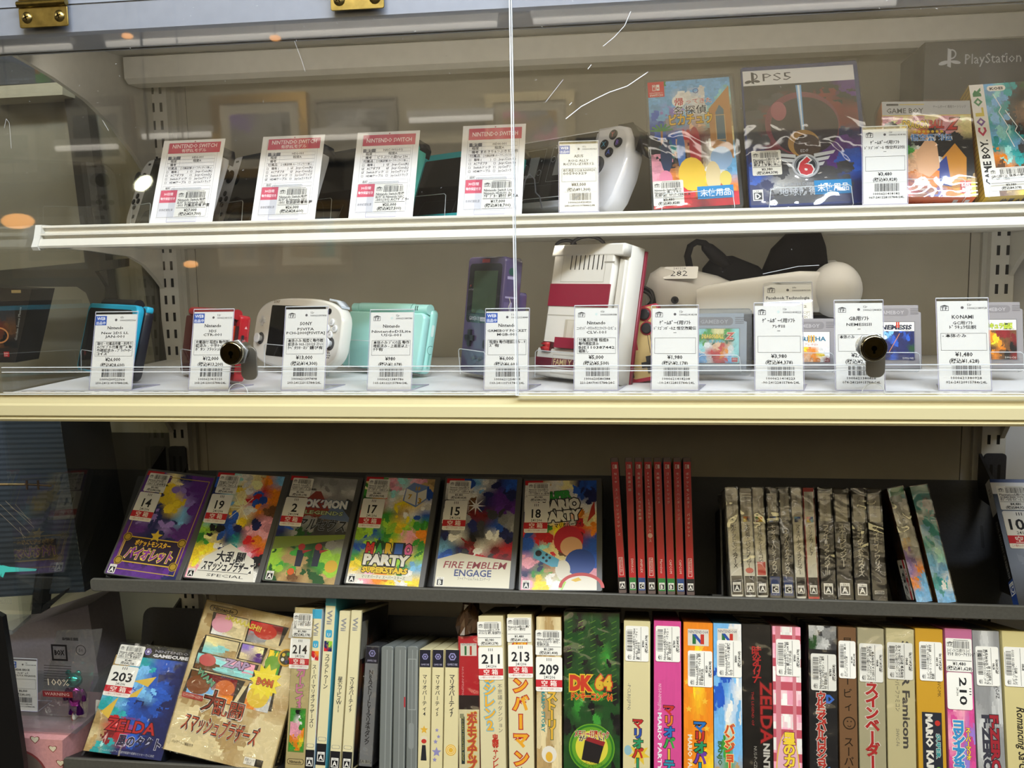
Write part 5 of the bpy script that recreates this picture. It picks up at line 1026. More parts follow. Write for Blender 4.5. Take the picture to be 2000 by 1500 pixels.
def tl4(m, w, h): m.rect(0, h*.74, w, h*.26, 'e2dfd6'); m.text('ドラキュラ伝説', w*.48, h*.79, h*.15, 'b8c83a', a='c', w=w*.85, b=.05, out='3a4a1a'); m.text('©KONAMI 1989', w*.95, h*.75, h*.04, '17171b', a='r')
cartridge(1902, 2000, 590, 'grey cartridge with a red and brown label at the right edge', ['WHHrHr', 'HOHrrH', 'KOYHHr', 'HKHOHK', 'KHOHKr'], tl4, seed=34, code='DMG-CVJ')

# ================================================================ MIDDLE SLOPED SHELF
def mixer(rows, seed, k=4): return lambda m, w, h: m.art(0, 0, w, h, rows, k, seed=seed)
YF3, ZF3 = YS3-.0005, ZS3+.0025
def face_case(xl, xr, ytop, xtop, label, cover, st, num, date, age):
    mt, W, H = placed(xl, xr, YF3, ZF3, 40, ytop, xtop)
    t, P, w, h = easy(mt, W, H, 11, label, '4a4a4a', lambda m, w, h: (cover(m, w, h), m.rect(0, h*.955, w*.25, h*.045, 'b81e28'), rating(m, w*.02, h*.005, w*.10, age)), group='face-out game cases on the middle sloped shelf', mg=(3, 1.5, 7, 3.5))
    price_sticker(t, P, w*.04, h*.795, w*.31, h*.185, st[:3], st[3], st[4], len(label)+ord(num[0])); number_sticker(t, P, w*.01, h*.505, w*.32, h*.28, num, date); return t
def cv1(m, w, h):
    m.art(0, 0, w, h, ['PPyNPP', 'PYYpPP', 'PNYYpP', 'NNNYbP', 'NpNNbP', 'PPNpPP', 'PNNNNP', 'PKKKKP', 'PKKKKP', 'PPPPPN'], 6, seed=41, noise=.07)
    m.frame(w*.06, h*.05, w*.9, h*.91, 1, 'b89a3a'); m.poly([(w*.1, h*.12), (w*.9, h*.12), (w*.93, h*.36), (w*.07, h*.36)], '2a1c34'); m.frame(w*.08, h*.12, w*.84, h*.24, 1.4, 'd0ac36')
    for x, z in ((.1, .13), (.9, .13), (.1, .35), (.9, .35)): m.disc(w*x, h*z, 6, 'a88a2c'); m.ring(w*x, h*z, 5, 1, '3a2a14')
    m.star(w*.5, h*.385, 9, 4, 5, 'd8b83a', 90)
    m.text('ポケットモンスター', w*.5, h*.285, h*.058, 'e8b83c', a='c', w=w*.52, b=.04, out='3a2210'); m.text('バイオレット', w*.5, h*.165, h*.115, '8a3c9a', a='c', w=w*.68, b=.05, out='ecd24a', ow=.06, shear=.12, res=2)
def cv2(m, w, h):
    m.art(0, 0, w, h, ['BtWyOb', 'NtYWRO', 'NbyRBO', 'BNYWOH', 'bNBYNm', 'lKBNmm', 'GyNTRO', 'YYWWmR', 'YWWWAK', 'mWWWWW'], 6, seed=42, noise=.14)
    for a in range(0, 360, 45): m.line(w*.5, h*.67, w*.5+18*math.cos(R(a)), h*.67+22*math.sin(R(a)), .8, 'f4f4d8')
    m.poly([(w*.1, 0), (w*.98, 0), (w*.9, h*.2), (w*.5, h*.33), (w*.2, h*.2)], 'd9d6cc'); m.text('大乱闘', w*.56, h*.17, h*.105, '26262c', a='c', w=w*.42, b=.03, out='e6e4dc', res=2); m.text('スマッシュブラザーズ', w*.56, h*.085, h*.095, '26262c', a='c', w=w*.74, b=.04, out='e6e4dc', shear=.1, res=2); m.text('SPECIAL', w*.56, h*.025, h*.035, '26262c', a='c', w=w*.52); m.rect(w*.15, h*.068, w*.72, .6, '26262c')
def cv3(m, w, h):
    m.art(0, 0, w, h, ['DDAAAA', 'DaaaAa', 'DHrrAD', 'ArrHAD', 'BAADDA', 'NAgDDD', 'ggDgDA', 'leGgll', 'lGegGl', 'geHege'], 6, seed=43, noise=.06)
    m.poly([(w*.12, h*.62), (w*.42, h*.86), (w*.5, h*.86), (w*.75, h*.62)], '8a3a34'); m.poly([(w*.55, h*.6), (w*.8, h*.75), (w, h*.62), (w, h*.58)], '5a6a8a'); m.poly([(0, h*.28), (w, h*.42), (w, h*.46), (0, h*.40)], '6f7f3c')
    for x, z in ((.42, .24), (.66, .25)): m.poly([(w*(x-.04), h*(z-.1)), (w*(x+.05), h*(z-.1)), (w*(x+.06), h*(z+.05)), (w*(x-.05), h*(z+.05))], '2c3040'); m.disc(w*x, h*(z+.08), w*.05, '9a3030'); m.poly([(w*(x+.02), h*(z+.05)), (w*(x+.16), h*(z+.06)), (w*(x+.04), h*(z+.02))], '9a3030')
    m.disc(w*.9, h*.16, w*.09, 'cfa83a'); m.disc(w*.35, h*.09, w*.05, 'c85a2a')
    m.text('POKéMON', w*.58, h*.705, h*.10, 'dfe2e6', a='c', w=w*.70, b=.06, out='3a5a7a', res=2); m.text('LEGENDS', w*.62, h*.635, h*.05, 'a8b48a', a='c', w=w*.56, b=.03, out='2a3a2a'); m.text('アルセウス', w*.62, h*.49, h*.125, '24262c', a='c', w=w*.70, b=.02, shear=.15, res=2, out='8a90a0', ow=.03)
def cv4(m, w, h):
    m.art(0, 0, w, h, ['yGmtme', 'GYtWbB', 'gRWYYW', 'RrGeWB', 'gGlYlG', 'lBGlmO', 'BlgYmG', 'GYWlYl', 'YGYYGb', 'WmOYWY'], 6, seed=44, noise=.12)
    m.poly([(w*.58, h*.78), (w*.78, h*.72), (w*.92, h*.80), (w*.90, h*.93), (w*.70, h*.96), (w*.60, h*.90)], '6d86b8'); m.poly([(w*.6, h*.78), (w*.77, h*.74), (w*.76, h*.86), (w*.61, h*.9)], 'e0ddd0'); m.poly([(w*.79, h*.74), (w*.91, h*.81), (w*.9, h*.9), (w*.78, h*.86)], 'e0ddd0'); m.text('3', w*.80, h*.76, h*.07, 'c89a2a', b=.05); m.text('10', w*.74, h*.885, h*.05, 'c89a2a', b=.05); m.text('7', w*.65, h*.80, h*.06, 'c89a2a', b=.05)
    for i, (ch, c) in enumerate(zip('MARIO', ('c8322c', '3a9a44', 'e0b42c', '3a62b4', 'd8629a'))): m.text(ch, w*(.24+.135*i), h*.275, h*.13, c, w=w*.11, b=.07, out='26262a', ow=.07, res=2, a='c')
    m.text('PARTY', w*.5, h*.175, h*.125, 'e9e6dc', a='c', w=w*.64, b=.06, out='26262a', ow=.07, res=2); m.text('SUPERSTARS', w*.5, h*.105, h*.065, 'e4c02e', a='c', w=w*.64, b=.06, out='3a2a14', ow=.07); m.rect(w*.1, h*.045, w*.8, h*.04, 'd8d4c0'); m.text('マリオパーティ スーパースターズ', w*.5, h*.053, h*.032, '26262a', a='c', w=w*.6)
def cv5(m, w, h):
    m.art(0, 0, w, h, ['aBbaNB', 'aaWNPN', 'DWHNPP', 'WDrrDA', 'DANDBA', 'NWKDWN', 'bNrWrR', 'BDRRDr', 'WtWWte', 'WWWWWW'], 6, seed=45, noise=.14)
    m.star(w*.45, h*.74, 13, 3, 8, 'e8e6e2'); m.rect(0, 0, w, h*.24, 'd6d2c0'); m.poly([(0, h*.24), (w*.3, h*.30), (w*.6, h*.27), (w, h*.24)], 'd6d2c0')
    m.text('FIRE EMBLEM', w*.51, h*.165, h*.085, '8e2a30', a='c', w=w*.84, b=.01, shear=.22, res=2); m.text('ENGAGE', w*.5, h*.095, h*.082, '33407a', a='c', w=w*.5, b=.02, res=2); m.text('ENG', w*.35, h*.095, h*.082, '9a2c3c', a='c', w=w*.24, b=.02) if 0 else None
    m.text('ファイアーエムブレム エンゲージ', w*.52, h*.062, h*.03, '3a3a42', a='c', w=w*.44)
def cv6(m, w, h):
    m.art(0, 0, w, h, ['WeWyNB', 'WRWWBN', 'WWDWWW', 'NWWWOy', 'RGYRRO', 'BRSSrB', 'BtyHBB', 'mNRWBB', 'NGeWlm', 'mYWlWR'], 6, seed=46, noise=.10)
    m.disc(w*.62, h*.44, w*.20, 'b8283a', h*.13, 24); m.disc(w*.66, h*.38, w*.15, 'd8a882', h*.09, 24); m.disc(w*.78, h*.24, w*.2, '2d4a98', h*.12, 24); m.disc(w*.55, h*.18, w*.10, 'dcd9cf', h*.08, 18)
    m.poly([(w*.16, h*.335), (w*.22, h*.365), (w*.50, h*.265), (w*.48, h*.20), (w*.40, h*.20), (w*.15, h*.28)], '5aa6c8'); m.disc(w*.22, h*.32, 4, '222226'); [m.disc(w*.33+dx, h*.28+dz, 1.7, '222226', n=10) for dx, dz in ((4, 0), (-4, 0), (0, 4), (0, -4))]
    m.poly([(w*.55, 0), (w*.62, h*.10), (w*.82, h*.145), (w*1.0, h*.09), (w, 0)], 'dedacf'); m.ring(w*.8, h*.02, w*.3, 4, 'b8342c', 24, h*.13, 0, 180); m.poly([(w*.66, h*.085), (w*.76, h*.11), (w*.80, h*.085), (w*.72, h*.07)], 'd8b02c'); m.poly([(w*.87, h*.6), (w*.93, h*.75), (w*.97, h*.8), (w*.98, h*.68)], 'b03426')
    m.text('SUPER', w*.48, h*.83, h*.09, '3a9a44', a='c', w=w*.34, b=.07, out='26262a', res=2, rot=6); m.text('MARIO', w*.50, h*.72, h*.13, 'e9e6dc', a='c', w=w*.56, b=.07, out='26262a', ow=.08, res=2, rot=6); m.text('PARTY', w*.53, h*.62, h*.12, 'e9e6dc', a='c', w=w*.54, b=.07, out='26262a', ow=.08, res=2, rot=6); m.text('スーパー マリオパーティ', w*.50, h*.555, h*.05, '26262a', a='c', w=w*.6, b=.03, rot=7)
    m.rect(0, 0, 0.1, 0.1, 'W')
ST = lambda a, b, p, x: ['Nintendo Switch用ｿﾌﾄ', a, b, p, x]
FC = [(198, 352, 921, 289, 'purple and yellow face-out game case with sticker 14, leftmost on the middle shelf', cv1, ST('ﾎﾟｹｯﾄﾓﾝｽﾀｰ ﾊﾞｲｵﾚｯﾄ', 'CERO A (全年齢対象)', '¥3,980', '(税込¥4,378)'), '14', '241206', 'A'),
      (354, 508, 922, 425, 'colourful face-out game case with sticker 19 and black lettering on white', cv2, ST('大乱闘ｽﾏｯｼｭﾌﾞﾗｻﾞｰｽﾞ', 'SPECIAL CERO A (全年', '¥5,000', '(税込¥5,500)'), '19', '241206', 'A'),
      (509, 663, 928, 567, 'face-out game case with sticker 2 and a mountain landscape', cv3, ST('Pokemon LEGENDS', 'ｱﾙｾｳｽ CERO A (全年齢)', '¥2,980', '(税込¥3,278)'), '2', '241204', 'A'),
      (670, 828, 929, 714, 'green face-out game case with sticker 17 and a printed number cube', cv4, ST('Nintendo ﾏﾘｵﾊﾟｰﾃｨ ｽｰ', 'ﾊﾟｰｽﾀｰｽﾞ CERO A (全', '¥4,480', '(税込¥4,928)'), '17', '241206', 'A'),
      (843, 1005, 931, 870, 'face-out game case with sticker 15 and red and blue lettering', cv5, ST('Nintendo ﾌｧｲｱｰｴﾑﾌﾞﾚ', 'ﾑ ｴﾝｹﾞｰｼﾞ CERO B (12', '¥3,480', '(税込¥3,828)'), '15', '241206', 'B'),
      (1012, 1177, 934, 1022, 'bright face-out game case with sticker 18, rightmost of the six', cv6, ST('Nintendo ｽｰﾊﾟｰ ﾏﾘｵﾊﾟ', 'ｰﾃｨ CERO A (全年齢対', '¥3,980', '(税込¥4,378)'), '18', '241206', 'A')]
for a in FC: face_case(*a)
# black riser behind the face-out cases
mt = pose((xof(188, YS3, ZF3)+xof(1172, YS3, ZF3))/2, YS3+.019, ZF3-.0085, 0, 40); W = (xof(1172, YS3, ZF3)-xof(188, YS3, ZF3))*1000
m = M(); m.box(-W/2, 0, 2, W/2, 20, 150, '121214'); o = m.build('display_riser', 'rubber', None, mt); tag(o, 'long black riser behind the six face-out game cases', 'riser')

def roll_case(q, ytop, D, label, Y, Z, lean, name, cat, group, shell, mtl, front, left=None, r=1.5, stickers=None, sleeve=False, pm='gloss_print', dy=0, b=.6, top=None):
    """q = pixel columns (top left, top right, bottom left, bottom right) of a spine standing on the shelf"""
    mt, W, H = placed(q[2]+.6, q[3]-.6, Y+dy, Z, lean, ytop, q[0]+.6)
    t = thing(name, label, cat, mt, group); a = W/2
    m = M(); m.rbox(-a, 0, 0, a, D, H, min(r, a*.6), shell, min(b, a*.3), 3); m.build('case_shell' if cat == 'game case' else 'carton', mtl, t)
    m = M(PF(-.05, -a, 0)); front(m, W, H)
    if left:
        m.P = PL(-.05) @ T(0, 0, a) @ T(-D, 0, 0); m.lay = 0; left(m, D, H)
    m.build('spine_print' if cat == 'game case' else 'front_print', pm, t)
    if stickers: stickers(t, PF(-.4, -a, 0), W, H)
    if sleeve: wrap(t, W, H, D, .9, mtl='glossy_wrap', seed=int(q[0]))
    return t
# red spines
G5 = 'red game case spines on the middle sloped shelf'
RT = [(1191.5, 1209, 1208, 1225, 'New スーパーマリオブラザーズ', 'Nintendo', 'A', 'K', 'red game case spine nearest the face-out cases, leaning left'), (1220, 1236, 1228.5, 1244.5, '不思議の国', 'EXNOA LLC', 'B', 'G', 'red game case spine, second from the left of the red row'), (1238.5, 1255, 1246, 1262.5, '鬼滅の刃 ヒノカミ血風譚', 'ANIPLEX', 'C', 'B', 'red game case spine with blue foot, third from the left of the red row'), (1256.6, 1273.5, 1265, 1282, 'Pokemon LEGENDS アルセウス', 'Nintendo', 'A', 'K', 'red game case spine with a small white disc, fourth in the red row'),
      (1275.5, 1292, 1285, 1302, '天穂のサクナヒメ', 'Marvelous', 'B', 'G', 'red game case spine with green foot, fifth from the left of the red row'), (1294.4, 1311.5, 1303, 1320, 'ゴーストトリック', 'CAPCOM', 'B', 'G', 'red game case spine with green foot, sixth from the left of the red row'), (1314, 1331, 1321.7, 1338.5, 'モンスターハンターライズ', 'CAPCOM', 'C', 'B', 'red game case spine with blue foot, seventh from the left of the red row'), (1333, 1349, 1340.6, 1358, 'ポケットモンスター バイオレット', 'Nintendo', 'A', 'K', 'red game case spine at the right end of the red row')]
for i, (a, b, c, d, ti, mk, ch, col, lab) in enumerate(RT):
    def front(m, w, h, ti=ti, mk=mk, ch=ch, col=col, i=i):
        m.rect(w*.06, h*.025, w*.88, h*.94, 'b92028'); m.rect(w*.06, h*.025, w*.88, h*.09, {'K': '17171b', 'G': '2a7a3a', 'B': '27467e'}[col]); rating(m, w*.16, h*.035, w*.68, ch)
        m.frame(w*.25, h*.915, w*.22, h*.03, .4, 'e8d8d4'); m.rect(w*.54, h*.915, w*.2, h*.03, 'e8d8d4'); n = len(ti); m.vtext(ti, w*.5, h*.89, h*(.89-min(.030*n, .52)), w*.40, 'e6c8c4')
        if i == 3: m.disc(w*.5, h*.42, w*.3, 'd8a8a4')
        if mk == 'Nintendo': m.frame(w*.26, h*.13, w*.48, h*.13, .5, 'e6d0cc')
        m.text(mk, w*.38, h*.25, w*.42, 'e6d0cc', rot=-90, w=h*.10)
    roll_case((a, b, c, d), 893, 106, lab, YS3, ZS3+.002, SL3, 'game_case', 'game case', G5, '5a4a48', 'plastic', front, left=mixer([['YW'], ['Wb'], ['Rr'], ['OY'], ['GY'], ['NB'], ['PY'], ['YP']][i] * 4, 60+i, 3))
# small white and black spines
G6 = 'small shrink-wrapped game case spines on the middle sloped shelf'
DT = [(610, 665, 640, 697, 'W', 'ポケットモンスターX', '', 'A', 'white spine at the left end of the small wrapped row'), (677, 728, 703, 757, 'W', '大合奏!バンドブラザーズ', 'R', 'A', 'white spine with a red oval mark near its foot'), (735, 788, 760, 813, 'W', 'マリオパーティ100 コレクション', 'R', 'A', 'white spine with a solid red patch above the foot'), (800, 850, 820, 872, 'D', 'モンスターハンタークロス', '', 'C', 'dark spine fourth in the small wrapped row'), (858, 905, 882, 933, 'D', 'モンスターハンターダブルクロス', '', 'C', 'dark spine fifth in the small wrapped row, right of the other dark one'), (915, 965, 942, 990, 'W', 'マリオパーティ アイランドツアー', '', 'A', 'white spine sixth in the small wrapped row'), (970, 1025, 998, 1050, 'V', 'マリオカート7', '', 'A', 'white spine with red cap and red foot'),
      (1040, 1105, 1060, 1125, 'D', 'ファイナルファンタジーⅢ', '', 'A', 'grey and black spine right of the red capped one'), (1112, 1175, 1135, 1205, 'D', 'ポケモンレンジャー', '', 'A', 'grey and black spine, third from the right of the small wrapped row'), (1195, 1258, 1217, 1285, 'D', 'ドラゴンクエストモンスターズ', '', 'A', 'grey and black spine in baggy wrap, second from the right of the small row'), (1268, 1335, 1298, 1363, 'D', 'メイド イン ワリオ', '', '', 'grey and black spine at the right end of the small wrapped row')]
for i, (a, b, c, d, ty, ti, mk, ch, lab) in enumerate(DT):
    px = [1160+v/2.381 for v in (a, b, c, d)]
    def front(m, w, h, ty=ty, ti=ti, mk=mk, ch=ch, i=i):
        if ty in 'WV': m.rect(w*.05, h*.02, w*.9, h*.95, 'cfcdc2'); m.rect(w*.1, h*.73, w*.8, h*.20, 'bdbab0'); tc = '2e2e32'
        else: m.rect(w*.05, h*.02, w*.9, h*.95, '232325'); m.rect(w*.08, h*.70, w*.84, h*.25, 'b4b2a8'); tc = 'c8c6be'
        if ty == 'V': m.rect(0, h*.965, w, h*.035, 'b4242a'); m.rect(0, 0, w, h*.025, 'b4242a')
        m.text('NINTENDO 3DS' if i < 7 else 'NINTENDO DS', w*.40, h*.93, w*.30, '55555a', rot=-90, w=h*.18); m.art(w*.18, h*.685, w*.64, h*.05, [['aD', 'DA'], ['Or', 'YD'], ['GO', 'rY'], ['NB', 'BD'], ['DA', 'aD'], ['bB', 'NW'], ['RB', 'Yb'], ['AD', 'aA'], ['AD', 'DA'], ['Da', 'AD'], ['aA', 'DD']][i], 2, seed=i) if i < 7 else None
        m.vtext(ti.replace(' ', ''), w*.5, h*.66, h*(.66-min(.040*len(ti), .44)), w*.52, tc, b=.01)
        m.rect(w*.05, h*.02, w*.9, h*.17, '1a1a1c' if ch != 'C' else '23386a')
        if mk == 'R' and i == 2: m.rect(w*.12, h*.20, w*.76, h*.12, 'b83a34')
        if mk == 'R' and i == 1: m.disc(w*.5, h*.24, w*.36, 'b83a34', h*.025)
        if ch: rating(m, w*.16, h*.045, w*.68, ch)
        else: m.frame(w*.15, h*.06, w*.7, h*.028, .4, 'c8c6be'); m.text('Nintendo', w*.5, h*.067, w*.2, 'c8c6be', a='c', w=w*.55)
    sh = {'W': 'cfcdc4', 'V': 'b4242a', 'D': '2c2c2e'}[ty]
    roll_case(px, 953 if i < 8 else 955, 104, lab, YS3, ZS3+.002, SL3, 'game_case', 'game case', G6, sh, 'plastic', front, r=2, sleeve=True)
# two bagged boxes leaning left and the grey case with a sideways sticker
def fr(c1, art, seed):
    return lambda m, w, h: (m.art(0, 0, w, h, art, 3, seed=seed), m.rect(0, h*.93, w, h*.07, c1))
roll_case((1733, 1764, 1790, 1822), 949, 100, 'bagged green and white game box leaning, right of the small spines', YS3, ZS3+.002, SL3, 'game_box', 'game box', 'bagged boxes leaning on the middle sloped shelf', '3c5a50', 'card_print', fr('2a8a5a', ['gT', 'aa', 'aW', 'aA', 'eA', 'PA', 'pO', 'Ob', 'bb'], 71), left=mixer(['rDH', 'gDD', 'DKH', 'HDK'], 72, 3), sleeve=True,
          stickers=lambda t, P, W, H: number_sticker(t, PL(-.4) @ T(0, 0, W/2) @ T(-100, 0, 0), 96, 4, 46, 30, '201', rot=90))
roll_case((1777, 1809, 1832, 1868), 946, 100, 'bagged pale blue game box leaning left, last before the empty part of the shelf', YS3, ZS3+.002, SL3, 'game_box', 'game box', 'bagged boxes leaning on the middle sloped shelf', '4a8a94', 'card_print', fr('3a8a8a', ['TT', 'TA', 'aT', 'bT', 'Tb', 'bt', 'bb', 'TW', 'bb'], 73), left=mixer(['gHg', 'ggH', 'gHH', 'GgH'], 74, 3), sleeve=True)
m = M(); x = 0; mt = pose(xof(1418, YS3+.05, ZS3)-.004, YS3+.03, ZS3-.009, 0, SL3); m.box(-3, 0, 0, -1, 70, 105, '1c1c1e'); m.box(-14, 0, 0, -1, 70, 2, '1c1c1e'); o = m.build('book_end', 'dark_steel', None, mt); tag(o, 'thin dark bookend left of the small wrapped spines', 'bookend')
def cv_ff(m, w, h):
    m.art(0, 0, w, h, ['KKKK', 'KKKK', 'KKDK', 'KDKK', 'KKKK', 'KKKK'], 4, seed=75, noise=.05); m.rect(0, h*.90, w, h*.10, 'd8d8d8'); m.text('PS5', w*.16, h*.92, h*.06, '26262a')
mt, W, H = placed(1990, 2155, YF3, ZF3, 40, 936, 1932)
def left_ff(m, d, h): m.rect(0, 0, d, h, '1b1b1e'); m.rect(0, h*.72, d, h*.28, 'c9c9c9'); m.text('PS5', d*.3, h*.93, 8, '5a5a5e', rot=-90); m.text('FINAL FANTASY Ⅶ REBIRTH', d*.28, h*.66, d*.55, 'a8a8ac', rot=-90, w=h*.44); m.rect(0, 0, d, h*.20, '2a4484'); rating(m, d*.1, h*.09, d*.8, 'C', '2a4484')
t, P, w, h = cardbox(mt, W, H, 15, 'black game case with sticker 102 cut off by the right edge', '20366e', lambda m, w, h: cv_ff(m, w, h*.97), 'game case', name='game_case', left=left_ff, mtl='plastic')
price_sticker(t, P, w*.06, h*.74, w*.40, h*.20, ['Playstation5用ｿﾌﾄ S', 'QUARE ENIX ﾌｧｲﾅﾙﾌｧﾝ', 'ﾀｼﾞｰⅦ ﾘﾊﾞｰｽ CERO C'], '¥4,480', '(税込¥4,928)', 77); number_sticker(t, P, w*.06, h*.43, w*.42, h*.30, '102')

# ================================================================ LOWEST SLOPED SHELF
Y4, Z4 = YS4, ZS4+.003
# two face-out boxes at the left
def cv_gc(m, w, h):
    m.art(0, 0, w, h*.885, ['eTTBBN', 'TbbBNN', 'YebBBN', 'bTBbBN', 'TbBNBN', 'eTBBNN', 'eRRBNN', 'ErRBNN', 'eTNNNN'], 4, seed=81, noise=.10)
    for p in (((.05, .35), (.22, .5), (.18, .3)), ((.3, .5), (.5, .62), (.45, .52)), ((.35, .66), (.62, .72), (.55, .62))): m.poly([(w*a, h*b) for a, b in p], 'd8b44a')
    m.rect(0, h*.885, w, h*.115, '1b1b20'); m.text('NINTENDO', w*.50, h*.945, h*.034, 'a8a6b4', w=w*.44); m.text('GAMECUBE', w*.48, h*.902, h*.04, 'd8d6da', w=w*.48, b=.05); m.ring(w*.41, h*.943, w*.045, 1.6, '8a7ac0', 6); m.disc(w*.41, h*.943, w*.02, 'c8c0e0', n=6)
    m.text('ZELDA', w*.50, h*.205, h*.145, 'b02a2c', a='c', w=w*.64, b=.02, out='3a1418', res=2); m.text('THE LEGEND OF', w*.46, h*.315, h*.026, 'b02a2c', a='c'); m.text('ゼルダの伝説', w*.2, h*.13, h*.045, 'b02a2c', w=w*.2)
    m.text('風のタクト', w*.66, h*.09, h*.105, '2a2a44', a='c', w=w*.56, b=.04, out='b9b6c8', res=2); m.text('ゲームのバックアップ (途中経過や成績などのセーブ) に対応', w*.55, h*.02, h*.024, 'b8b8c4', a='c', w=w*.7)
mt, W, H = placed(161, 316, Y4, Z4+.004, 38, 1262, 235)
t, P, w, h = cardbox(mt, W, H, 22, 'blue game box with sticker 203 in glossy wrap at the lower left', '1c2230', cv_gc, 'game box', 'boxes on the lowest sloped shelf')
price_sticker(t, P, w*.02, h*.795, w*.34, h*.19, ['Nintendo GAME CUBE用', 'ｾﾞﾙﾀﾞの伝説 風のﾀｸﾄ', 'CERO なし 箱 取説付'], '¥2,480', '(税込¥2,728)', 81); number_sticker(t, P, w*.0, h*.50, w*.36, h*.285, '203'); wrap(t, W, H, 22, 1.2, seed=81)
def cv_smash(m, w, h):
    m.rect(0, 0, w, h, 'b59f6e'); m.art(w*.01, 0, w*.98, h*.99, ['EeEe', 'eEeE', 'EeeE', 'eEEe', 'EeeE', 'EEeE'], 4, seed=82, noise=.04)
    m.rrect(w*.05, h*.935, w*.27, h*.04, h*.02, '24201c'); m.rrect(w*.057, h*.939, w*.256, h*.032, h*.016, 'b59f6e'); m.text('Nintendo', w*.185, h*.944, h*.03, '24201c', a='c', w=w*.2, b=.04)
    pan = [((.12, .78), (.44, .78), (.44, .93), (.10, .93), 'mEWE'), ((.46, .78), (.78, .80), (.82, .93), (.46, .93), 'RrAE'), ((.06, .65), (.42, .66), (.43, .77), (.09, .77), 'yEte'), ((.43, .66), (.66, .66), (.68, .77), (.44, .77), 'pyEP'), ((.68, .56), (.84, .58), (.86, .77), (.70, .77), 'YGlG'), ((.06, .54), (.62, .54), (.64, .65), (.06, .65), 'tmHt'), ((.03, .36), (.50, .36), (.56, .53), (.05, .53), 'HrbO'), ((.52, .36), (.86, .38), (.84, .53), (.60, .53), 'WYOa')]
    for i, (a, b, c, d, cols) in enumerate(pan):
        q = [(w*x, h*z) for x, z in (a, b, c, d)]; m.lay = 10+i*3; m.poly([(x+(1 if x > w*.5 else -1)*.8, z) for x, z in q], '26221e'); x0, z0 = max(q[0][0], q[3][0])+1, q[0][1]+1; x1, z1 = min(q[1][0], q[2][0])-1, q[2][1]-1
        m.art(x0, z0, x1-x0, z1-z0, [cols[:2], cols[2:]], 3, seed=90+i, noise=.08)
    m.lay = 36
    for x, z, rx, rz, c in ((.21, .86, .10, .055, 'd898a8'), (.62, .87, .11, .05, 'b8382c'), (.76, .68, .07, .05, '6a9a34'), (.17, .61, .08, .04, 'c05a58'), (.15, .44, .11, .06, '7a4628'), (.71, .45, .10, .07, 'd8b83c'), (.40, .46, .09, .05, 'c86a34')): m.disc(w*x, h*z, w*rx, c, h*rz, 18)
    m.star(w*.74, h*.555, 22, 15, 12, 'e6d23a'); m.text('BOM', w*.74, h*.53, h*.06, 'c05a2a', a='c', b=.05, w=w*.15, out='3a1a10'); m.text('ZAP', w*.44, h*.595, h*.075, 'b098b8', a='c', b=.04, w=w*.24, out='2a2030', shear=.2); m.text('WAM', w*.10, h*.52, h*.055, '6a9a7a', b=.04, w=w*.2, out='1c2a20', rot=-28); m.text('SMAAAASH!!', w*.22, h*.90, h*.05, 'cfc04a', b=.03, w=w*.36, rot=-8); m.text('B.KONG', w*.34, h*.52, h*.025, '5a6a8a')
    m.rect(w*.84, h*.865, w*.15, h*.11, 'd2ccc0'); m.text('NINTENDO', w*.915, h*.95, h*.02, '2a2a5a', a='c', w=w*.13); m.poly([(w*.87, h*.88), (w*.885, h*.88), (w*.885, h*.94), (w*.87, h*.94)], '2a6a3a'); m.poly([(w*.87, h*.94), (w*.885, h*.94), (w*.94, h*.885), (w*.925, h*.885)], '2a4a9a'); m.poly([(w*.925, h*.885), (w*.94, h*.885), (w*.94, h*.94), (w*.925, h*.94)], 'b8342c')
    m.disc(w*.87, h*.735, w*.075, 'c8982c', n=22); m.disc(w*.87, h*.735, w*.06, '3a3a24', n=22); [m.disc(w*.87+5*math.cos(a*1.26), h*.735+5*math.sin(a*1.26), 2.2, c) for a, c in enumerate(('c8342c', '3a8a3a', 'd8b83a', 'd8d4cc', '3a3a6a'))]
    m.rect(w*.03, h*.345, w*.2, h*.035, 'a03830'); m.text('ニンテンドウオールスター!', w*.13, h*.355, h*.022, 'e6dcc8', a='c', w=w*.18)
    for b, c in ((.075, 'e2dac8'), (.05, '1e1814')): m.text('大', w*.33, h*.30, h*.155, c, a='c', b=b, res=2); m.text('乱闘', w*.48, h*.29, h*.115, c, a='c', b=b, res=2); m.text('スマッシュブラザーズ', w*.45, h*.155, h*.125, c, a='c', w=w*.70, b=b, shear=.14, res=2)
    m.text('大', w*.33, h*.30, h*.155, '7a2a1c', a='c', res=2); m.text('乱闘', w*.48, h*.29, h*.115, 'a8402a', a='c', res=2); m.text('スマッシュブラザーズ', w*.45, h*.155, h*.125, 'b8482c', a='c', w=w*.70, shear=.14, res=2)
    m.text('バックアップ機能付き', w*.06, h*.055, h*.022, '3a2a1a', w=w*.2); m.rect(w*.74, h*.03, w*.17, h*.045, 'd8d2c2'); m.rect(w*.84, h*.03, w*.07, h*.045, '26221e'); m.text('振動パック', w*.79, h*.052, h*.02, '26221e', a='c', w=w*.085); m.text('対応', w*.79, h*.033, h*.02, '26221e', a='c')
def rt_smash(m, d, h): pass
mt, W, H = placed(314, 532, Y4-.002, Z4+.004, 26, 1187, 404)
t, P, w, h = cardbox(mt, W, H, 30, 'large sand coloured face-out box with comic panels at lower left', 'a8946a', cv_smash, 'game box', 'boxes on the lowest sloped shelf')
m = M(); m.P = PR(W/2); m.rect(6, 10, 18, H*.9, '2e2820'); m.text('Nintendo', 18, 14, 9, 'b59f6e', rot=90, b=.03); m.text('大乱闘スマッシュブラザーズ', 20, 50, 12, 'b59f6e', rot=90, w=H*.55); m.build('side_print', 'gloss_print', t); wrap(t, W, H, 30, 1.0, seed=82)

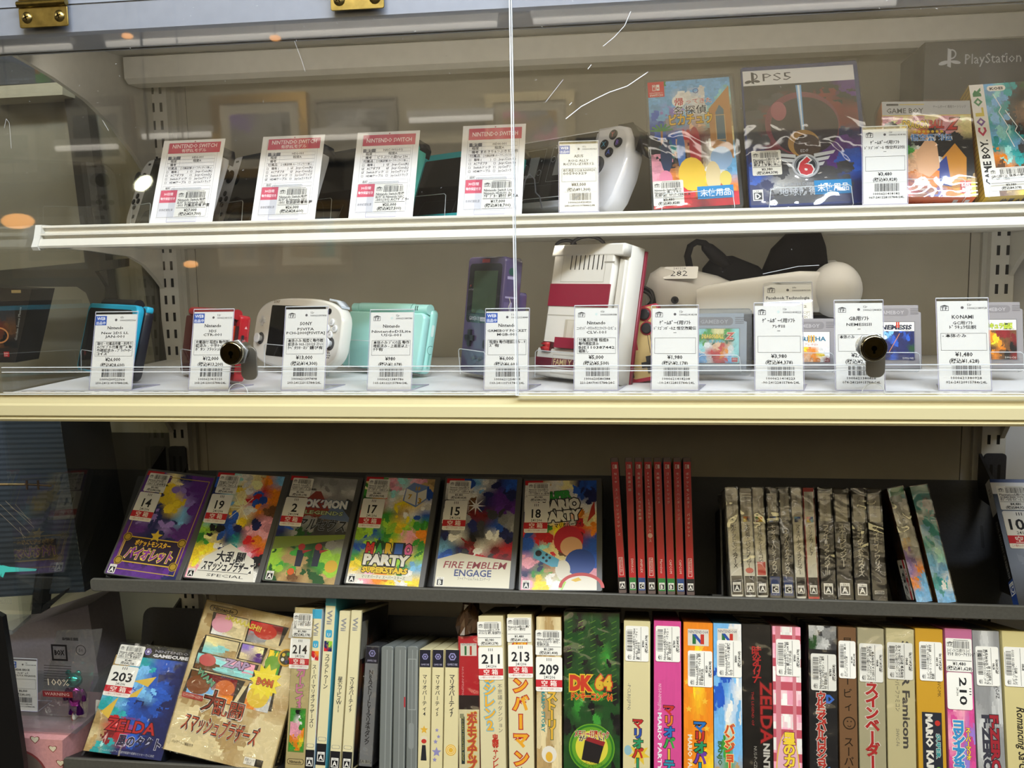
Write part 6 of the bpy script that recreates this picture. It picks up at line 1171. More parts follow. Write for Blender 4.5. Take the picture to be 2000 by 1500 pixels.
G7 = 'game spines packed along the lowest sloped shelf'
def sp(q, ytop, D, label, shell, front, mtl='card_print', st=None, sleeve=False, left=None, cat='game box', dy=0, b=.5, r=1):
    return roll_case(q, ytop, D, label, Y4, Z4, SL4, 'game_case' if cat == 'game case' else 'game_box', cat, G7, shell, mtl, front, left=left, stickers=st, sleeve=sleeve, dy=dy, b=b, r=r)
c5 = lambda *v: tuple(550+x/2.857 for x in v)
c6 = lambda *v: tuple(1200+x/2.5 for x in v)
def tags(num, lines, price, tax, ps, ns):
    return lambda t, P, W, H: (price_sticker(t, P, W*ps[0], H*ps[1], W*ps[2], H*ps[3], lines, price, tax, ord(num[0])+len(lines[0])), number_sticker(t, P, W*ns[0], H*ns[1], W*ns[2], H*ns[3], num))
# box behind sticker 214
def f214(m, w, h):
    m.rect(0, 0, w, h, 'b9a878'); m.vtext('カービィ3', w*.5, h*.62, h*.36, w*.5, 'c87a9a', b=.05, out='7a8a4a'); m.rect(w*.08, h*.10, w*.8, h*.27, '5a8a3a'); m.art(w*.12, h*.11, w*.72, h*.25, ['GKG', 'GWG', 'mmG', 'mmO', 'OOY', 'GOG'], 3, seed=101); m.rrect(w*.08, h*.025, w*.84, h*.035, 3, '3a3024'); m.rrect(w*.1, h*.028, w*.8, h*.029, 3, 'b9a878'); m.text('Nintendo', w*.5, h*.033, h*.024, '3a3024', a='c', w=w*.6, b=.03)
sp(c5(75, 215, 18, 132), 1187, 100, 'beige boxed game with sticker 214, right of the large sand coloured box', 'b3a274', f214, st=tags('214', ['ｽｰﾊﾟｰﾌｧﾐｺﾝ用ｿﾌﾄ 星の', 'ｶｰﾋﾞｨ3 箱付 - 取説欠', '品'], '¥1,980', '(税込¥2,178)', (-.05, .815, .98, .15), (-.12, .615, 1.0, .19)), sleeve=True)
def fwii(ti, lg, band, logo, pic=None, low=.0, col='d8cfa6', t0=.58, t1=.36):
    def f(m, w, h):
        m.rect(w*.04, h*.0, w*.92, h*.99, col)
        if band: m.rect(0, h*.94, w, h*.06, '3f9fc0')
        m.text('Wii', w*.24, h*(.915 if band else .955), w*.66, '8a8a8c', rot=-90, w=h*.085, b=.03)
        if logo: m.rrect(w*.2, h*.755, w*.6, h*.045, 2, '3f9fc0'); m.text('U', w*.5, h*.761, w*.42, 'd5d2c6', a='c', b=.03)
        if pic: m.art(w*.12, h*.675, w*.76, h*.06, pic, 3, seed=len(ti))
        m.vtext(ti.replace(' ', ''), w*.5, h*t0, h*t1, w*.50, '3a3a3e', b=.012)
        m.rrect(w*.12, h*(.135+low), w*.76, h*.022, 1.5, '8a8a86'); m.rrect(w*.16, h*(.137+low), w*.68, h*.018, 1.5, col); m.rect(w*.04, low*h, w*.92, h*.12, '1c1c20'); rating(m, w*.16, h*(.02+low), w*.68, 'A')
    return f
WG = 'plastic'
sp(c5(172, 235, 125, 182), 1190, 130, 'white spine with a turquoise top and small red picture, right of sticker 214', 'cfe0e2', fwii('スーパーマリオブラザーズU', 'Wii U', 1, 1, ['RO', 'WR'], t0=.65, t1=.25), WG, cat='game case', left=mixer(['tbG', 'RYb', 'GbR'], 102))
sp(c5(247, 306, 183, 246), 1163, 130, 'tallest white spine with a turquoise top and green picture', '4aa0b8', fwii('スプラトゥーン', 'Wii U', 1, 1, ['Nl', 'RN'], .03, t0=.66, t1=.46), WG, cat='game case', left=mixer(['NON', 'BrO', 'ONB'], 103), dy=-.001)
sp(c5(322, 379, 262, 325), 1193, 130, 'white spine with pale lettering, left of the one showing dark side art', 'd4cba4', fwii('星のカービィWii', 'Wii', 0, 0), WG, cat='game case')
def side_dark(m, d, h): m.art(0, 0, d, h, ['KKKD', 'DHKK', 'HrDK', 'KDHK'], 4, seed=104)
t = sp(c5(388, 451, 330, 392), 1192, 130, 'white spine whose dark printed side shows at its right', 'd4cba4', fwii('マリオパーティ9', 'Wii', 0, 0), WG, cat='game case')
W9 = [c for c in t.children if c.name.startswith('case_shell')][0].data; ax = max(v.co.x for v in W9.vertices)*1000; az = max(v.co.z for v in W9.vertices)*1000
m = M(PR(ax)); m.rect(4, 3, 124, az-6, '1a1714'); m.art(6, 5, 120, az-12, ['DKKKD', 'KHDKK', 'HrHDK', 'DKHHK', 'HDrKD', 'KHDHK'], 4, seed=105, noise=.05); m.rect(6, az-60, 26, 46, '8a887e'); m.build('side_print', 'gloss_print', t)
def fgc(ti, bg='d6cb9e', tc='2e2e34', pic=None, foot=None):
    def f(m, w, h):
        m.rect(w*.03, 0, w*.94, h*.99, bg); m.rect(w*.03, h*.855, w*.94, h*.14, '1e1e2c'); m.ring(w*.5, h*.94, w*.27, w*.09, '8a86b4', 6); m.disc(w*.5, h*.94, w*.1, '8a86b4', n=6); m.text('GAMECUBE', w*.5, h*.87, w*.2, 'b8b4cc', a='c', w=w*.7)
        m.vtext(ti.replace(' ', ''), w*.5, h*.80, h*(.80-min(.042*len(ti), .62)), w*.42, tc, b=.014)
        if pic: pic(m, w, h)
        if foot: m.rrect(w*.1, h*.02, w*.8, h*.03, 2, '8a8a80'); m.text(foot, w*.5, h*.026, w*.3, '1c1c1c', a='c')
    return f
sp(c5(470, 546, 428, 506), 1262, 120, 'grey spine with a dark blue cap and vertical lettering beside the dark side art', '55565a', fgc('NBAストリートV3 マリオでダンク', '77787a', '1c1c20', None, 'EA BIG'), WG, cat='game case', sleeve=True, dy=.014)
for i, (a, b, c, d) in enumerate([(555, 622, 540, 612), (628, 695, 616, 688), (700, 764, 691, 756)]):
    def fclr(m, w, h, i=i):
        m.rect(w*.46, h*.02, w*.06, h*.95, '8e9290'); m.rect(w*.9, h*.02, w*.05, h*.95, '9a9e9a')
        if i == 1: m.rect(w*.86, h*.52, w*.12, h*.08, 'a83038')
        if i == 2: m.frame(w*.1, h*.5, w*.75, h*.4, .8, '9a9e9a'); m.rrect(w*.2, h*.2, w*.5, h*.2, 3, '858a88')
    sp(c5(a, b, c, d), 1262, 120, ('empty clear case with grey spine, leftmost of three', 'empty clear case with a red fleck, middle of three', 'empty clear case with moulded ribs, right of three')[i], '6f7472', fclr, WG, cat='game case', r=3, b=1)
def p4(m, w, h): m.star(w*.5, h*.36, 5, 2.2, 5, 'd8a83a'); m.disc(w*.5, h*.29, w*.3, 'd8ccb0', 3); m.disc(w*.5, h*.27, w*.22, 'b8342c', 2.6); m.poly([(w*.25, h*.12), (w*.75, h*.12), (w*.65, h*.24), (w*.35, h*.24)], '26262c')
def p5(m, w, h): [m.star(w*x, h*z, r_, r_*.45, 5, '8a86b4') for x, z, r_ in ((.5, .19, 6), (.4, .27, 3), (.65, .31, 2.5), (.5, .36, 2.5), (.35, .13, 3))]
def p7(m, w, h): m.disc(w*.5, h*.21, w*.36, 'd8a83a'); m.ring(w*.5, h*.21, w*.3, .8, 'e8d8a0'); m.ring(w*.5, h*.21, w*.2, .8, 'e8d8a0')
for (a, b, c, d), ti, pc_, lab in (((768, 832, 757, 826), 'マリオパーティ4', p4, 'white spine with a gold star and a red topped figure, left of three'), ((840, 905, 828, 897), 'マリオパーティ5', p5, 'white spine with small violet stars, middle of three'), ((912, 976, 899, 985), 'マリオパーティ7', p7, 'white spine with a gold coin mark, right of three')):
    sp(c5(a, b, c, d), 1268, 120, lab, 'd2c89e', fgc(ti, pic=pc_), WG, cat='game case')
def fsnap(m, w, h):
    m.rect(0, 0, w, h, 'b3222c'); m.rect(w*.1, h*.86, w*.8, h*.09, 'd8d2c4'); m.text('NINTENDO 64', w*.5, h*.935, w*.14, '2a2a5a', a='c', w=w*.7); m.rect(w*.3, h*.865, w*.1, h*.065, '2a6a3a'); m.rect(w*.56, h*.865, w*.1, h*.065, 'b8342c'); m.text('NUS-P-NPFJ(JPN)', w*.16, h*.78, w*.13, 'd89a9a', rot=-90, w=h*.2)
    m.rect(0, h*.48, w, h*.10, '2a2020'); m.rect(0, 0, w, h*.48, 'd8cda4'); m.vtext('ポケモンスナップ', w*.64, h*.45, h*.07, w*.5, 'c0503a', b=.05, out='e0b83a', res=2); m.rect(w*.12, h*.10, w*.16, h*.33, '2a3a3a'); m.text('POCKET MONSTER SNAP', w*.16, h*.42, w*.1, 'd8c86a', rot=-90, w=h*.3); m.rect(w*.05, h*.42, w*.2, h*.03, '8a8a6a')
t = sp(c5(985, 1088, 990, 1108), 1243, 128, 'red and black boxed game inside a crinkled brown bag', 'a8222c', fsnap, sleeve=True)
m = M(); rn = random.Random(5); rings = []
for k in range(9):
    z = 168+k*9; rings.append([((14 if k < 3 else 11-k*.5)*math.cos(q)+rn.uniform(-2.5, 2.5)-3, 30+(40-k*3)*math.sin(q)+rn.uniform(-4, 4), z+rn.uniform(-2, 2)) for q in (2*math.pi*i/14 for i in range(14))])
m.loft(rings, '4a3626', True, False); m.build('brown_bag', 'shiny_plastic', t, None, 'bunched brown bag top')
def f211(m, w, h): m.rect(0, 0, w, h, 'd2c8a0'); m.vtext('不思議のダンジョン', w*.82, h*.58, h*.28, w*.2, '55555a'); m.vtext('風来のシレン2', w*.40, h*.80, h*.29, w*.50, 'e0a83c', b=.05, out='58b0cc', res=2); m.vtext('鬼襲来!シレン城!', w*.6, h*.27, h*-.02, w*.28, 'b8382c', b=.02)
sp(c5(1097, 1246, 1112, 1255), 1203, 128, 'white boxed game with sticker 211', 'd2c8a2', f211, st=tags('211', ['Nintendo64用ｿﾌﾄ 風来', 'のｼﾚﾝ2 箱､取説付 - '], '¥2,980', '(税込¥3,278)', (-.05, .815, .98, .15), (-.03, .605, 1.0, .20)))
def f213(m, w, h): m.rect(0, 0, w, h, 'd6cca4'); m.vtext('爆ボンバーマン', w*.5, h*.84, h*.08, w*.62, 'e0a02c', b=.05, out='b02a2c', ow=.06, res=2); m.disc(w*.45, h*.03, w*.2, '26262a'); [m.line(w*.45, h*.04, w*(.45+.3*math.cos(R(a))), h*.04+w*.3*math.sin(R(a)), .8, '26262a') for a in range(20, 180, 30)]
sp(c5(1258, 1416, 1270, 1412), 1200, 128, 'white boxed game with sticker 213 and tall orange lettering', 'd2c8a2', f213, st=tags('213', ['Nintendo64用ｿﾌﾄ 爆ﾎﾞ', 'ﾝﾊﾞｰﾏﾝ - 箱付'], '¥1,480', '(税込¥1,628)', (-.02, .83, 1.0, .15), (.02, .615, 1.0, .20)))
def f209(m, w, h): m.rect(0, 0, w, h, 'c09a5e'); m.art(0, 0, w, h, ['EeE', 'eEe', 'EeE', 'eeE'], 5, seed=107, noise=.05); m.vtext('マリオストーリー', w*.62, h*.72, h*.26, w*.44, 'd8a83a', b=.05, out='3a5a3a', res=2); m.text('MARIO STORY', w*.2, h*.56, w*.2, '3a8a8a', rot=-90, w=h*.26, b=.03); m.disc(w*.5, h*.17, w*.3, 'dcd6c8', h*.05); m.disc(w*.5, h*.155, w*.14, 'd8a83a', h*.03); m.disc(w*.55, h*.05, w*.25, 'c8783a', h*.04)
sp(c5(1420, 1561, 1422, 1566), 1205, 128, 'tan boxed game with sticker 209', 'bb9860', f209, st=tags('209', ['Nintendo64用ｿﾌﾄ Nint', 'endo ﾏﾘｵｽﾄｰﾘｰ 箱付 -', '取説欠品'], '¥1,280', '(税込¥1,408)', (-.03, .765, 1.05, .155), (-.02, .545, 1.06, .21)))
def fdk(m, w, h):
    m.art(0, 0, w, h, ['gKggKg', 'gggKgg', 'KgggGK', 'ggKggg', 'ggKGgK', 'gGgKgg', 'KggGgK', 'gKgKgg', 'gggGKg', 'ggKggg'], 5, seed=108, noise=.06)
    for x in (.1, .3, .52, .7, .9):
        for q in range(14): m.lay = 3; m.line(w*x-3, h*(.95-.035*q)-2, w*x+3, h*(.95-.035*q)+1, .9, '4f7a2a')
    m.text('DK', w*.10, h*.545, h*.115, 'd2402c', b=.07, out='e6c23a', ow=.06, res=2, w=w*.42); m.text('64', w*.56, h*.555, h*.105, 'e0b83a', b=.07, out='c83a2a', ow=.06, res=2, w=w*.3); m.text('ドンキーコング64', w*.5, h*.49, h*.05, 'd2402c', a='c', w=w*.74, b=.05, out='e6c23a')
    c, z = w*.5, h*.215; m.disc(c, z, w*.41, '6aa82c', n=36); m.ring(c, z, w*.39, w*.035, '2f7a2a', 36); m.disc(c, z, w*.29, 'e4d84a', n=36); m.text('メモリー拡張パック', c, z+w*.18, h*.045, 'b8342c', a='c', w=w*.62, b=.04, out='e8e4d4'); m.text('がセット!', c, z+w*.11, h*.036, '3a2a1a', a='c', b=.03, out='e8e4d4')
    m.poly([(c-12, z-14), (c+8, z-18), (c+14, z+2), (c-8, z+8)], '232024'); m.poly([(c-8, z+8), (c+14, z+2), (c+16, z+7), (c-4, z+12)], '9a2a30'); m.text('さらに、', c, z-w*.25, h*.022, '2a2a1a', a='c'); m.text('「ドンキーコングカード」', c, z-w*.30, h*.022, '2a2a1a', a='c', w=w*.42); m.text('入り!', c, z-w*.35, h*.022, '2a2a1a', a='c')
sp(c5(1577, 1893, 1572, 1890), 1197, 130, 'wide dark green jungle printed box with a round yellow badge', '1e3a20', fdk, sleeve=True)
# run of cartridge boxes to the right, price stickers turned sideways
def st_side(fx, fz, w_, h_, lines, price, tax, seed, num=None):
    def f(t, P, W, H):
        price_sticker(t, P, W*(fx+w_), H*fz, H*h_, W*w_, lines, price, tax, seed, rot=90)
        if num: number_sticker(t, P, W*num[1], H*num[2], H*num[3], W*num[4], num[0], band=False, rot=-90)
    return f
def ftitle(bg, title, col, out, pic=None, code='', top=.50, bot=.0, size=.62, sub=None, tint=None, b=.05):
    def f(m, w, h):
        m.rect(0, 0, w, h, bg)
        if pic: pic(m, w, h)
        if code: m.text(code, w*.16, h*.62, w*.16, tint or '6a6a66', rot=-90, w=h*.16)
        m.vtext(title, w*.55, h*top, h*bot, w*size, col, b=b, out=out, res=2)
        if sub: m.text(sub[0], w*.14, h*sub[1], w*.2, sub[2], rot=-90, w=h*sub[3], b=.03)
    return f
def pz(rows, seed, z0=0, z1=1, k=4, noise=.08): return lambda m, w, h: m.art(0, h*z0, w, h*(z1-z0), rows, k, seed=seed, noise=noise)
def p64(m, w, h, z=.86): m.rect(w*.14, h*z, w*.72, h*.10, 'd2ccc0'); m.text('NINTENDO64', w*.5, h*(z+.075), w*.14, '2a2a5a', a='c', w=w*.66); m.rect(w*.3, h*(z+.01), w*.12, h*.06, '2a6a3a'); m.poly([(w*.3, h*(z+.07)), (w*.42, h*(z+.07)), (w*.7, h*(z+.01)), (w*.58, h*(z+.01))], '2a4a9a'); m.rect(w*.58, h*(z+.01), w*.12, h*.06, 'b8342c')
L64 = lambda s, e='箱・取説付き': ['Nintendo64用ｿﾌﾄ Nint', 'endo '+s, e]
def pn(m, w, h): m.star(w*.6, h*.2, w*.42, w*.2, 7, 'd8b83a'); m.disc(w*.18, h*.22, w*.14, '8ab0b8', h*.03)
sp(c6(45, 168, 40, 175), 1213, 128, 'off-white boxed game with blue and red lettering right of the jungle box', 'cfc496', ftitle('cfc496', 'マリオパーティ', ['b02a2c', '2c4a9a', '2c8a5a', 'b8342c', '2c8a5a', 'd8a83a', '2c8aa0', '2c3a9a'], '3a2014', pn, '-PCLBJ(JPN)', .41, .0, .40), st=st_side(.06, .755, .88, .215, L64('ﾏﾘｵﾊﾟｰﾃｨ -'), '¥980', '(税込¥1,078)', 1), left=mixer(['DDH', 'DrD', 'KDD'], 120))
sp(c6(192, 326, 192, 330), 1213, 128, 'hot pink boxed game', 'c03a7a', ftitle('c23c7c', 'マリオパーティ2', ['b8342c', 'd8742a', '2c6ab0', '3a9a44', 'd8a83a', '2c8aa0', '3a4ac0', '6a7ab0'], '2a1a3a', lambda m, w, h: m.art(0, 0, w, h, ['MMM', 'MMM', 'MMM'], 2, seed=121, noise=.02), 'NUS-P-NMWJ(JPN)', .50, -.02, .42, ('MARIO PARTY', .45, 'e4e0e6', .34), 'e0b8c8'), st=st_side(.06, .755, .90, .215, L64('ﾏﾘｵﾊﾟｰﾃｨ2 -'), '¥780', '(税込¥858)', 2))
def por(m, w, h): m.art(0, 0, w, h, ['OOO', 'OYO', 'OOO', 'OOY'], 3, seed=122, noise=.04); [m.star(w*((i*37 % 80)/100+.1), h*((i*53 % 90)/100+.05), 4, 1.8, 5, 'e8b43a') for i in range(16)]; p64(m, w, h)
sp(c6(337, 471, 338, 486), 1216, 128, 'orange boxed game with yellow stars', 'd0742a', ftitle('d0742a', 'マリオパーティ3', ['2c6ab0', 'b8342c', '2c8a5a', '6a3a9a', '2c8aa0', '3a9a44', '2c4a9a', '6a7ab0'], '2a1a14', por, '', .41, -.08, .44, ('MARIO PARTY 3', .33, 'e8dcc0', .30)), st=st_side(.14, .615, .84, .215, L64('ﾏﾘｵﾊﾟｰﾃｨ3 箱', '付 取説欠品'), '¥580', '(税込¥638)', 3))
def pbl(m, w, h): m.art(0, 0, w, h, ['bbW', 'bBb', 'BbW', 'bWb', 'bGb', 'eGe'], 4, seed=123, noise=.05); p64(m, w, h, .87); m.poly([(0, h*.10), (w*.4, h*.14), (w*.4, h*.05), (0, h*.0)], 'd8b83a')
sp(c6(482, 614, 487, 629), 1218, 128, 'sky blue boxed game with orange lettering', '5f94b8', ftitle('5f94b8', 'バンジョーとカズーイ', 'c8502a', 'f0d890', pbl, '', .40, -.14, .38, ('BANJO KAZOOIE', .30, '3a6a3a', .36)), st=st_side(.12, .68, .88, .22, ['Nintendo64用ｿﾌﾄ ﾊﾞﾝ', 'ｼﾞｮｰとｶｽﾞｰｲの大冒険', '付き'], '¥880', '(税込¥968)', 4))
def fz(m, w, h): m.rect(0, 0, w, h, '191819'); m.text('ZELDA', w*.62, h*.66, w*.56, 'b02a2c', rot=-90, w=h*.36, b=.02, out='5a1a1c', res=2); m.text('THE LEGEND OF', w*.30, h*.60, w*.12, 'b02a2c', rot=-90, w=h*.2); m.vtext('時のオカリナ', w*.5, h*.86, h*.66, w*.36, 'b02a2c', b=.02); m.text('NINTENDO 64', w*.70, h*.30, w*.30, 'c8c4bc', rot=-90, w=h*.42, b=.04); m.text('NUS-P-CZLJ(JPN)', w*.36, h*.28, w*.15, 'a8a49c', rot=-90, w=h*.2)
sp(c6(622, 761, 632, 776), 1220, 128, 'black boxed game with large red sideways lettering', '1a191b', fz, sleeve=True)
def pk(m, w, h):
    m.art(0, 0, w, h, ['mWm', 'WmW', 'mWm', 'WmW', 'mWm'], 3, jit=.05, seed=124, noise=.05)
    for i in range(7): m.rect(0, h*(.06+.14*i), w, h*.05, 'b8505e')
    m.rect(w*.1, 0, w*.18, h, 'c87a84'); m.rect(w*.7, 0, w*.12, h, 'c87a84'); m.disc(w*.5, h*.12, w*.42, 'd8a8b8', h*.26, 26); m.ring(w*.5, h*.12, w*.42, 1.2, 'd8b83a', 26, h*.26)
sp(c6(770, 906, 778, 921), 1224, 128, 'pink and white gingham boxed game', 'b8707c', ftitle('c48a92', '星のカービィ', 'e6c83a', '7a2a4a', pk, '', .37, -.02, .44), st=st_side(.12, .705, .86, .22, ['Nintendo64用ｿﾌﾄ Nint', 'endo 星のｶｰﾋﾞｨ64 箱', '付き - ﾌﾞﾘｽﾀｰ欠品'], '¥980', '(税込¥1,078)', 5))
def fcu(m, w, h): m.rect(0, 0, w, h, '1f2024'); m.art(0, h*.86, w, h*.14, ['aDA', 'gaD'], 3, seed=125); m.vtext('カスタムロボ', w*.2, h*.5, h*.1, w*.16, '3a3a40'); m.vtext('ウルトラマンバトルコレクション', w*.42, h*.60, h*.17, w*.40, 'b8342c', b=.03, out='d8d4cc'); m.text('64', w*.66, h*.12, w*.5, '4a8ac8', a='c', b=.06, rot=-20, res=2); m.text('D', w*.75, h*.55, w*.4, '3a6ac0', a='c', b=.06)
sp(c6(947, 1085, 956, 1096), 1222, 128, 'black boxed game with red sideways lettering right of the gingham one', '1f2024', fcu, st=st_side(.06, .62, .92, .215, ['Nintendo64用ｿﾌﾄ PSYG', 'ﾄﾗﾝﾌﾟｺﾚｸｼｮﾝ - 箱', '付 取説欠品'], '¥780', '(税込¥858)', 6), sleeve=True)
def fbr(m, w, h): m.rect(0, 0, w, h, '6e5036'); m.vtext('星のカービィ', w*.5, h*.95, h*.50, w*.58, '2a1e14', b=.01); m.ring(w*.55, h*.44, w*.36, 1.2, '2a1e14', 22); m.disc(w*.45, h*.45, w*.04, '2a1e14'); m.disc(w*.65, h*.45, w*.04, '2a1e14'); m.ring(w*.55, h*.43, w*.12, .8, '2a1e14', 12, None, 200, 340); m.vtext('スーパーデラックス', w*.5, h*.36, h*-.14, w*.58, '2a1e14', b=.01)
sp(c6(1091, 1178, 1103, 1194), 1225, 128, 'brown boxed game with dark lettering and a round face outline', '6e5036', fbr, st=st_side(.0, .70, .96, .22, ['ｽｰﾊﾟｰﾌｧﾐｺﾝ用ｿﾌﾄ 星の', 'ｶｰﾋﾞｨ ｽｰﾊﾟｰﾃﾞﾗｯｸｽ 箱'], '¥1,480', '(税込¥1,628)', 7))
def fsi(m, w, h): m.rect(0, 0, w, h, 'aaa283'); m.vtext('スペースインベーダー', w*.5, h*.89, h*.19, w*.54, 'b02a2c', b=.05, out='d8d4c8', res=2); [m.text(s, w*.5, h*(.155-.055*i), w*.26, '44444c', a='c', w=w*.62) for i, s in enumerate(('The', 'Original', 'Game'))]; [m.rect(w*(.2+.1*i), h*.0, w*.08, h*.02, '3a3a6a') for i in (0, 2, 4, 6)]
sp(c6(1186, 1320, 1200, 1333), 1227, 128, 'grey boxed game with red vertical lettering', 'aaa283', fsi, st=st_side(.04, .685, .90, .225, ['ｽｰﾊﾟｰﾌｧﾐｺﾝ用ｿﾌﾄ TAIT', 'ｽﾍﾟｰｽｲﾝﾍﾞｰﾀﾞｰ 箱付き', 'O CERO A 全年齢対象'], '¥980', '(税込¥1,078)', 8), sleeve=True)
def fsf(m, w, h): m.rect(0, 0, w, h, 'c4b98e'); m.text('SUPER Famicom', w*.56, h*.93, w*.36, '4a4642', rot=-90, w=h*.62, b=.03, res=2); m.text('スーパーファミコン', w*.30, h*.74, w*.2, '4a4642', rot=-90, w=h*.22); m.text('SHVC-F6', w*.3, h*.42, w*.17, '6a665c', rot=-90); m.text('FINAL FANTASY', w*.5, h*.12, w*.26, '3a3a3a', rot=-90, w=h*.2, b=.03); m.art(w*.3, -h*.0, w*.5, h*.06, ['rH', 'Hr'], 3, seed=126)
sp(c6(1325, 1461, 1338, 1479), 1228, 128, 'beige boxed game with dark rounded lettering running down it', 'c4b98e', fsf, st=st_side(.02, .705, .92, .215, ['ｽｰﾊﾟｰﾌｧﾐｺﾝ用ｿﾌﾄ ﾌｧｲﾅ', 'ﾙﾌｧﾝﾀｼﾞｰⅥ CERO A 全', '年齢対象 箱付き'], '¥980', '(税込¥1,078)', 9), sleeve=True)
def fmk(m, w, h): m.rect(0, 0, w, h, 'c0922c'); m.text('SHVC-MK', w*.76, h*.72, w*.17, '3a3020', rot=-90); m.rect(w*.16, h*.14, w*.72, h*.38, '2a2c34'); m.text('MARIO KART', w*.30, h*.51, w*.34, 'd8d4c8', rot=-90, w=h*.36, b=.05); m.text('SUPER', w*.66, h*.40, w*.2, '3a8a8a', rot=-90, w=h*.14, b=.05, out='d8d4c8'); m.disc(w*.72, h*.46, w*.10, 'b8342c'); m.disc(w*.72, h*.2, w*.09, '6a9a34')
sp(c6(1467, 1606, 1490, 1629), 1228, 128, 'mustard yellow boxed game with a black title panel', 'bb9030', fmk, st=st_side(.12, .70, .84, .225, ['ｽｰﾊﾟｰﾌｧﾐｺﾝ用ｿﾌﾄ ｽｰﾊﾟ', 'ﾏﾘｵｶｰﾄ - ﾚｰｼﾝｸﾞ 箱付', '取説'], '¥1,380', '(税込¥1,518)', 10))
def fyo(m, w, h): m.rect(0, 0, w, h, 'b8688c'); m.art(0, 0, w, h*.62, ['MmM', 'mMp', 'MpM', 'mMm'], 4, seed=127, noise=.05); m.vtext('スーパーマリオ', w*.74, h*.44, h*.26, w*.2, 'e6c83a', b=.05, out='3a2a5a'); m.vtext('ヨッシーアイランド', w*.38, h*.47, h*.12, w*.50, '3a8ac0', b=.05, out='e6e0d0', res=2); m.disc(w*.6, h*.06, w*.26, '5a9a3a', h*.04); m.disc(w*.4, h*.0, w*.3, 'c0503a', h*.03)
sp(c6(1612, 1737, 1640, 1776), 1228, 128, 'pink boxed game with a large upright number 210', 'b0607f', fyo, st=lambda t, P, W, H: (price_sticker(t, P, W*.0, H*.755+H*.0, W*.98, H*.19, ['ｽｰﾊﾟｰﾌｧﾐｺﾝ用ｿﾌﾄ ｽｰﾊﾟ', 'ﾏﾘｵ ﾖｯｼｰｱｲﾗﾝﾄﾞ 箱'], '¥1,480', '(税込¥1,628)', 11), number_sticker(t, P, W*.0, H*.75, H*.21, W*.94, '210', band=False, rot=-90)))
def ffz(m, w, h): m.rect(0, 0, w, h, '8d8e90'); m.art(0, 0, w, h, ['AaA', 'AAa', 'aAA', 'AaA'], 5, seed=128, noise=.03); m.text('SHVC-FZ', w*.78, h*.72, w*.18, '3a3a3c', rot=-90, b=.02); m.text('F-ZERO', w*.22, h*.52, w*.40, '3a3a44', rot=-90, w=h*.33, b=.06, res=2); m.text('F-ZERO', w*.52, h*.52, w*.42, '9a2a34', rot=-90, w=h*.33, b=.05, out='26262a', res=2); m.text('エフゼロ', w*.14, h*.2, w*.14, '3a3a3c', rot=-90)
sp(c6(1745, 1881, 1785, 1921), 1232, 128, 'silver grey boxed game with dark red sideways lettering', '8a8b8d', ffz, st=st_side(.08, .685, .86, .225, ['ｽｰﾊﾟｰﾌｧﾐｺﾝ用ｿﾌﾄ F-ZE', 'RO CERO A 全年齢対象', 'ﾄﾞ 取説付き 箱'], '¥780', '(税込¥858)', 12))
def fro(m, w, h): m.rect(0, 0, w, h, 'cabd86'); m.text('Romancing Sa·Ga', w*.42, h*.57, w*.42, '2a2620', rot=-90, w=h*.37, b=.02, shear=.2, res=2)
sp(c6(1890, 2022, 1930, 2066), 1233, 128, 'cream boxed game with handwritten style lettering at the right edge', 'c6b982', fro, st=st_side(.02, .685, .92, .225, ['ｽｰﾊﾟｰﾌｧﾐｺﾝ用ｿﾌﾄ ﾛﾏﾝｼ', 'ﾝｸﾞｻ･ｶﾞ 箱付 - '], '¥980', '(税込¥1,078)', 13))

# bagged charm hanging in the bay at left, with its tag
YB = -.27
t = thing('crinkled_bag', 'clear crinkled bag with printed warnings holding a shiny toy bear at lower left', 'bag', T(*at(120, 1400, YB)).copy()); o_ = t.matrix_world.translation.copy()
m = M(); rn = random.Random(9); nx, nz = 9, 12; quad = [(72, 1395), (168, 1402), (199, 1228), (112, 1232)]; vs = []
for s in (0, 1):
    for j in range(nz+1):
        for i in range(nx+1):
            f, g = i/nx, j/nz; px = (quad[0][0]*(1-f)+quad[1][0]*f)*(1-g)+(quad[3][0]*(1-f)+quad[2][0]*f)*g; py = (quad[0][1]*(1-f)+quad[1][1]*f)*(1-g)+(quad[3][1]*(1-f)+quad[2][1]*f)*g
            x, y, z = loc(px, py, YB); bulge = 13*math.sin(math.pi*f)*math.sin(math.pi*min(1, g*1.15)); vs.append((x, y+(-1 if s == 0 else 1)*bulge+rn.uniform(-2, 2), z))
n = (nx+1)*(nz+1); m.raw(vs, [(s*n+j*(nx+1)+i, s*n+j*(nx+1)+i+1, s*n+(j+1)*(nx+1)+i+1, s*n+(j+1)*(nx+1)+i) for s in (0, 1) for j in range(nz) for i in range(nx)], 'W', True); m.build('film', 'crinkled_bag', t)
m = M(); q = loc(120, 1300, YB-.014); m.P = PF(q[1])
def U(px, py): p = loc(px, py, YB-.014); return p[0], p[2]
x, z = U(122, 1250); m.text('BE@RBRICK SERIES', x, z, 5, '1c1a1c', w=22, b=.05); x, z = U(102, 1290); m.frame(x, z, 22, 22, 2.5, '1c1a1c'); m.text('BOX', x+4, z+8, 9, '1c1a1c', w=14, b=.05); x, z = U(158, 1270); m.ring(x, z, 7, .9, '2a282a'); m.text('50', x, z-2.2, 6, '2a282a', a='c')
for k in range(7): x, z = U(86, 1300+k*5); m.rect(x, z, 38, .9, '3a3638')
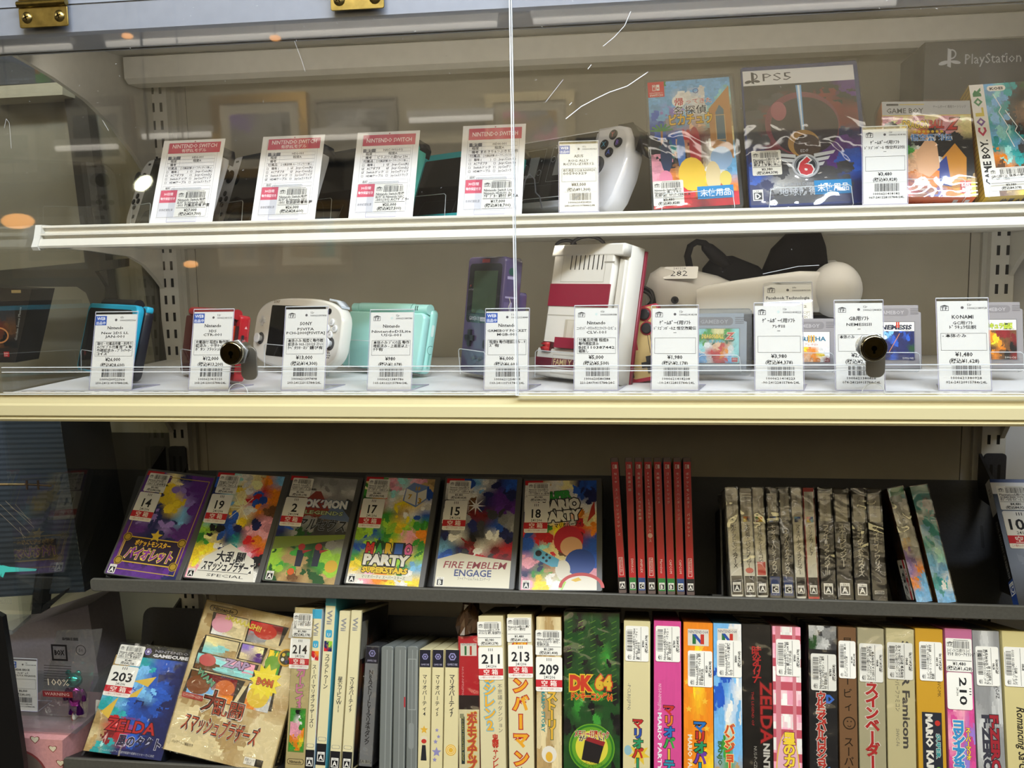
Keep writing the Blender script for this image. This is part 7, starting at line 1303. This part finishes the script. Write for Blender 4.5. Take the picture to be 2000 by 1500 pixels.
x, z = U(94, 1338); m.text('100%', x, z, 13, 'c8bca8', w=30); x, z = U(84, 1360); m.rect(x, z, 42, 8, '7a2c30'); m.text('WARNING', x+3, z+2, 6, 'c8a8a0', w=34)
m.build('bag_print', 'gloss_print', t)
t2 = thing('toy_bear', 'shiny turquoise to purple toy bear inside the crinkled bag', 'toy', T(*at(150, 1395, YB))); 
m = M(); tq, vi = '2ab0b0', '8a3a9a'
m.ball(0, 0, 47, 11, 9, 10, tq, 16, 10); m.ball(-7, 0, 57, 4, 3, 4, tq, 10, 7); m.ball(7, 0, 57, 4, 3, 4, tq, 10, 7); m.build('head', 'foil', t2)
m = M(); m.loft([[(r_*math.cos(q), r_*.75*math.sin(q), z) for q in (2*math.pi*i/16 for i in range(16))] for z, r_ in ((14, 8), (20, 10), (28, 10), (35, 8), (38, 5))], 'a040a0'); m.build('torso', 'foil', t2)
for s in (-1, 1):
    m = M(); m.tube([(s*9, 0, 34), (s*13, -1, 27), (s*13, -2, 20)], [3.6, 3.8, 3], vi, 10); m.build('arm', 'foil', t2)
    m = M(); m.tube([(s*5, 0, 16), (s*5.5, 0, 8), (s*5.5, -1, 1)], [4.4, 4.6, 5], '6a2a8a', 10); m.build('leg', 'foil', t2)
p = at(48, 1412, YB+.01)
t = thing('price_tag', 'white price tag reading 6,000 standing on the glass shelf at lower left', 'price tag', pose(p.x, p.y, GZ, 0)); m = None
small_card(t, 40, 68, 6, dict(web=1, code='12r', num='1000621045045', maker='BEAR BRICK', name=['ﾌｨｷﾞｭｱ', '(ANTSUYA HIGASHI)'], desc=[], price='¥6,000', tax='(税込¥6,600)', bot='241-24111115784r24L')); holder(t, 40, 68, 6, 30, 1, 0)
m = M(); flat_px(m, [(184, 1450), (192, 1450), (200, 1370), (187, 1368)], -.25, 'd8d6cc', .002); a = at(190, 1385, -.2505); m.P = PF(a.y*1000); m.lay = 1; m.text('子', a.x*1000-1, a.z*1000, 5, '2a2a2e')
o = m.build('paper_slip', 'paper'); tag(o, 'white paper slip peeking out left of the blue box with sticker 203', 'slip')

# ---------------------------------------------------------------- tidy up
bpy.data.objects.remove(_fo, do_unlink=True)
